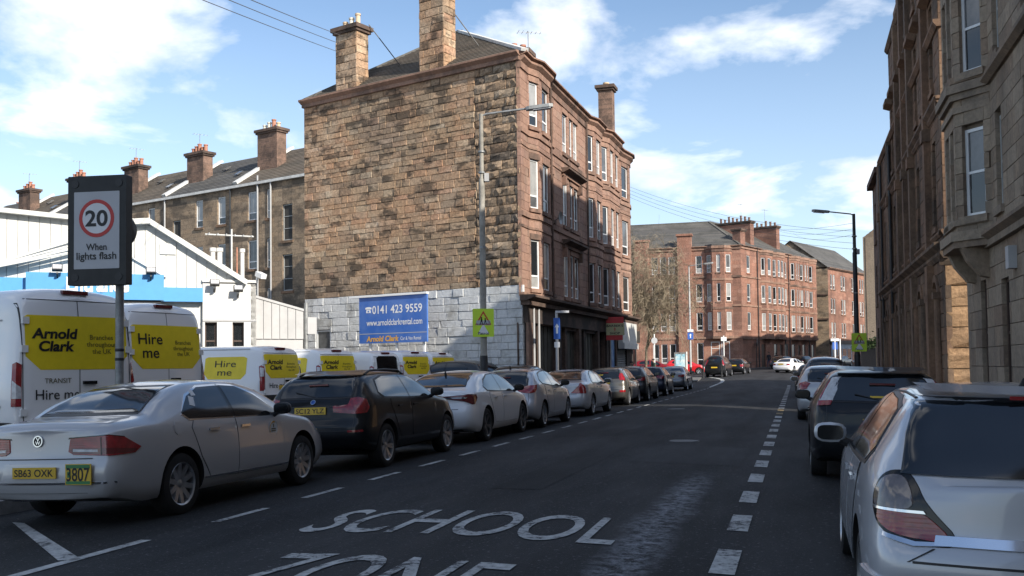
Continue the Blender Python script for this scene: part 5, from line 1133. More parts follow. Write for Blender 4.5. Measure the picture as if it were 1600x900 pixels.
def wheel_meshes(Rt, wd, spokes, m, twin=False):
    k = (Rt, wd, spokes, m, twin)
    if k in WH: return WH[k]
    rr = Rt*.70; h = wd/2; b = MB()
    b.lathe([(rr*.96, h*.9), (rr*1.01, h), (Rt*.86, h*1.02), (Rt*.965, h*.9), (Rt, h*.6), (Rt, 0), (Rt, -h*.6), (Rt*.96, -h*.95), (rr, -h)], 40, 'Y'); tyre = b.mesh('wheel', M['black'], 40)
    b = MB(); b.lathe([(rr*.98, -h*.8), (rr*.93, h*.3), (rr*.95, h*.86), (rr*1.0, h*.95), (rr*.985, h*.99), (rr*.92, h*.88), (rr*.9, h*.2)], 40, 'Y')
    n = spokes
    for i in range(n):
        for dlt in ((-.13, .13) if twin else (0,)):
            t = 2*math.pi*i/n; ra, rb = rr*.16, rr*.95; wa, wb_ = (rr*.085, rr*.07) if twin else (rr*.13*5/n**.8*1.35, rr*.085*5/n**.7*1.25)
            def P(r, s_, y): ang = t+dlt*(r/rr if twin else 1); return (r*math.cos(ang)-s_*math.sin(ang), y, r*math.sin(ang)+s_*math.cos(ang))
            vs = [P(ra,-wa,h*.62),P(ra,wa,h*.62),P(rb,wb_,h*.86),P(rb,-wb_,h*.86),P(ra,-wa*1.3,h*.25),P(ra,wa*1.3,h*.25),P(rb,wb_*1.3,h*.45),P(rb,-wb_*1.3,h*.45)]
            b.add(vs, [(0,1,2,3),(7,6,5,4),(0,4,5,1),(1,5,6,2),(2,6,7,3),(3,7,4,0)])
    b.lathe([(0, h*.72), (rr*.12, h*.7), (rr*.22, h*.6), (rr*.23, h*.3)], 20, 'Y'); rim = b.mesh('rim', M[m], 30)
    b = MB(); b.lathe([(0, h*.15), (rr*.6, h*.15), (rr*.6, h*.1), (0, -h*.1)], 24, 'Y'); disc = b.mesh('brake_disc', M['steel'], 30)
    b = MB(); b.lathe([(0, -h*.3), (rr*.97, -h*.3)], 24, 'Y'); dark = b.mesh('wheel_back', M['black'])
    WH[k] = (tyre, rim, disc, dark); return WH[k]
def wheels(root, sp, spokes=5, m='rim', twin=False):
    t, r, d, k = wheel_meshes(sp['R'], sp.get('tw', .215), spokes, m, twin)
    for ax in sp['axles']:
        for sg in (-1, 1):
            o = link('wheel', t, root, (ax, sg*(sp['W']/2-.02-sp.get('tw', .215)/2), sp['R']-.005), (0, 0.35*ax, 0 if sg > 0 else math.pi)); link('rim', r, o); link('brake_disc', d, o); link('wheel_back', k, o)
def mirror(root, bd, x, z, m, big=1.0):
    for sg in (-1, 1):
        h, nn, d = bd.hit('side', x, z, sg)
        if h is None: continue
        b = MB(); c = Vector((x-.02, h.y+sg*.145*big, z+.065*big)); V, F = [], []
        nu, nv = 10, 8
        for i in range(nv+1):
            ph = math.pi*i/nv
            for k in range(nu):
                t = 2*math.pi*k/nu; sx, sy, sz = math.sin(ph)*math.cos(t), math.cos(ph), math.sin(ph)*math.sin(t)
                f = lambda q, e: math.copysign(abs(q)**e, q)
                X = f(sx, .8); V.append((c.x+.085*big*(X if X > 0 else X*.35), c.y+.12*big*f(sy, .75), c.z+.078*big*f(sz, .7)))
        for i in range(nv):
            for k in range(nu): F.append((i*nu+k, i*nu+(k+1) % nu, (i+1)*nu+(k+1) % nu, (i+1)*nu+k))
        b.add(V, F); o = b.build('mirror', M[m], root, smooth=50)
        b = MB(); b.tube([(x, h.y-sg*.02, z-.03), (x-.01, h.y+sg*.09*big, z+.02)], [.035, .028], 8); b.build('mirror_arm', M['trim'], o)
        b = MB(); b.prism([(c.y+.095*big*math.copysign(abs(math.cos(t))**.5, math.cos(t)), c.z+.056*big*math.copysign(abs(math.sin(t))**.6, math.sin(t))) for t in np.linspace(0, 2*math.pi, 25)[:-1]], c.x-.029*big, c.x-.033*big, 0); b.build('mirror_glass', M['cglass'], o)
def handle(root, bd, x, z, m):
    for sg in (-1, 1):
        h, nn, d = bd.hit('side', x, z, sg)
        if h is None: continue
        b = MB(); b.box((x, h.y+sg*.02, z), (.19, .018, .028)); b.box((x-.085, h.y+sg*.008, z), (.02, .03, .022)); b.box((x+.085, h.y+sg*.008, z), (.02, .03, .022)); b.build('door_handle', M[m], root)
def plate(root, bd, z, txt, y=0, w=.52, h=.111, m='plate'):
    p, nn, d = bd.hit('rear', y, z)
    tilt = math.atan2(nn.z, -nn.x)*.5
    b = MB(); b.box((0,0,0), (.012, w, h)); o = b.build('number_plate', M[m], root, (p.x-.015, y, z), (0, tilt, 0))
    if txt: text(txt, w*.9, h*.66, M['ink'], o, Matrix.Translation((-.0085, 0, 0)) @ Matrix(((0,0,-1,0),(-1,0,0,0),(0,1,0,0),(0,0,0,1))), .012)
    return o
def doors(root, bd, lines, m, step=.05):
    """each door is a skin over a slightly larger dark skin, so that its shut line shows"""
    for poly in lines:
        cx = sum(p[0] for p in poly)/len(poly); cz = sum(p[1] for p in poly)/len(poly)
        big = [(p[0]+math.copysign(.006, p[0]-cx), p[1]+math.copysign(.006, p[1]-cz)) for p in poly]
        for sg in (-1, 1):
            o = bd.part(root, 'door', 'side', poly, m, off=.0062, sg=sg, step=step); q = bd.part(o or root, 'shut_line', 'side', big, 'trim', off=.003, sg=sg, step=step)
def scale_pts(pts, fx, fz): return [(a*fx, b*fz) for a, b in pts]
BASE = {
 'saloon': dict(L=4.77, H=1.47, top=[(0,1.0),(.04,1.045),(.10,1.068),(.2,1.075),(.5,1.095),(.66,1.115),(1.0,1.27),(1.35,1.40),(1.7,1.46),(2.1,1.472),(2.55,1.455),(2.95,1.38),(3.3,1.22),(3.62,1.03),(3.8,.985),(4.2,.90),(4.5,.80),(4.68,.70),(4.77,.60)],
   belt=[(0,.94),(.5,.985),(1.2,.985),(2,.965),(3.3,.94),(3.9,.90),(4.4,.77),(4.77,.55)], plan=[(0,.74),(.03,.79),(.09,.835),(.2,.87),(.45,.895),(1,.908),(2.5,.91),(3.7,.905),(4.2,.885),(4.5,.82),(4.68,.72),(4.77,.60)],
   tail=[(.2,.10),(.3,.05),(.42,.01),(.55,0),(.66,.015),(.70,.035),(.8,.05),(.95,.06),(1.05,.045),(1.2,.05)], axles=(1.10, 3.81), R=.325),
 'liftback': dict(L=4.83, H=1.498, top=[(0,1.0),(.04,1.06),(.10,1.095),(.2,1.11),(.36,1.14),(.7,1.27),(1.1,1.405),(1.5,1.475),(1.95,1.5),(2.5,1.48),(2.95,1.39),(3.35,1.21),(3.68,1.04),(3.9,.98),(4.3,.88),(4.6,.77),(4.76,.66),(4.83,.58)],
   belt=[(0,.95),(.5,1.01),(1.2,1.01),(2,.98),(3.4,.94),(4.0,.88),(4.5,.73),(4.83,.5)], plan=[(0,.74),(.03,.80),(.1,.855),(.25,.90),(.5,.925),(1.1,.932),(2.5,.925),(3.8,.925),(4.3,.89),(4.6,.81),(4.75,.71),(4.83,.58)],
   tail=[(.2,.14),(.3,.07),(.42,.02),(.55,0),(.68,.01),(.76,.05),(.86,.075),(1.0,.05),(1.1,.02),(1.25,.05)], axles=(1.02, 3.76), R=.345),
 'hatch': dict(L=4.42, H=1.51, top=[(0,.93),(.04,.99),(.09,1.03),(.2,1.11),(.36,1.235),(.52,1.36),(.66,1.43),(.9,1.475),(1.4,1.508),(1.9,1.505),(2.35,1.455),(2.75,1.33),(3.15,1.13),(3.4,1.035),(3.7,.98),(4.05,.88),(4.28,.75),(4.38,.66),(4.42,.58)],
   belt=[(0,.90),(.15,.98),(.5,1.06),(1.2,1.04),(2,1.0),(3.1,.95),(3.7,.89),(4.1,.76),(4.42,.52)], plan=[(0,.72),(.03,.78),(.1,.835),(.25,.875),(.5,.90),(1,.907),(2.4,.905),(3.4,.9),(3.9,.87),(4.2,.79),(4.36,.68),(4.42,.56)],
   tail=[(.2,.12),(.3,.06),(.42,.015),(.54,0),(.64,.015),(.72,.06),(.85,.085),(1.0,.09),(1.5,.10)], axles=(.88, 3.56), R=.325),
 'upright': dict(L=4.34, H=1.50, top=[(0,.92),(.04,1.0),(.08,1.05),(.15,1.14),(.27,1.29),(.37,1.39),(.46,1.435),(.8,1.475),(1.4,1.5),(1.9,1.495),(2.3,1.445),(2.7,1.31),(3.05,1.13),(3.3,1.03),(3.65,.97),(4.0,.87),(4.2,.75),(4.3,.66),(4.34,.58)],
   belt=[(0,.89),(.1,.98),(.4,1.02),(1.2,1.0),(2,.975),(3.0,.94),(3.6,.88),(4.0,.76),(4.34,.5)], plan=[(0,.74),(.03,.80),(.1,.85),(.25,.885),(.5,.905),(1,.915),(2.4,.915),(3.4,.905),(3.9,.87),(4.15,.79),(4.28,.68),(4.34,.56)],
   tail=[(.2,.12),(.3,.06),(.42,.015),(.54,0),(.64,.015),(.72,.06),(.85,.075),(1.0,.085),(1.5,.10)], axles=(.79, 3.43), R=.32),
 'suv': dict(L=4.45, H=1.545, top=[(0,1.0),(.03,1.075),(.07,1.125),(.18,1.24),(.30,1.35),(.41,1.425),(.50,1.46),(.9,1.51),(1.5,1.535),(2.0,1.525),(2.4,1.475),(2.8,1.33),(3.15,1.16),(3.4,1.09),(3.8,1.03),(4.1,.95),(4.3,.84),(4.41,.73),(4.45,.64)],
   belt=[(0,.97),(.15,1.03),(.5,1.06),(1.2,1.05),(2,1.03),(3.1,1.0),(3.7,.95),(4.1,.84),(4.45,.56)], plan=[(0,.72),(.03,.78),(.1,.83),(.25,.87),(.5,.89),(1,.9),(2.4,.9),(3.4,.9),(3.9,.87),(4.25,.79),(4.38,.69),(4.45,.57)],
   tail=[(.2,.12),(.3,.07),(.42,.02),(.55,0),(.7,.01),(.78,.055),(.9,.07),(1.0,.085),(1.5,.10)], axles=(.86, 3.62), R=.345, zs=.27),
 'mpv': dict(L=4.4, H=1.8, top=[(0,1.05),(.04,1.12),(.09,1.18),(.18,1.4),(.26,1.6),(.36,1.70),(.6,1.76),(1.4,1.8),(2.2,1.78),(2.6,1.68),(3.1,1.38),(3.5,1.13),(3.75,1.04),(4.05,.95),(4.3,.80),(4.4,.66)],
   belt=[(0,1.0),(.15,1.05),(.5,1.08),(2,1.06),(3.2,1.02),(3.8,.93),(4.2,.76),(4.4,.55)], plan=[(0,.78),(.03,.82),(.1,.865),(.25,.89),(.5,.9),(2.4,.9),(3.4,.89),(4.0,.83),(4.3,.73),(4.4,.62)],
   tail=[(.2,.1),(.4,.01),(.55,0),(.7,.03),(.9,.05),(1.1,.055),(1.8,.06)], axles=(.85, 3.5), R=.32, rf=.88),
 'van': dict(L=5.98, H=2.78, top=[(0,2.60),(.03,2.665),(.08,2.71),(.2,2.745),(.6,2.77),(2,2.78),(4.0,2.74),(4.5,2.55),(4.9,2.1),(5.25,1.55),(5.4,1.36),(5.7,1.2),(5.9,1.02),(5.98,.85)],
   belt=[(0,1.4),(4.5,1.35),(5.2,1.2),(5.6,1.05),(5.98,.7)], plan=[(0,.955),(.02,.985),(.06,1.005),(.15,1.02),(.4,1.03),(3,1.03),(4.6,1.01),(5.3,.95),(5.75,.82),(5.98,.65)],
   tail=[(.2,.06),(.45,.0),(.6,.0),(.75,.02),(1.5,.03),(2.2,.07),(2.6,.12)], axles=(1.15, 4.85), R=.345, tum=.16, rf=.90, crown=.07, zs=.32, valance=.0, bulge=(.035, .1), n=60),
 'lowvan': dict(L=4.97, H=1.98, top=[(0,1.82),(.03,1.88),(.08,1.915),(.2,1.945),(.6,1.97),(2,1.985),(3.2,1.95),(3.6,1.8),(4.0,1.45),(4.3,1.2),(4.45,1.12),(4.75,1.0),(4.9,.86),(4.97,.74)],
   belt=[(0,1.15),(3.5,1.1),(4.2,1.02),(4.6,.93),(4.97,.6)], plan=[(0,.90),(.02,.935),(.06,.96),(.15,.98),(.4,.99),(3,.99),(3.8,.97),(4.4,.90),(4.8,.78),(4.97,.62)],
   tail=[(.2,.06),(.4,.0),(.55,.0),(.7,.02),(1.2,.03),(1.6,.07),(1.9,.12)], axles=(.95, 3.88), R=.32, tum=.24, rf=.88, crown=.06, zs=.28, bulge=(.04, .1), n=56),
}
def spec(base, L=None, H=None, W=None, **kw):
    b = dict(BASE[base]); fx = (L or b['L'])/b['L']; fz = (H or b['H'])/b['H']; Wb = 2*max(p[1] for p in b['plan']); fy = (W or Wb)/Wb
    b['top'] = scale_pts(b['top'], fx, fz); b['belt'] = scale_pts(b['belt'], fx, fz); b['plan'] = [(a*fx, c*fy) for a, c in b['plan']]; b['tail'] = scale_pts(b['tail'], fz, 1)
    b['axles'] = tuple(a*fx for a in b['axles']); b['L'] *= fx; b['H'] = b['H']*fz; b['W'] = W or Wb; b['fx'], b['fz'] = fx, fz; b.update(kw); return b
BC = {}
def body_of(key, sp):
    if key not in BC: BC[key] = Body(sp)
    return BC[key]
def car(key, sp, paint, label, cat='car', name='parked_car', group=None):
    """root plus painted shell; the caller adds the rest"""
    bd = body_of(key, sp); T = thing(name, label, cat, (0, 0, 0), 0, group)
    me = bd.me.copy(); me.materials[0] = M[paint]; link('body', me, T); b = MB()
    b.bx((sp['axles'][0]-.1, -sp['W']/2+.37, .2), (sp['axles'][1]+.1, sp['W']/2-.37, .45)); 
    for ax in sp['axles']: b.tube([(ax, -sp['W']/2+.2, sp['R']), (ax, sp['W']/2-.2, sp['R'])], .05, 8)
    b.build('underbody', M['black'], T); return T, bd
def park(T, s, t, roll=None, yaw=0, z=None):
    """rear bumper centre at (s, t), nose up the road"""
    x, y = xy(s, t); 
    sl = (gz(*xy(s+4, t))-gz(*xy(s+.5, t)))/3.5; xm, ym = xy(s+2, t)
    if roll is None: roll = -.028 if t < -3.2 else .028
    T.location = (x, y, (gz(xm, ym)-2*sl) if z is None else z); T.rotation_euler = (roll, -math.atan(sl), ROADROT-yaw)
DLO = {  # side glass in base coordinates (rear door glass, front door glass, quarter glass)
 'saloon': [[(1.20,1.09),(1.30,1.025),(2.16,1.005),(2.16,1.375),(1.75,1.365),(1.45,1.27)], [(2.23,1.0),(3.22,.99),(3.26,1.015),(2.86,1.25),(2.55,1.36),(2.23,1.378)]],
 'liftback': [[(1.02,1.14),(1.15,1.06),(2.12,1.02),(2.12,1.385),(1.7,1.37),(1.3,1.27)], [(2.18,1.02),(3.28,1.0),(3.3,1.03),(2.95,1.23),(2.6,1.36),(2.18,1.388)]],
 'hatch': [[(.78,1.20),(.92,1.11),(1.82,1.05),(1.82,1.41),(1.3,1.39),(.98,1.34)], [(1.88,1.045),(2.98,1.02),(3.0,1.05),(2.66,1.24),(2.3,1.37),(1.88,1.412)]],
 'upright': [[(.58,1.13),(.75,1.04),(1.75,1.01),(1.75,1.405),(1.1,1.385),(.72,1.34)], [(1.81,1.005),(2.9,.99),(2.92,1.02),(2.6,1.22),(2.24,1.355),(1.81,1.405)]],
 'suv': [[(.72,1.18),(.86,1.10),(1.84,1.07),(1.84,1.435),(1.2,1.42),(.84,1.36)], [(1.9,1.07),(2.98,1.06),(3.0,1.09),(2.68,1.26),(2.34,1.40),(1.9,1.437)]],
 'mpv': [[(.5,1.2),(.6,1.13),(1.85,1.1),(1.85,1.65),(.9,1.66),(.55,1.6)], [(1.92,1.1),(3.15,1.08),(3.2,1.12),(2.75,1.45),(2.45,1.62),(1.92,1.65)]],
 'van': [[(4.05,1.5),(5.0,1.45),(4.8,1.85),(4.5,2.2),(4.05,2.25)]], 'lowvan': [[(3.0,1.2),(4.05,1.15),(3.75,1.5),(3.45,1.72),(3.0,1.75)]]}
REARG = {'saloon': [(-.60,1.13),(.60,1.13),(.56,1.25),(.48,1.385),(-.48,1.385),(-.56,1.25)], 'liftback': [(-.60,1.165),(.60,1.165),(.55,1.3),(.49,1.425),(-.49,1.425),(-.55,1.3)],
 'hatch': [(-.63,1.07),(.63,1.07),(.60,1.25),(.54,1.42),(-.54,1.42),(-.60,1.25)], 'upright': [(-.66,1.06),(.66,1.06),(.62,1.25),(.57,1.40),(-.57,1.40),(-.62,1.25)],
 'suv': [(-.62,1.125),(.62,1.125),(.60,1.28),(.55,1.43),(-.55,1.43),(-.60,1.28)], 'mpv': [(-.66,1.2),(.66,1.2),(.64,1.5),(.6,1.66),(-.6,1.66),(-.64,1.5)]}
WSG = {'saloon': [(2.75,-.50),(2.75,.50),(3.58,.66),(3.58,-.66)], 'liftback': [(2.78,-.5),(2.78,.5),(3.62,.66),(3.62,-.66)], 'hatch': [(2.3,-.52),(2.3,.52),(3.3,.66),(3.3,-.66)], 'upright': [(2.25,-.52),(2.25,.52),(3.2,.66),(3.2,-.66)], 'suv': [(2.4,-.52),(2.4,.52),(3.3,.66),(3.3,-.66)], 'mpv': [(2.6,-.55),(2.6,.55),(3.6,.68),(3.6,-.68)]}
DOORS = {'saloon': [[(1.62,.36),(2.18,.33),(2.2,.985),(1.36,1.0),(1.30,.92),(1.44,.60)], [(2.2,.33),(3.25,.33),(3.32,.7),(3.28,.965),(2.21,.985)]],
 'liftback': [[(1.55,.38),(2.14,.35),(2.16,1.0),(1.28,1.02),(1.24,.92),(1.40,.62)], [(2.16,.35),(3.25,.35),(3.36,.7),(3.32,.98),(2.17,1.0)]],
 'hatch': [[(1.38,.37),(1.84,.34),(1.86,1.02),(1.06,1.06),(1.05,.95),(1.24,.60)], [(1.86,.34),(2.9,.34),(3.02,.7),(3.0,.99),(1.87,1.02)]],
 'upright': [[(1.28,.36),(1.77,.33),(1.79,.98),(.98,1.0),(.98,.92),(1.15,.60)], [(1.79,.33),(2.82,.33),(2.94,.7),(2.92,.965),(1.8,.98)]],
 'suv': [[(1.40,.42),(1.86,.38),(1.88,1.04),(1.06,1.06),(1.05,.97),(1.24,.66)], [(1.88,.38),(2.92,.38),(3.04,.75),(3.02,1.03),(1.89,1.04)]],
 'mpv': [[(1.36,.38),(1.87,.34),(1.89,1.06),(1.02,1.07),(1.0,.95),(1.2,.62)], [(1.89,.34),(3.0,.34),(3.12,.72),(3.1,1.05),(1.9,1.06)]]}
def glazing(T, bd, sp, base, trim='trim', door_paint=None, hm='chrome', mir=None, fine=.05):
    fx, fz = sp['fx'], sp['fz']; fy = sp['W']/1.82
    def grow(poly, e): cx = sum(p[0] for p in poly)/len(poly); cz = sum(p[1] for p in poly)/len(poly); return [(p[0]+math.copysign(e, p[0]-cx), p[1]+math.copysign(e, p[1]-cz)) for p in poly]
    for poly in DLO[base]:
        P = scale_pts(poly, fx, fz)
        for sg in (-1, 1):
            o = bd.part(T, 'side_window', 'side', P, 'cglass', off=.008, sg=sg, step=fine); bd.part(o or T, 'window_trim', 'side', grow(P, .022), trim, off=.004, sg=sg, step=fine)
    if len(DLO[base]) == 2: x = sum(p[0] for p in DLO[base][0][2:4])/2*fx+.03; zz = [p[1]*fz for p in DLO[base][0][2:4]]; bd.both(T, 'door_pillar', 'side', [(x-.045,zz[0]),(x+.045,zz[0]),(x+.045,zz[1]),(x-.045,zz[1])], 'gloss', off=.0055, step=fine)
    if base in REARG:
        P = [(a*fy, b*fz) for a, b in REARG[base]]; o = bd.part(T, 'rear_window', 'rear', P, 'cglass', off=.008, step=fine); bd.part(o or T, 'window_trim', 'rear', grow(P, .022), 'trim', off=.004, step=fine)
    if base in WSG: bd.part(T, 'windscreen', 'top', [(a*fx, b*fy) for a, b in WSG[base]], 'cglass', off=.006, step=.08)
    if door_paint:
        doors(T, bd, [scale_pts(p, fx, fz) for p in DOORS[base]], door_paint, fine)
        for p in DOORS[base]: q = p[-1] if p is DOORS[base][1] else p[2]; 
        a = DOORS[base]; handle(T, bd, (a[0][3][0]+.34)*fx, (a[0][2][1]-.10)*fz, hm); handle(T, bd, (a[1][4][0]+.16)*fx, (a[1][4][1]-.10)*fz, hm)
    if mir: d = DLO[base][-1]; mirror(T, bd, d[1][0]*fx-.10, d[1][1]*fz+.0, mir)
def lights_generic(T, bd, sp, z0, z1, rear=.34, side=.22, m='lamp', lens=None):
    bd.both(T, 'tail_light', 'corner', [(-rear*.707, z0+.03), (-.08, z0), (side*.707, z0+.07), (side*.707, z1-.01), (-.05, z1), (-rear*.707, z1-.02)], m, off=.009, step=.04)
def headlights(T, bd, sp): 
    L, z = sp['L'], .66*sp['H']/1.5
    bd.both(T, 'headlight', 'fcorner', [(-.34, z-.06), (.1, z-.05), (.3, z+.06), (.05, z+.08), (-.34, z+.02)], 'lampclear', off=.008, step=.06)
def bumper_line(T, bd, sp, z, h, m, half=.7): bd.part(T, 'bumper_trim', 'rear', [(-half, z), (half, z), (half, z+h), (-half, z+h)], m, off=.008, step=.08)
def simple_car(base, key, paint, label, s, t, L=None, H=None, W=None, plate_z=.85, txt=None, tl=(.72, .95, .34, .22), lamp='lamp', mirc=None, spokes=5, rimm='rim', yaw=0, rails=False, fine=.06, trim='trim', dr=True, cat='car', group=None, tlpoly=None, z=None, roll=None, plate_m='plate', wiper=False, low=True, R_=None, twin=False):
    kw = {} if R_ is None else {'R': R_}
    sp = spec(base, L, H, W, **kw); T, bd = car(key, sp, paint, label, cat, group=group); glazing(T, bd, sp, base, trim, paint if dr else None, 'chrome' if 'silver' in paint else paint, mirc or paint, fine)
    wheels(T, sp, spokes, rimm, twin)
    if tlpoly: bd.both(T, 'tail_light', 'corner', tlpoly, lamp, off=.009, step=.035)
    else: lights_generic(T, bd, sp, *tl, m=lamp)
    headlights(T, bd, sp); plate(T, bd, plate_z, txt, m=plate_m)
    if low: bd.part(T, 'lower_bumper', 'rear', [(-.62,.27*sp['fz']),(.62,.27*sp['fz']),(.56,.37*sp['fz']),(-.56,.37*sp['fz'])], 'trim', off=.009, step=.08)
    if base in ('hatch', 'upright', 'suv', 'mpv'):    # tailgate shut line, high brake light, wiper
        fz = sp['fz']; y = .70*sp['W']/1.82
        for a in (-1, 1): bd.part(T, 'shut_line', 'rear', [(a*y-.005,.62*fz),(a*y+.005,.62*fz),(a*y+.005,1.0*fz),(a*y-.005,1.0*fz)], 'trim', off=.004, step=.05)
        bd.part(T, 'shut_line', 'rear', [(-y,.615*fz),(y,.615*fz),(y,.627*fz),(-y,.627*fz)], 'trim', off=.004, step=.06)
        zt = REARG[base][2][1]*fz; p, nn, d = bd.hit('rear', 0, zt+.035*fz)
        if p is not None: b = MB(); b.box((p.x-.02,0,zt+.035*fz),(.03,.32,.025)); b.build('brake_light', M['lampdark'], T)
        q = REARG[base][0][1]*fz; p, nn, d = bd.hit('rear', 0, q+.03); b = MB(); b.tube([(p.x-.025,0,q+.01),(bd.hit('rear', .35, q+.09)[0].x-.025,.35,q+.09)], .009, 5); b.build('wiper', M['trim'], T)
    else: bd.part(T, 'shut_line', 'rear', [(-.62,.70*sp['fz']),(.62,.70*sp['fz']),(.62,.71*sp['fz']),(-.62,.71*sp['fz'])], 'trim', off=.004, step=.06)
    if rails:
        for sg in (-1, 1): 
            pts = [bd.hit('top', x*sp['fx'], sg*.56)[0] for x in (.75, .95, 1.5, 2.1, 2.3)]; b = MB(); b.tube([tuple(p+Vector((0,0,.0 if i in (0, 4) else .05))) for i, p in enumerate(pts)], .018, 6); b.build('roof_rail', M['trim'], T)
    park(T, s, t, roll, yaw, z); return T, bd, sp
# ================================================================ the parked row on the left
LG, RG = 'cars parked along the left kerb', 'cars parked along the right kerb'
# silver saloon nearest on the left
T, bd, sp = simple_car('saloon', 'saloon_a', 'silver_warm_paint', 'silver saloon nearest on the left with a round door sticker and two yellow rear plates', 8.30, -7.33, spokes=10, group=LG, fine=.035, trim='chrome', plate_z=.575, txt='SB63 OXK', R_=.335, mirc='trim',
    tlpoly=[(-.40,.775),(-.36,.745),(-.05,.725),(.20,.735),(.27,.79),(.10,.90),(-.05,.925),(-.38,.905)])
bd.both(T, 'lower_lens', 'corner', [(-.37,.755),(-.06,.74),(.18,.745),(.22,.775),(.0,.80),(-.37,.81)], 'lampdark', off=.0105, step=.03)
bd.both(T, 'lens_rim', 'corner', [(-.40,.90),(-.05,.92),(.10,.895),(.10,.907),(-.05,.934),(-.39,.915)], 'gloss', off=.007, step=.03)
bd.both(T, 'light_divider', 'corner', [(-.125,.735),(-.115,.735),(-.115,.91),(-.125,.91)], 'gloss', off=.011, step=.03); bd.both(T, 'reverse_light', 'corner', [(-.36,.775),(-.15,.765),(-.15,.79),(-.36,.80)], 'lampclear', off=.0115, step=.03)
o = plate(T, bd, .555, '3807', y=-.50, w=.30, h=.205); b = MB(); b.bx((-.0085,-.14,.06),(-.007,.14,.095)); b.build('plate_band', M['greenink'], o); b = MB(); b.bx((-.0085,-.14,-.095),(-.007,.14,-.065)); b.build('plate_band', M['greenink'], o); b = MB(); b.bx((-.0085,.085,-.03),(-.007,.125,.03)); b.build('plate_crest', M['greenink'], o)
def badge(T, bd, z, r, m='chrome', txt=None, y=0, disc='trim'):
    p, nn, d = bd.hit('rear', y, z); b = MB(); b.lathe([(r*.8, .0), (r*.8, .012), (r, .012), (r, 0)], 24, 'Z'); o = b.build('emblem', M[m], T, p-Vector((.006,0,0)), (0, -math.pi/2+math.atan2(nn.z, -nn.x), 0), 40)
    b = MB(); b.lathe([(0, .006), (r*.8, .006)], 20); b.build('emblem_disc', M[disc], o); MX = Matrix.Translation((0, 0, .010)) @ Matrix.Rotation(math.radians(-90), 4, 'Z')
    if txt:
        for i, c in enumerate(txt): text(c, r*(1.0 if i else .8), r*.62, M[m], o, MX @ Matrix.Translation((0, r*(.34-.62*i), 0)), .02)
    return o
badge(T, bd, .885, .058, txt='VW')
bd.part(T, 'bumper_trim', 'rear', [(-.83,.455),(.83,.455),(.83,.475),(-.83,.475)], 'chrome', off=.007, step=.08); bd.part(T, 'bumper_recess', 'rear', [(-.44,.48),(.44,.48),(.40,.66),(-.40,.66)], 'silver_paint', off=.005, step=.08)
bd.both(T, 'exhaust_pipe', 'rear', [(.40,.255),(.52,.255),(.52,.30),(.40,.30)], 'chrome', off=.02, step=.06)
for sg in (-1,): 
    h, nn, d = bd.hit('side', 3.02, .80, sg); b = MB(); b.lathe([(0,.0),(.10,.0),(.10,-.004)], 24, 'Y'); o = b.build('door_sticker', M['signwhite'], T, h+Vector((0,-.011,0)))
    b = MB(); pts = [(.10*math.cos(t), .10*math.sin(t)) for t in np.linspace(1.2, 3.6, 12)]+[(.08*math.cos(t), .08*math.sin(t)) for t in np.linspace(3.6, 1.2, 12)]; b.prism(pts, -.002, -.003, 1); b.build('sticker_rim', M['orange'], o)
    b = MB(); [b.bx((-.055,-.004,z),(.055,-.003,z+.012)) for z in (-.005,-.03)]; b.bx((-.008,-.004,.02),(.008,-.003,.06)); b.build('sticker_print', M['greyink'], o)
bd.part(T, 'fuel_flap', 'side', [(.98,.86),(1.13,.87),(1.13,1.0),(.98,1.0)], 'silver_warm_paint', off=.006, sg=-1, step=.04, soft=1); bd.both(T, 'sill_trim', 'side', [(1.5,.345),(3.4,.33),(3.4,.35),(1.5,.365)], 'chrome', off=.010, step=.06)
o = bd.part(T, 'window_sticker', 'side', [(1.42,1.17),(1.50,1.15),(1.56,1.25),(1.48,1.27)], 'signwhite', off=.011, sg=-1, step=.05); bd.part(T, 'window_sticker', 'side', [(1.54,1.27),(1.62,1.27),(1.62,1.33),(1.56,1.33)], 'signwhite', off=.011, sg=-1, step=.05)
# black estate-like SUV behind it
T, bd, sp = simple_car('suv', 'suv_a', 'black_paint', 'black SUV with roof rails in front of the silver saloon, plate SC12 YLZ', 13.62, -7.10, spokes=7, rails=True, group=LG, fine=.035, plate_z=.93, txt='SC12 YLZ', cat='suv', twin=True,
    tlpoly=[(-.36,.90),(-.10,.87),(.10,.88),(.16,.96),(.13,1.08),(.0,1.12),(-.10,1.10),(-.16,1.01),(-.36,.99)])
badge(T, bd, 1.055, .042, disc='signblue'); bd.part(T, 'spoiler', 'rear', [(-.56,1.445),(.56,1.445),(.54,1.475),(-.54,1.475)], 'black_paint', off=.07, step=.05); bd.both(T, 'reflector', 'corner', [(-.22,.60),(.0,.60),(.0,.63),(-.22,.63)], 'lamp', off=.008, step=.04); bd.both(T, 'sill_trim', 'side', [(1.15,.40),(3.25,.38),(3.25,.42),(1.15,.44)], 'darkgrey_paint', off=.012, step=.06)
# white fastback
T, bd, sp = simple_car('liftback', 'lift_a', 'white_paint', 'white fastback saloon with chrome-barred tail lights behind the black SUV', 18.78, -7.16, spokes=5, rimm='rimdark', group=LG, fine=.04, plate_z=.66, twin=True, lamp='lampdark', mirc='black_paint',
    tlpoly=[(-.46,.93),(-.1,.86),(.08,.79),(.16,.80),(.26,.92),(.24,.99),(.0,1.0),(-.46,.965)])
bd.both(T, 'chrome_bar', 'corner', [(-.5,.925),(-.06,.915),(-.03,.945),(-.5,.955)], 'chrome', off=.014, step=.04); p = bd.hit('top', 1.05, 0)[0]; b = MB(); b.tube([tuple(p), tuple(p+Vector((-.02,0,.10)))], [.03, .012], 8); b.build('aerial', M['black'], T)
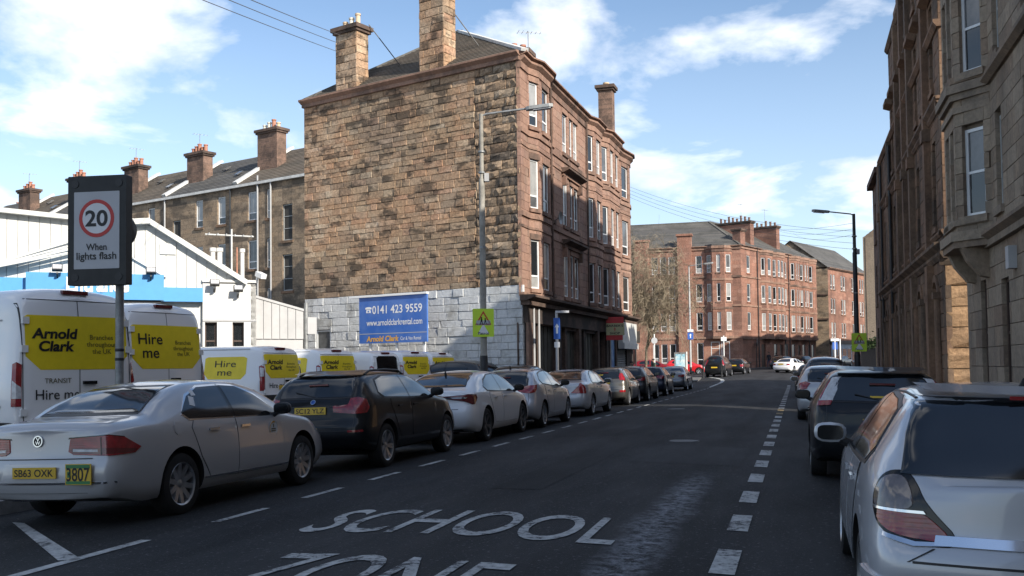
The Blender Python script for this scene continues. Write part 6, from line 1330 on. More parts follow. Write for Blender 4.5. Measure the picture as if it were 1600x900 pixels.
# silver three-door hatch
T, bd, sp = simple_car('hatch', 'hatch_a', 'ice_paint', 'pale silver hatchback with a sloping rear window behind the white fastback', 23.35, -7.04, spokes=5, group=LG, fine=.045, plate_z=.55, twin=True, mirc='black_paint', tlpoly=[(-.34,.93),(-.1,.88),(.10,.90),(.20,1.0),(.24,1.08),(.0,1.07),(-.2,1.02)])
p = bd.hit('top', 1.0, 0)[0]; b = MB(); b.tube([tuple(p), tuple(p+Vector((-.06,0,.10)))], [.03, .008], 8); b.build('aerial', M['black'], T)
# silver saloon
T, bd, sp = simple_car('saloon', 'saloon_b', 'silver_paint', 'older silver saloon with triangular red tail lights, fifth along the left kerb', 28.95, -6.98, L=4.82, H=1.45, spokes=7, group=LG, fine=.05, plate_z=.80, plate_m='greenink', tlpoly=[(-.34,.72),(.10,.70),(.14,.74),(.12,.86),(.02,1.02),(-.06,1.01)])
T, bd, sp = simple_car('upright', 'upright_a', 'grey_paint', 'grey-brown hatchback with tall red tail lights and amber plate, braking behind silver saloon', 37.05, -7.10, L=3.95, H=1.48, W=1.75, spokes=7, group=LG, fine=.05, plate_z=.90, tlpoly=[(-.10,.98),(.08,.95),(.12,1.05),(.10,1.22),(.02,1.24),(-.06,1.12)])
bd.both(T, 'fog_light', 'corner', [(-.20,.52),(.02,.52),(.02,.60),(-.20,.60)], 'lamp', off=.01, step=.04)
o = bd.part(T, 'window_sticker', 'rear', [(.05,1.16),(.45,1.16),(.45,1.21),(.05,1.21)], 'plate', off=.012, step=.06)
simple_car('suv', 'suv_b', 'darkgrey_paint', 'dark estate with silver roof rails, seventh along the left kerb', 41.5, -7.05, H=1.52, spokes=7, rails=True, group=LG, plate_z=.75, tl=(.86, 1.02, .34, .2))
simple_car('upright', 'upright_b', 'blue_paint', 'small dark blue hatchback between the dark estate and the slate saloon', 48.3, -7.1, L=4.0, W=1.74, H=1.46, spokes=5, group=LG, fine=.07, tl=(.84, 1.02, .3, .2))
simple_car('saloon', 'saloon_c', 'slate_paint', 'slate grey saloon last in the left row before the lamp post on the build-out', 57.4, -7.15, L=4.6, H=1.45, spokes=5, group=LG, fine=.07, tl=(.80, .96, .4, .2))
simple_car('hatch', 'hatch_b', 'darkgrey_paint', 'dark hatchback pulled onto the pavement beside the older silver saloon', 33.2, -9.75, L=4.2, W=1.76, spokes=5, fine=.08, z=.0, roll=0)
# ================================================================ the right-hand row
# silver hatch nearest on the right
sp = spec('upright', 4.25, 1.46, 1.77, R=.315, bulge=(.06,.12),
  top=[(0,.97),(.02,1.02),(.05,1.065),(.12,1.14),(.24,1.265),(.35,1.36),(.44,1.40),(.56,1.42),(.9,1.44),(1.4,1.46),(1.9,1.45),(2.3,1.395),(2.7,1.26),(3.05,1.09),(3.3,.99),(3.65,.92),(4.0,.82),(4.15,.70),(4.22,.62),(4.25,.55)])
SP_H = sp
T, bd = car('hatch_near', sp, 'ice_paint', 'silver hatchback nearest on the right, with clear-topped teardrop tail light and roof aerial', group=RG)
glazing(T, bd, sp, 'upright', 'trim', 'ice_paint', 'ice_paint', 'ice_paint', .03); wheels(T, sp, 5, 'rim'); headlights(T, bd, sp)
bd.both(T, 'tail_light_surround', 'corner', [(-.205,.655),(.0,.70),(.105,.80),(.125,.90),(.07,1.0),(-.03,1.025),(-.10,.98),(-.165,.86),(-.325,.665)], 'gloss', off=.006, step=.02, soft=2)
bd.both(T, 'tail_light', 'corner', [(-.19,.68),(.0,.72),(.085,.81),(.0,.822),(-.14,.815),(-.18,.80),(-.285,.685)], 'lamp', off=.012, step=.02, soft=2)
bd.both(T, 'reverse_light', 'corner', [(-.13,.828),(.0,.832),(.09,.828),(.105,.90),(.055,.98),(-.03,1.0),(-.085,.955)], 'lampsmoke', off=.012, step=.02, soft=2); bd.both(T, 'lens_bar', 'corner', [(-.17,.812),(.095,.818),(.095,.83),(-.16,.827)], 'chrome', off=.015, step=.03); bd.both(T, 'lens_rim', 'corner', [(-.29,.665),(-.15,.655),(.0,.69),(.0,.71),(-.15,.675),(-.29,.682)], 'chrome', off=.014, step=.03)
FY = sp['W']/1.82
bd.part(T, 'rear_window', 'rear', [(-.70,1.0),(.70,1.0),(.66,1.2),(.60,1.36),(-.60,1.36),(-.66,1.2)], 'cglass', off=.012, step=.035)
bd.part(T, 'tailgate_bar', 'rear', [(-.56,.665),(.56,.665),(.55,.715),(-.55,.715)], 'chrome', off=.014, step=.04); bd.part(T, 'shut_line', 'rear', [(-.66,.575),(.66,.575),(.66,.587),(-.66,.587)], 'trim', off=.004, step=.04)
for a in (-1, 1): bd.part(T, 'shut_line', 'rear', [(a*.56-.006,.65),(a*.56+.006,.65),(a*.68+.006,.58),(a*.68-.006,.58)] if a > 0 else [(a*.68-.006,.58),(a*.56-.006,.65),(a*.56+.006,.65),(a*.68+.006,.58)], 'trim', off=.005, step=.03)
for (y0, y1) in ((-.86,-.50),(.50,.86)): bd.part(T, 'bumper_strip', 'rear', [(y0,.43),(y1,.43),(y1,.48),(y0,.48)], 'ice_paint', off=.022, step=.04)
bd.both(T, 'bumper_strip', 'corner', [(-.14,.43),(.25,.44),(.25,.49),(-.14,.48)], 'ice_paint', off=.022, step=.03); bd.part(T, 'bumper_joint', 'rear', [(-.86,.415),(.86,.415),(.86,.43),(-.86,.43)], 'trim', off=.007, step=.04)
bd.part(T, 'plate_recess', 'rear', [(-.34,.36),(.34,.36),(.36,.50),(-.36,.50)], 'trim', off=.005, step=.05); plate(T, bd, .41, None)
bd.part(T, 'spoiler', 'rear', [(-.62,1.375),(.62,1.375),(.58,1.405),(-.58,1.405)], 'ice_paint', off=.06, step=.04); p = bd.hit('rear', 0, 1.39)[0]; b = MB(); b.box((p.x-.065,0,1.39),(.012,.30,.02)); b.build('brake_light', M['lamp'], T)
p = bd.hit('top', .80, 0)[0]; b = MB(); b.tube([tuple(p), tuple(p+Vector((-.03,0,.05)))], [.032,.014], 10); b.tube([tuple(p+Vector((-.03,0,.05))), tuple(p+Vector((-.17,0,.40)))], [.006,.003], 6); b.build('roof_aerial', M['black'], T)
for sg in (-1, 1): pts = [bd.hit('top', x, sg*.575)[0] for x in (.62, 1.2, 1.8, 2.25)]; b = MB(); b.tube([tuple(p-Vector((0,0,.004))) for p in pts], .012, 6); b.build('roof_strip', M['trim'], T)
park(T, 5.30, 1.16)
# black hatch
T, bd, sp = simple_car('upright', 'hatch_c', 'black_paint', 'black hatchback with tall clear-and-red tail lights, second on the right', 13.72, 1.02, W=1.84, spokes=5, group=RG, fine=.04, plate_z=.78, tlpoly=[(-.08,1.02),(.06,1.0),(.11,1.10),(.10,1.36),(.02,1.37),(-.045,1.2)], lamp='lampclear')
bd.both(T, 'red_lens', 'corner', [(-.085,1.0),(.07,.98),(.09,1.05),(-.07,1.06)], 'lamp', off=.014, step=.03); bd.both(T, 'red_lens', 'corner', [(.075,1.06),(.11,1.1),(.10,1.34),(.085,1.3)], 'lamp', off=.014, step=.03); bd.part(T, 'spoiler', 'rear', [(-.64,1.41),(.64,1.41),(.60,1.445),(-.60,1.445)], 'black_paint', off=.09, step=.05); bd.part(T, 'window_sticker', 'rear', [(-.34,1.10),(.16,1.10),(.16,1.125),(-.34,1.125)], 'plate', off=.014, step=.08)
simple_car('hatch', 'hatch_d', 'silver_paint', 'silver hatchback with round red tail light, third on the right', 27.6, .78, L=4.1, W=1.75, H=1.50, spokes=5, group=RG, fine=.05, plate_z=.8, tlpoly=[(-.14,.86),(.0,.82),(.14,.88),(.14,1.0),(.0,1.05),(-.14,1.0)])
simple_car('mpv', 'mpv_a', 'slate_paint', 'tall grey people carrier with red lamps beyond the silver hatchback on the right', 36.0, .85, W=1.82, H=1.78, spokes=5, group=RG, fine=.06, tl=(.95, 1.2, .16, .14))
simple_car('hatch', 'hatch_e', 'darkgrey_paint', 'dark hatchback on the right beyond the grey people carrier', 46.5, .65, L=4.1, W=1.74, spokes=5, group=RG, fine=.08)
simple_car('upright', 'upright_c', 'black_paint', 'black hatchback last on the right before the lamp post', 54.0, .75, L=4.2, spokes=5, group=RG, fine=.08)
# ================================================================ cars at the far junction
def drive(T, x, y, azim): 
    T.location = (x, y, gz(x, y)+.0); d = az(azim); sl = (gz(x+d.x*3, y+d.y*3)-gz(x, y))/3; T.rotation_euler = (0, -math.atan(sl), math.pi/2-azim)
def far_car(base, key, paint, label, x, y, a, **k):
    T, bd, sp = simple_car(base, key, paint, label, 90, 0, fine=.09, spokes=5, **k); drive(T, x, y, R(a)); return T
far_car('saloon', 'saloon_d', 'white_paint', 'white saloon in the sun turning at the far junction', 25.75, 95.2, 36, L=4.6, H=1.42, tl=(.74, .9, .35, .2))
far_car('mpv', 'mpv_b', 'black_paint', 'black people carrier at the end of the build-out by the bollards', 17.4, 85.6, 22, L=4.7, H=1.9, tl=(1.0, 1.5, .14, .12))
far_car('upright', 'upright_d', 'black_paint', 'black hatchback in front of the black people carrier', 20.6, 92.5, 24, L=4.1)
far_car('hatch', 'hatch_f', 'red_paint', 'bright red hatchback side-on in the side street', 15.2, 99.5, 98, L=4.2)
far_car('hatch', 'hatch_g', 'dred_paint', 'dark red hatchback side-on behind the slate saloon and poster case', 11.7, 97.5, 98, L=4.2)
rn = Vector((ruf.y, -ruf.x, 0))
for i, (k, base, pnt, lb) in enumerate(((.3, 'hatch', 'darkgrey_paint', 'dark grey hatchback parked at the red tenement corner behind the white saloon'), (6.2, 'suv', 'black_paint', 'black SUV parked outside the red tenement, past the dark grey hatchback'), (12.6, 'upright', 'darkgrey_paint', 'dark hatchback third in the row outside the red tenement'), (18.6, 'saloon', 'slate_paint', 'grey saloon farthest in the row outside the red tenement'))):
    p = RC+ruf*k+rn*3.9; far_car(base, 'rowfar%d' % i, pnt, lb, p.x, p.y, 38.2)
# ================================================================ the hire vans in the yard
def van(base, key, label, x, y, a, H=None, L=None, rear='clark', side=True, hire=True, glass=False, W_=None, small=False):
    sp = spec(base, L, H, W_); T, bd = car(key, sp, 'white_paint', label, 'van', 'hire_van', 'white hire vans lined up in the yard'); fz = sp['fz']; hi = base == 'van'
    Wd = sp['W']/2
    for poly in DLO[base]: bd.both(T, 'side_window', 'side', scale_pts(poly, sp['fx'], fz), 'cglass', off=.008, step=.1)
    L_ = sp['L']; bd.part(T, 'windscreen', 'front', [(-.7*Wd, sp['H']*.60), (.7*Wd, sp['H']*.60), (.62*Wd, sp['H']*.86), (-.62*Wd, sp['H']*.86)], 'cglass', off=.01, step=.1)
    wheels(T, sp, 8, 'steel' if 0 else 'rimdark')
    zt = sp['H']
    z0, z1 = (1.30*fz*1.09, 2.10*fz*1.09) if hi else (1.06*fz, 1.72*fz)
    hw = Wd-.19
    # door outline, split and bumper
    dz = zt-.22
    def line(p, w=.012): 
        for a, c in zip(p[:-1], p[1:]):
            if abs(a[0]-c[0]) < 1e-6: q = [(a[0]-w/2, a[1]), (a[0]+w/2, a[1]), (c[0]+w/2, c[1]), (c[0]-w/2, c[1])]
            else: q = [(a[0], a[1]-w/2), (c[0], c[1]-w/2), (c[0], c[1]+w/2), (a[0], a[1]+w/2)]
            bd.part(T, 'shut_line', 'rear', q, 'trim', off=.004, step=.08)
    line([(0, .62*fz), (0, dz)]); line([(-(hw+.04), .62*fz), (-(hw+.04), dz-(.06 if hi else .38))]); line([(hw+.04, .62*fz), (hw+.04, dz-(.06 if hi else .38))]); line([(-(hw-.02), dz), (hw-.02, dz)])
    bd.part(T, 'rear_bumper', 'rear', [(-Wd*.93,.34),(Wd*.93,.34),(Wd*.93,.60*fz),(-Wd*.93,.60*fz)], 'trim', off=.05, step=.08); bd.both(T, 'rear_bumper', 'corner', [(-.1,.34),(.25,.34),(.25,.60*fz),(-.1,.60*fz)], 'trim', off=.04, step=.06)
    lz0, lz1 = (.78, 1.42) if hi else (.72*fz, 1.42*fz)
    bd.both(T, 'tail_light', 'corner', [(-.075,lz0),(.05,lz0),(.05,lz1-.03),(-.01,lz1),(-.075,lz1-.04)], 'lamp', off=.014, step=.05)
    m0 = lz0+(lz1-lz0)*.18; bd.both(T, 'reverse_light', 'corner', [(-.07,m0),(.04,m0),(.04,m0+.26),(-.07,m0+.16)] if hi else [(-.06,lz0+.38),(.03,lz0+.38),(.03,lz1-.06),(-.06,lz1-.08)], 'lampclear', off=.018, step=.05)
    p = bd.hit('rear', 0, zt-.10*fz)[0]
    if p is None: p = bd.hit('rear', 0, zt-.16)[0]
    b = MB(); b.box((p.x-.02, 0, p.z), (.06, .42, .06)); b.build('brake_light', M['lampdark'], T)
    b = MB(); p = bd.hit('rear', -.12, (1.16 if hi else .98)*fz)[0]; b.box((p.x-.02, -.16, (1.2 if hi else .98)*fz), (.04, .22, .05)); b.build('door_handle', M['gloss'], T)
    for sg in (-1, 1):
        for z in ((.75, 1.75, 2.2) if hi else (.7, 1.5)):
            h, nn, d = bd.hit('corner', -.1, z*fz, sg); b = MB(); b.box((h.x-.01, h.y+sg*.01, z*fz), (.05, .10, .10)); b.build('hinge', M['white'], T)
    plate(T, bd, .70*fz if hi else .80*fz, None)
    if glass:
        bd.part(T, 'rear_window', 'rear', [(-.62,z0-.02),(.62,z0-.02),(.58,z1-.02),(.45,z1+.05),(-.45,z1+.05),(-.58,z1-.02)], 'gloss', off=.008, step=.06)
    else:
        c = .20 if hi else .18
        poly = [(-hw, z0+c), (-hw+c*1.1, z0), (hw-c*1.1, z0), (hw, z0+c), (hw, z1-.03), (hw-.05, z1), (-hw+.05, z1), (-hw, z1-.03)]
        bd.part(T, 'vinyl_panel', 'rear', poly, 'vanyellow', off=.005, step=.06)
        cz = (z0+z1)/2
        if rear == 'clark': bd.lettering(T, 'Arnold\nClark', 'rear', (hw*.46, cz+.04), hw*.86, (z1-z0)*.43, 'ink', bold=.035, shear=.15, off=.012, lead=.9)
        else: bd.lettering(T, 'Hire\nme', 'rear', (hw*.50, cz+.02), hw*.66, (z1-z0)*.56, 'ink', bold=.01, off=.012, lead=.9)
        bd.lettering(T, 'Branches\nthroughout\nthe UK', 'rear', (-hw*.45, cz-.02), hw*.62, (z1-z0)*.36, 'greyink', off=.012)
        if hi and hire: bd.lettering(T, 'TRANSIT', 'rear', (hw*.42, 1.24*fz), .42, None, 'greyink', bold=.004, off=.012)
        if hire: bd.lettering(T, 'Hire me', 'rear', (hw*.42, (1.02 if hi else .86)*fz), hw*.82, None, 'ink', bold=.004, off=.012)
    if side:
        sx = .62 if hi else .55; sl_, sr = (sx, sx+1.75) if hi else (sx, sx+1.35); a0, a1 = (1.15*fz, 2.0*fz) if hi else (1.04*fz, 1.66*fz); c = .15
        for sg in (1, -1):
            bd.part(T, 'vinyl_panel', 'side', [(sl_, a0+c), (sl_+c, a0), (sr-c, a0), (sr, a0+c), (sr, a1-.04), (sr-.1, a1), (sl_+.1, a1), (sl_, a1-.04)], 'vanyellow', off=.005, sg=sg, step=.08)
            bd.lettering(T, 'Hire\nme', 'side', ((sl_+sr)/2, (a0+a1)/2), (sr-sl_)*.5, (a1-a0)*.66, 'ink', sg=sg, off=.012, lead=.9)
            bd.lettering(T, 'Arnold Clark', 'side', (sr+1.0, a0+(a1-a0)*.72), 1.5, None, 'ink', sg=sg, bold=.035, shear=.15, off=.012); bd.lettering(T, 'RENTAL', 'side', (sr+1.2, a0+(a1-a0)*.40), .75, None, 'signgrey', sg=sg, off=.012, spacing=1.2)
            bd.part(T, 'side_rail', 'side', [(sl_-.3, a0-.3), (sr+1.6, a0-.3), (sr+1.6, a0-.27), (sl_-.3, a0-.27)], 'cladgrey', off=.01, sg=sg, step=.12); bd.part(T, 'sliding_rail', 'side', [(.5, a1+.18), (sr+1.4, a1+.18), (sr+1.4, a1+.205), (.5, a1+.205)], 'cladgrey', off=.01, sg=sg, step=.12)
    d = az(R(a)); T.location = (x, y, .2); T.rotation_euler = (0, 0, math.pi/2-R(a)); return T, bd, sp
def vx(px, Y): return (px-800)/1550*Y
van('van', 'van_a', 'tall white hire van nearest the road sign post with big yellow rear panel', vx(124, 15.0), 15.0, -57, H=2.56)
van('van', 'van_b', 'second tall white van, its yellow rear panel reading Hire me', vx(263, 18.5), 18.5, -64, H=2.56, rear='hire', hire=False)
van('lowvan', 'van_c', 'lower white van with Hire me on its flank, next to the tall vans', vx(443, 27), 27, -69, H=1.92)
van('lowvan', 'van_d', 'lower white van fourth in the row, partly hidden by the black SUV roof', vx(530, 31.5), 31.5, -59, H=1.92)
van('lowvan', 'van_e', 'small plain white van with a black rear window, below the blue hoarding', vx(606, 34), 34, -61, H=1.86, L=4.4, W_=1.83, glass=True, side=False, hire=False)
van('lowvan', 'van_f', 'white van sixth in the row with a grey lower door, right of the black-windowed van', vx(652, 36.3), 36.3, -58, H=1.90, L=4.4, W_=1.9, hire=False)
van('lowvan', 'van_g', 'white van last in the row, farthest right beside the painted wall', vx(695, 38.4), 38.4, -60, H=1.88, L=4.4, W_=1.85, hire=False)
T, bd, sp = simple_car('hatch', 'hatch_h', 'darkgrey_paint', 'dark hatchback in the yard beside the white painted wall', 20, -20, fine=.1); T.location = (-.55, 36.9, .2); T.rotation_euler = (0, 0, math.pi/2-R(-58))
# ================================================================ street furniture
def yz(px, Y): return (px-800)/1550*Y
FACE = lambda rz: Matrix.Rotation(rz, 4, 'Z') @ Matrix.Rotation(R(90), 4, 'X')      # text upright, read from local -y
def rrect(w, h, r, n=5): 
    P = []
    for cx, cz, a0 in ((w/2-r, h/2-r, 0), (-w/2+r, h/2-r, 90), (-w/2+r, -h/2+r, 180), (w/2-r, -h/2+r, 270)):
        P += [(cx+r*math.cos(R(a0+90*k/n)), cz+r*math.sin(R(a0+90*k/n))) for k in range(n+1)]
    return P
def disc(b, cx, cz, r, y0, y1, n=28): b.prism([(cx+r*math.cos(2*math.pi*k/n), cz+r*math.sin(2*math.pi*k/n)) for k in range(n)], y0, y1, 1)
def ring(b, cx, cz, r0, r1, y0, y1, n=32):
    for k in range(n):
        a, c = 2*math.pi*k/n, 2*math.pi*(k+1)/n; b.prism([(cx+r0*math.cos(a), cz+r0*math.sin(a)), (cx+r1*math.cos(a), cz+r1*math.sin(a)), (cx+r1*math.cos(c), cz+r1*math.sin(c)), (cx+r0*math.cos(c), cz+r0*math.sin(c))], y0, y1, 1)
# twenty-mph school sign
PX = Vector((yz(182, 13.9), 13.9, 0.0))
S = thing('speed_sign', 'black boxed 20 speed limit sign on a grey pole, reading When lights flash', 'road sign', PX, 0)
b = MB(); b.tube([(0,.10,0),(0,.10,4.0)], .057, 16); b.build('pole', M['steel'], S, smooth=40)
SR = R(-9); SM = Matrix.Translation((-.215, -.06, 3.44)) @ Matrix.Rotation(SR, 4, 'Z')
def spart(b, nm, m, smooth=None): o = b.build(nm, M[m], S, smooth=smooth); o.matrix_local = SM; return o
b = MB(); b.prism(rrect(.88, 1.53, .015), -.08, .08, 1); spart(b, 'housing', 'signblack')
b = MB(); b.prism(rrect(.685, 1.08, .01), -.086, -.08, 1); face = spart(b, 'sign_face', 'signgrey')
b = MB(); ring(b, 0, .165, .215, .265, -.090, -.085); spart(b, 'red_ring', 'signred')
b = MB(); ring(b, 0, .165, .0, .213, -.089, -.085); spart(b, 'disc', 'signwhite')
def stext(s, x, z, w, h, bold=.01): o = text(s, w, h, M['ink'], S, Matrix.Identity(4), bold); o.matrix_local = SM @ Matrix.Translation((x, -.0915, z)) @ FACE(0); return o
stext('20', 0, .165, .34, .23, .025); stext('When', 0, -.235, .31, .095, .014); stext('lights flash', 0, -.375, .60, .135, .014)
b = MB(); [disc(b, x, z, .055, -.088, -.08) for x, z in ((-.33,.655),(.33,.655),(-.33,-.655),(.33,-.655))]
for x, z in ((-.33,.655),(.33,.655),(-.33,-.655),(.33,-.655)): b = MB(); disc(b, x, z, .055, -.088, -.08, 20); spart(b, 'flash_lamp', 'trim')
b = MB(); b.lathe([(0,.16),(.12,.15),(.19,.10),(.20,.0),(.19,-.06)], 18); o = b.build('radar_head', M['trim'], S); o.matrix_local = SM @ Matrix.Translation((.25, .16, .02)) @ Matrix.Rotation(R(90), 4, 'Y')
b = MB(); b.bx((-.05,.05,3.0),(.05,.16,3.1)); b.bx((-.05,.05,3.9),(.05,.16,4.0)); b.build('bracket', M['steel'], S)
for z in (1.62, 1.75): b = MB(); b.lathe([(.060,z),(.063,z+.01),(.063,z+.03),(.060,z+.04)], 16); b.build('band', M['trim'], S, (0,.10,0))
# lamp posts
def school_sign(T, x, z, w, h, rz, y=-.12):
    def P(b, nm, m): return b.build(nm, M[m], T, (x, y, z), rz)
    b = MB(); b.prism(rrect(w, h, .03), -.015, .0, 1); P(b, 'sign_plate', 'fluo')
    tz, tr = h*.14, w*.44; tri = lambda r: [(r*math.sin(R(a)), tz-.04+r*math.cos(R(a))) for a in (0, 120, 240)]
    b = MB(); o_, i_ = tri(tr), tri(tr*.72)
    for k in range(3): b.prism([o_[k], o_[(k+1) % 3], i_[(k+1) % 3], i_[k]], -.020, -.0151, 1)
    P(b, 'red_triangle', 'signred'); b = MB(); b.prism(tri(tr*.72), -.019, -.0151, 1); P(b, 'triangle_face', 'signwhite')
    b = MB()
    for cx, s in ((-.055*w/.65, 1.0), (.06*w/.65, .8)):
        c = tz-.09; disc(b, cx, c+.12*s, .024*s, -.023, -.0195, 10); b.prism([(cx-.03*s, c-.0), (cx+.03*s, c-.0), (cx+.022*s, c+.095*s), (cx-.022*s, c+.095*s)], -.023, -.0195, 1)
        b.prism([(cx-.028*s, c), (cx-.004*s, c), (cx-.04*s, c-.10*s), (cx-.06*s, c-.10*s)], -.0228, -.0195, 1); b.prism([(cx+.004*s, c), (cx+.028*s, c), (cx+.055*s, c-.10*s), (cx+.035*s, c-.10*s)], -.0226, -.0195, 1)
    P(b, 'figures', 'ink'); b = MB(); b.prism(rrect(w*.66, h*.17, .01), -.02, -.0151, 1); P(b, 'sub_plate', 'signgrey'); o = b
    T.children[-1].location.z = z-h*.375
    q = text('Patrol', w*.5, h*.10, M['ink'], T, Matrix.Translation(Vector((x, y, z-h*.375))+Matrix.Rotation(rz, 4, 'Z') @ Vector((0, -.022, 0))) @ FACE(rz), .008)
def lamp(label, loc, h, arm, adir, r0=.12, mp='conc', low=1.8, box=True):
    T = thing('street_lamp', label, 'street lamp', loc); b = MB(); b.tube([(0,0,0),(0,0,low)], r0, 14); b.build('base', M['poleblack'], T, smooth=40)  # lower pole is dark because the shadow on it is put into its colour
    b = MB(); b.tube([(0,0,low),(0,0,low+.1),(0,0,h*.78),(0,0,h*.785),(0,0,h)], [r0,r0*.85,r0*.72,r0*.55,r0*.5], 14); b.build('pole', M[mp], T, smooth=40)
    d = Vector(adir).normalized(); e = Vector((0,0,h))
    b = MB(); b.tube([e-Vector((0,0,.35)), e-Vector((0,0,.08)), e+d*.15+Vector((0,0,.0)), e+d*(arm-.75)+Vector((0,0,.14))], .033, 8); b.build('arm', M['steel'], T, smooth=50)
    p = e+d*(arm-.4)+Vector((0,0,.17)); rz = math.atan2(d.y, d.x); b = MB(); b.prism([(-.42,-.08),(-.32,-.13),(.30,-.15),(.42,-.07),(.40,.07),(.30,.15),(-.32,.13),(-.42,.08)], -.05, .05, 2); o = b.build('lantern', M['steel'], T, p, (0, R(-6), rz)); b = MB(); b.prism([(-.2,-.1),(.34,-.11),(.34,.11),(-.2,.1)], -.085, -.051, 2); b.build('lens', M['lampclear'], o)
    for z in (h*.55, h*.80, h*.87): b = MB(); b.lathe([(r0*.75,z),(r0*.82,z+.01),(r0*.82,z+.05),(r0*.75,z+.06)], 14); b.build('band', M['steel'], T)
    if box: b = MB(); b.bx((.08,-.10,h*.80-.25),(.22,.06,h*.80)); b.build('photocell_box', M['cladgrey'], T)
    return T
x, y = xy(28.9, -9.25); L1 = lamp('tall lamp post in front of the painted wall, with a yellow-green crossing sign', (x, y, 0), 9.25, 2.2, (1, -.05, 0)); school_sign(L1, 0, 2.80, .65, .86, R(6), -.14); b = MB(); b.bx((-.09,-.13,1.05),(.09,-.11,1.3)); b.build('notice', M['signwhite'], L1)
x, y = xy(51.4, 2.75); L2 = lamp('dark lamp post on the right pavement with a yellow-green crossing sign', (x, y, 0), 8.75, 2.0, (-1, .06, 0), .15, 'poleblack'); school_sign(L2, .05, 2.42, .70, .9, R(-14), -.17)
x, y = 14.9, 83.0; L3 = lamp('slim lamp post on the build-out in front of the red tenement', (x, y, gz(x, y)+.1), 9.4, 2.0, (1, -.1, 0), .10, 'cladgrey', .9, False); b = MB(); b.prism(rrect(.48,.58,.03), -.16,-.13, 1); b.build('blue_sign', M['signblue'], L3, (0,0,3.5)); b = MB(); b.prism(rrect(.5,.2,.03), -.16,-.13, 1); b.prism([(-.04,-.62),(.04,-.62),(.04,-.4),(.10,-.4),(0,-.26),(-.10,-.4),(-.04,-.4)], -.17, -.161, 1); b.build('white_sign', M['signwhite'], L3, (0,0,3.95))
def post_sign(label, loc, h, m, parts, name='sign_post', cat='sign post', r=.04):
    T = thing(name, label, cat, loc); b = MB(); b.tube([(0,0,0),(0,0,h)], r, 10); b.build('post', M[m], T)
    for (kind, z, w, hh, mm) in parts:
        b = MB()
        if kind == 'disc': disc(b, 0, 0, w/2, -.06, -.04); ring(b, 0, 0, w/2, w/2+.03, -.062, -.038)
        else: b.prism(rrect(w, hh, .02), -.06, -.04, 1)
        b.build('sign_plate', M[mm], T, (0, 0, z))
    return T
x, y = xy(38.7, -9.3); T = post_sign('short lit post with a blue plate outside the dark shop fronts', (x, y, 0), 3.6, 'cladgrey', [('rect', 2.95, .26, .85, 'signblue'), ('rect', 2.3, .22, .22, 'signwhite')], r=.06); b = MB(); b.box((.22,0,3.62),(.55,.16,.09)); b.build('lantern', M['lampclear'], T); b = MB(); b.prism([(-.04,-.2),(.04,-.2),(.04,.05),(.09,.05),(0,.2),(-.09,.05),(-.04,.05)], -.07,-.0605, 1); b.build('arrow', M['signwhite'], T, (0,0,2.95))
x = yz(1022, 76); post_sign('thin white post with a grey roundel near the bare tree', (x, 76, gz(x, 76)+.1), 3.6, 'white', [('disc', 3.1, .42, 0, 'signgrey')], r=.05)
x = yz(1130.5, 88); T = post_sign('green and white sign post above the black people carrier', (x, 88, gz(x, 88)), 3.6, 'white', [('rect', 3.3, .5, .34, 'signwhite')], r=.05)
x = yz(1304, 97); post_sign('white post with a blue plate near the blue shopfront', (x, 97, rise(97)-.1), 3.2, 'white', [('rect', 2.6, .5, .7, 'signblue'), ('rect', 3.2, .8, .25, 'signwhite')], r=.07)
x = yz(1312, 98); post_sign('bare white post next to the blue-plated one', (x, 98, rise(98)-.1), 3.3, 'white', [], r=.07)
x = yz(993, 72); post_sign('dark backed round sign at the corner beyond the shutter', (x, 72, .0), 3.9, 'poleblack', [('rect', 3.45, .62, .85, 'fence')], r=.045)
for i, (x, y) in enumerate(((15.75, 82.0), (17.45, 82.9))):
    b = MB(); b.lathe([(.09,0),(.09,.1),(.07,.12),(.065,1.35),(.08,1.37),(.07,1.45),(0,1.5)], 14); o = b.build('bollard', M['poleblack'], None, (x, y, gz(x, y)+.1), smooth=40); tag(o, ('black bollard nearer the lamp post on the build-out', 'black bollard beside the black people carrier')[i], 'bollard', 'bollards on the build-out')
x = yz(1062, 84.5); K = thing('poster_case', 'free-standing poster case with a pale blue poster on the build-out', 'poster case', (x, 84.5, gz(x, 84.5)+.1), R(-6)); b = MB(); b.bx((-.5,-.12,.35),(.5,.12,2.15)); b.bx((-.45,-.06,0),(.45,.06,.35)); b.build('case', M['steel'], K); b = MB(); b.bx((-.4,-.13,.5),(.4,-.121,2.0)); b.build('poster', mat('pale_blue_poster', (.25,.50,.62), .4, col2=(.62,.66,.66), vscale=3), K); b = MB(); b.bx((.5,-.14,.3),(.6,.14,2.2)); b.build('white_edge', M['white'], K)  # plain white strip down the right side of the case
b = MB(); c0m = cw.W(5.2, 2, 11.3); b.tube([(0,0,0),(0,0,3.2),(0,0,6.4)], [.05,.04,.025], 8); o = b.build('flagpole', M['white'], None, c0m, smooth=40); tag(o, 'thin white mast above the dark brick block roof', 'mast')
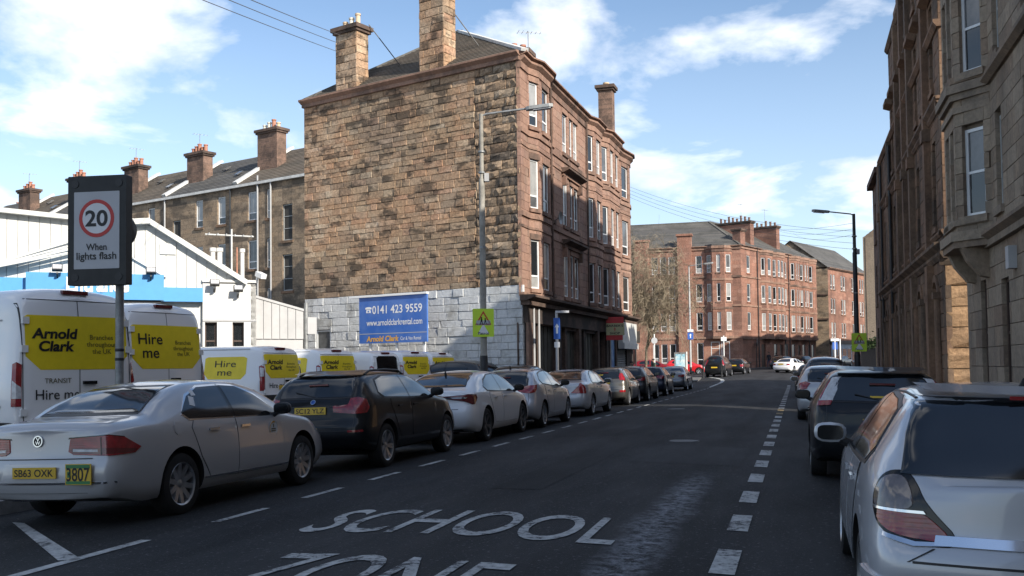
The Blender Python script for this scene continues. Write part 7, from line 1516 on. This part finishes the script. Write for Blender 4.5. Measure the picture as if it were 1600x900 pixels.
# overhead cables, each hung in a shallow curve
def cable(a, c, sag, label, grp, r=.012):
    a, c = Vector(a), Vector(c); pts = [a.lerp(c, t)-Vector((0,0,sag*4*t*(1-t))) for t in np.linspace(0, 1, 15)]; b = MB(); b.tube([tuple(p-a) for p in pts], r, 5); o = b.build('overhead_cable', M['wire'], None, a); tag(o, label, 'cable', grp)
for i, (px, y0) in enumerate(((395, -8), (350, -12), (318, -8))):
    Y = 26; z = EYE+(571.5+(800-px)*.0122-y0)/1550*Y; cc = c1+Vector((-.4, -.2, 17.2-.42*i)); cable(cc+(Vector((yz(px, Y), Y, z+.1))-cc)*2.3, cc, .12, ('lowest','middle','highest')[2-i]+' of the thin cables running left from the near chimney', 'cables to the near chimney stack')
l2 = Vector(L2.location)
for i in range(4): cable(fq(22.4, .1, 12.6-.22*i), l2+Vector((0, 0, 7.9-.30*i)), .55, ('highest','second highest','third','lowest')[i]+' thin cable from the corner tenement end to the dark lamp post', 'cables over the road', .008)
for i in range(3): cable(l2+Vector((0, 0, 8.3-.28*i)), rf.W(6+6*i, 1, RH+3.4), .5, ('near','middle','far')[i]+' thin cable from the dark lamp post to the red tenement roof', 'cables to the red tenement', .008)
# ================================================================ the bare tree
def tree(label, loc, H, seed, lean, spread=1.0):
    T = thing('bare_tree', label, 'tree', loc); r = random.Random(seed); tr = MB(); tw = MB(); cnt = [0]
    def grow(p, d, ln, rad, lvl):
        n = 4 if lvl < 3 else 3; pts = [p]; rs = [rad]
        for i in range(n):
            jit = .16 if lvl < 2 else .30
            d = (d+Vector((r.gauss(0, jit), r.gauss(0, jit), r.gauss(0, jit)+(.10 if lvl < 3 else -.09)))).normalized(); p = p+d*ln/n; pts.append(p); rs.append(max(.011, rad*(1-.42*(i+1)/n)))
        (tr if lvl < 3 else tw).tube(pts, rs, 8 if lvl < 2 else 5 if lvl < 3 else 3, cap=lvl < 2)
        if lvl >= 6: return
        ln = max(ln, 1.0)
        k = (5, 5, 5, 4, 4, 3)[lvl]
        for i in range(k):
            j = r.randint(1 if lvl else 2, n); q = pts[j]; a = d.orthogonal().normalized(); a.rotate(Matrix.Rotation(r.uniform(0, 6.28), 3, d)); sp_ = r.uniform(.45, 1.05)*spread
            nd = (d*(1-.25*sp_)+a*sp_).normalized(); grow(q, nd, ln*r.uniform(.60, .84), max(.011, rs[j]*.62), lvl+1)
    grow(Vector((0,0,0)), Vector(lean).normalized(), H*.34, .20, 0)
    tr.build('trunk', M['bark'], T, smooth=50); tw.build('crown', M['twig'], T, fix=False); return T
x = yz(1008, 85); TB = tree('bare brown tree with a dense drooping twig crown beside the corner tenement', (x, 85, gz(x, 85)), 15.0, 4, (.04, 0, 1), .55); TB.scale = (.66, .66, 1.0)
# ================================================================ people
def person(label, loc, a, top, legs, h=1.72, step=.16, arm=.12):
    T = thing('person', label, 'person', loc, a); k = h/1.72
    v = [(0,0,.95),(0,.0,1.15),(0,0,1.38),(0,0,1.50),(0,.02,1.60),(0,.0,1.72)]; e = [(0,1),(1,2),(2,3),(3,4),(4,5)]; rr = [(.15,.12),(.14,.11),(.16,.11),(.055,.055),(.09,.105),(.07,.09)]
    for sg in (-1, 1):
        n = len(v); v += [(sg*.19,0,1.40),(sg*.23,-.03*sg*arm*6,1.13),(sg*.22,.14*sg*arm*5+.05,.88),(sg*.22,.16*sg*arm*5+.07,.80)]; e += [(2,n),(n,n+1),(n+1,n+2),(n+2,n+3)]; rr += [(.065,.065),(.05,.05),(.04,.04),(.045,.03)]
        n = len(v); v += [(sg*.09,0,.88),(sg*.10,sg*step*.5+.02,.48),(sg*.10,sg*step,.09),(sg*.11,sg*step+.15,.035)]; e += [(0,n),(n,n+1),(n+1,n+2),(n+2,n+3)]; rr += [(.10,.10),(.065,.07),(.045,.045),(.045,.035)]
    me = bpy.data.meshes.new('body'); me.from_pydata([tuple(c*k for c in p) for p in v], e, []); o = bpy.data.objects.new('body', me); COL.objects.link(o)
    o.modifiers.new('s', 'SKIN'); sv = me.skin_vertices[0].data
    for i, (a_, b_) in enumerate(rr): sv[i].radius = (a_*k, b_*k)
    sv[0].use_root = True; md = o.modifiers.new('d', 'SUBSURF'); md.levels = 2; md.render_levels = 2
    nm = bpy.data.meshes.new_from_object(o.evaluated_get(bpy.context.evaluated_depsgraph_get())); bpy.data.objects.remove(o); nm.name = 'body'
    nm.materials.clear()
    for m in (top, legs, 'skin', 'hair', 'black'): nm.materials.append(M[m])
    for p in nm.polygons:
        c = p.center/k; p.use_smooth = True
        p.material_index = 4 if c.z < .10 else 1 if c.z < .92 and abs(c.x) < .185 else 0 if c.z < 1.50 and c.z > .86 else 3 if c.z > 1.68 or (c.z > 1.55 and c.y < -.01) else 2
    link('body', nm, T)
    b = MB(); b.lathe([(.0,.05),(.07,.04),(.105,-.01),(.105,-.06)], 12); b.build('hair', M['hair'], T, (0,-.012,1.72*k), smooth=60); return T
p = rf.W(3.6, -1.6, 0); person('person in a dark coat walking on the pavement by the red tenement corner', (p.x, p.y, rise(p.y)+.1), R(150), 'coatdark', 'jeans')
p = rf.W(6.0, -1.5, 0); person('second person in black standing near the tenement doorway', (p.x, p.y, rise(p.y)+.1), R(20), 'coatdark', 'coatdark', 1.66, .06)
x, y = xy(57.0, -9.3); person('person in a dark jacket outside the blue poster window', (x, y, .0), R(200), 'coatdark', 'jeans', 1.62, .08)
x = yz(1020, 73); person('person in a dull green coat behind the slate saloon', (x, 73, gz(x, 73)+.1), R(120), 'coatgreen', 'jeans', 1.7, .15)
# blue hoarding on posts before the painted wall
HO = gw.W(GL-7.95, -1.2, .02); HB = thing('blue_hoarding', 'blue hire advertisement hoarding with phone number on posts before the painted wall', 'hoarding', HO, gw.rz)
b = MB(); b.bx((0,-.05,2.52),(3.9,.03,4.55)); b.build('panel', M['bluesign'], HB); b = MB(); b.bx((-.55,-.12,4.55),(3.93,.06,4.63)); b.build('top_rail', M['white'], HB); b = MB(); b.bx((0.01,-.054,2.92),(3.89,-.0505,2.95)); b.build('rule', M['cladgrey'], HB)
for x in (.55, 2.1, 3.65): b = MB(); b.bx((x-.05,.04,0),(x+.05,.12,4.5)); b.build('post', M['white'], HB)
def ht(s, x, z, w, h, m, bold=.01, shear=0): text(s, w, h, M[m], HB, Matrix.Translation((x, -.057, z)) @ FACE(0), bold, shear)
ht('0141 423 9559', 2.22, 3.98, 2.85, .36, 'white', .012); ht('www.arnoldclarkrental.com', 2.05, 3.42, 3.2, .27, 'white', .008); ht('Arnold Clark', 1.38, 2.71, 1.9, .25, 'orange', .035, .15); ht('Car & Van Rental', 3.0, 2.70, 1.15, .15, 'white', .004)
b = MB(); b.prism([(.42,3.86),(.70,3.86),(.67,4.0),(.45,4.0)], -.057,-.051, 1); b.prism([(.38,4.02),(.74,4.02),(.74,4.09),(.64,4.12),(.48,4.12),(.38,4.09)], -.057,-.051, 1); b.build('telephone_symbol', M['white'], HB); b = MB(); disc(b, .56, 3.925, .04, -.060, -.0575, 14); b.build('telephone_dial', M['bluesign'], HB)
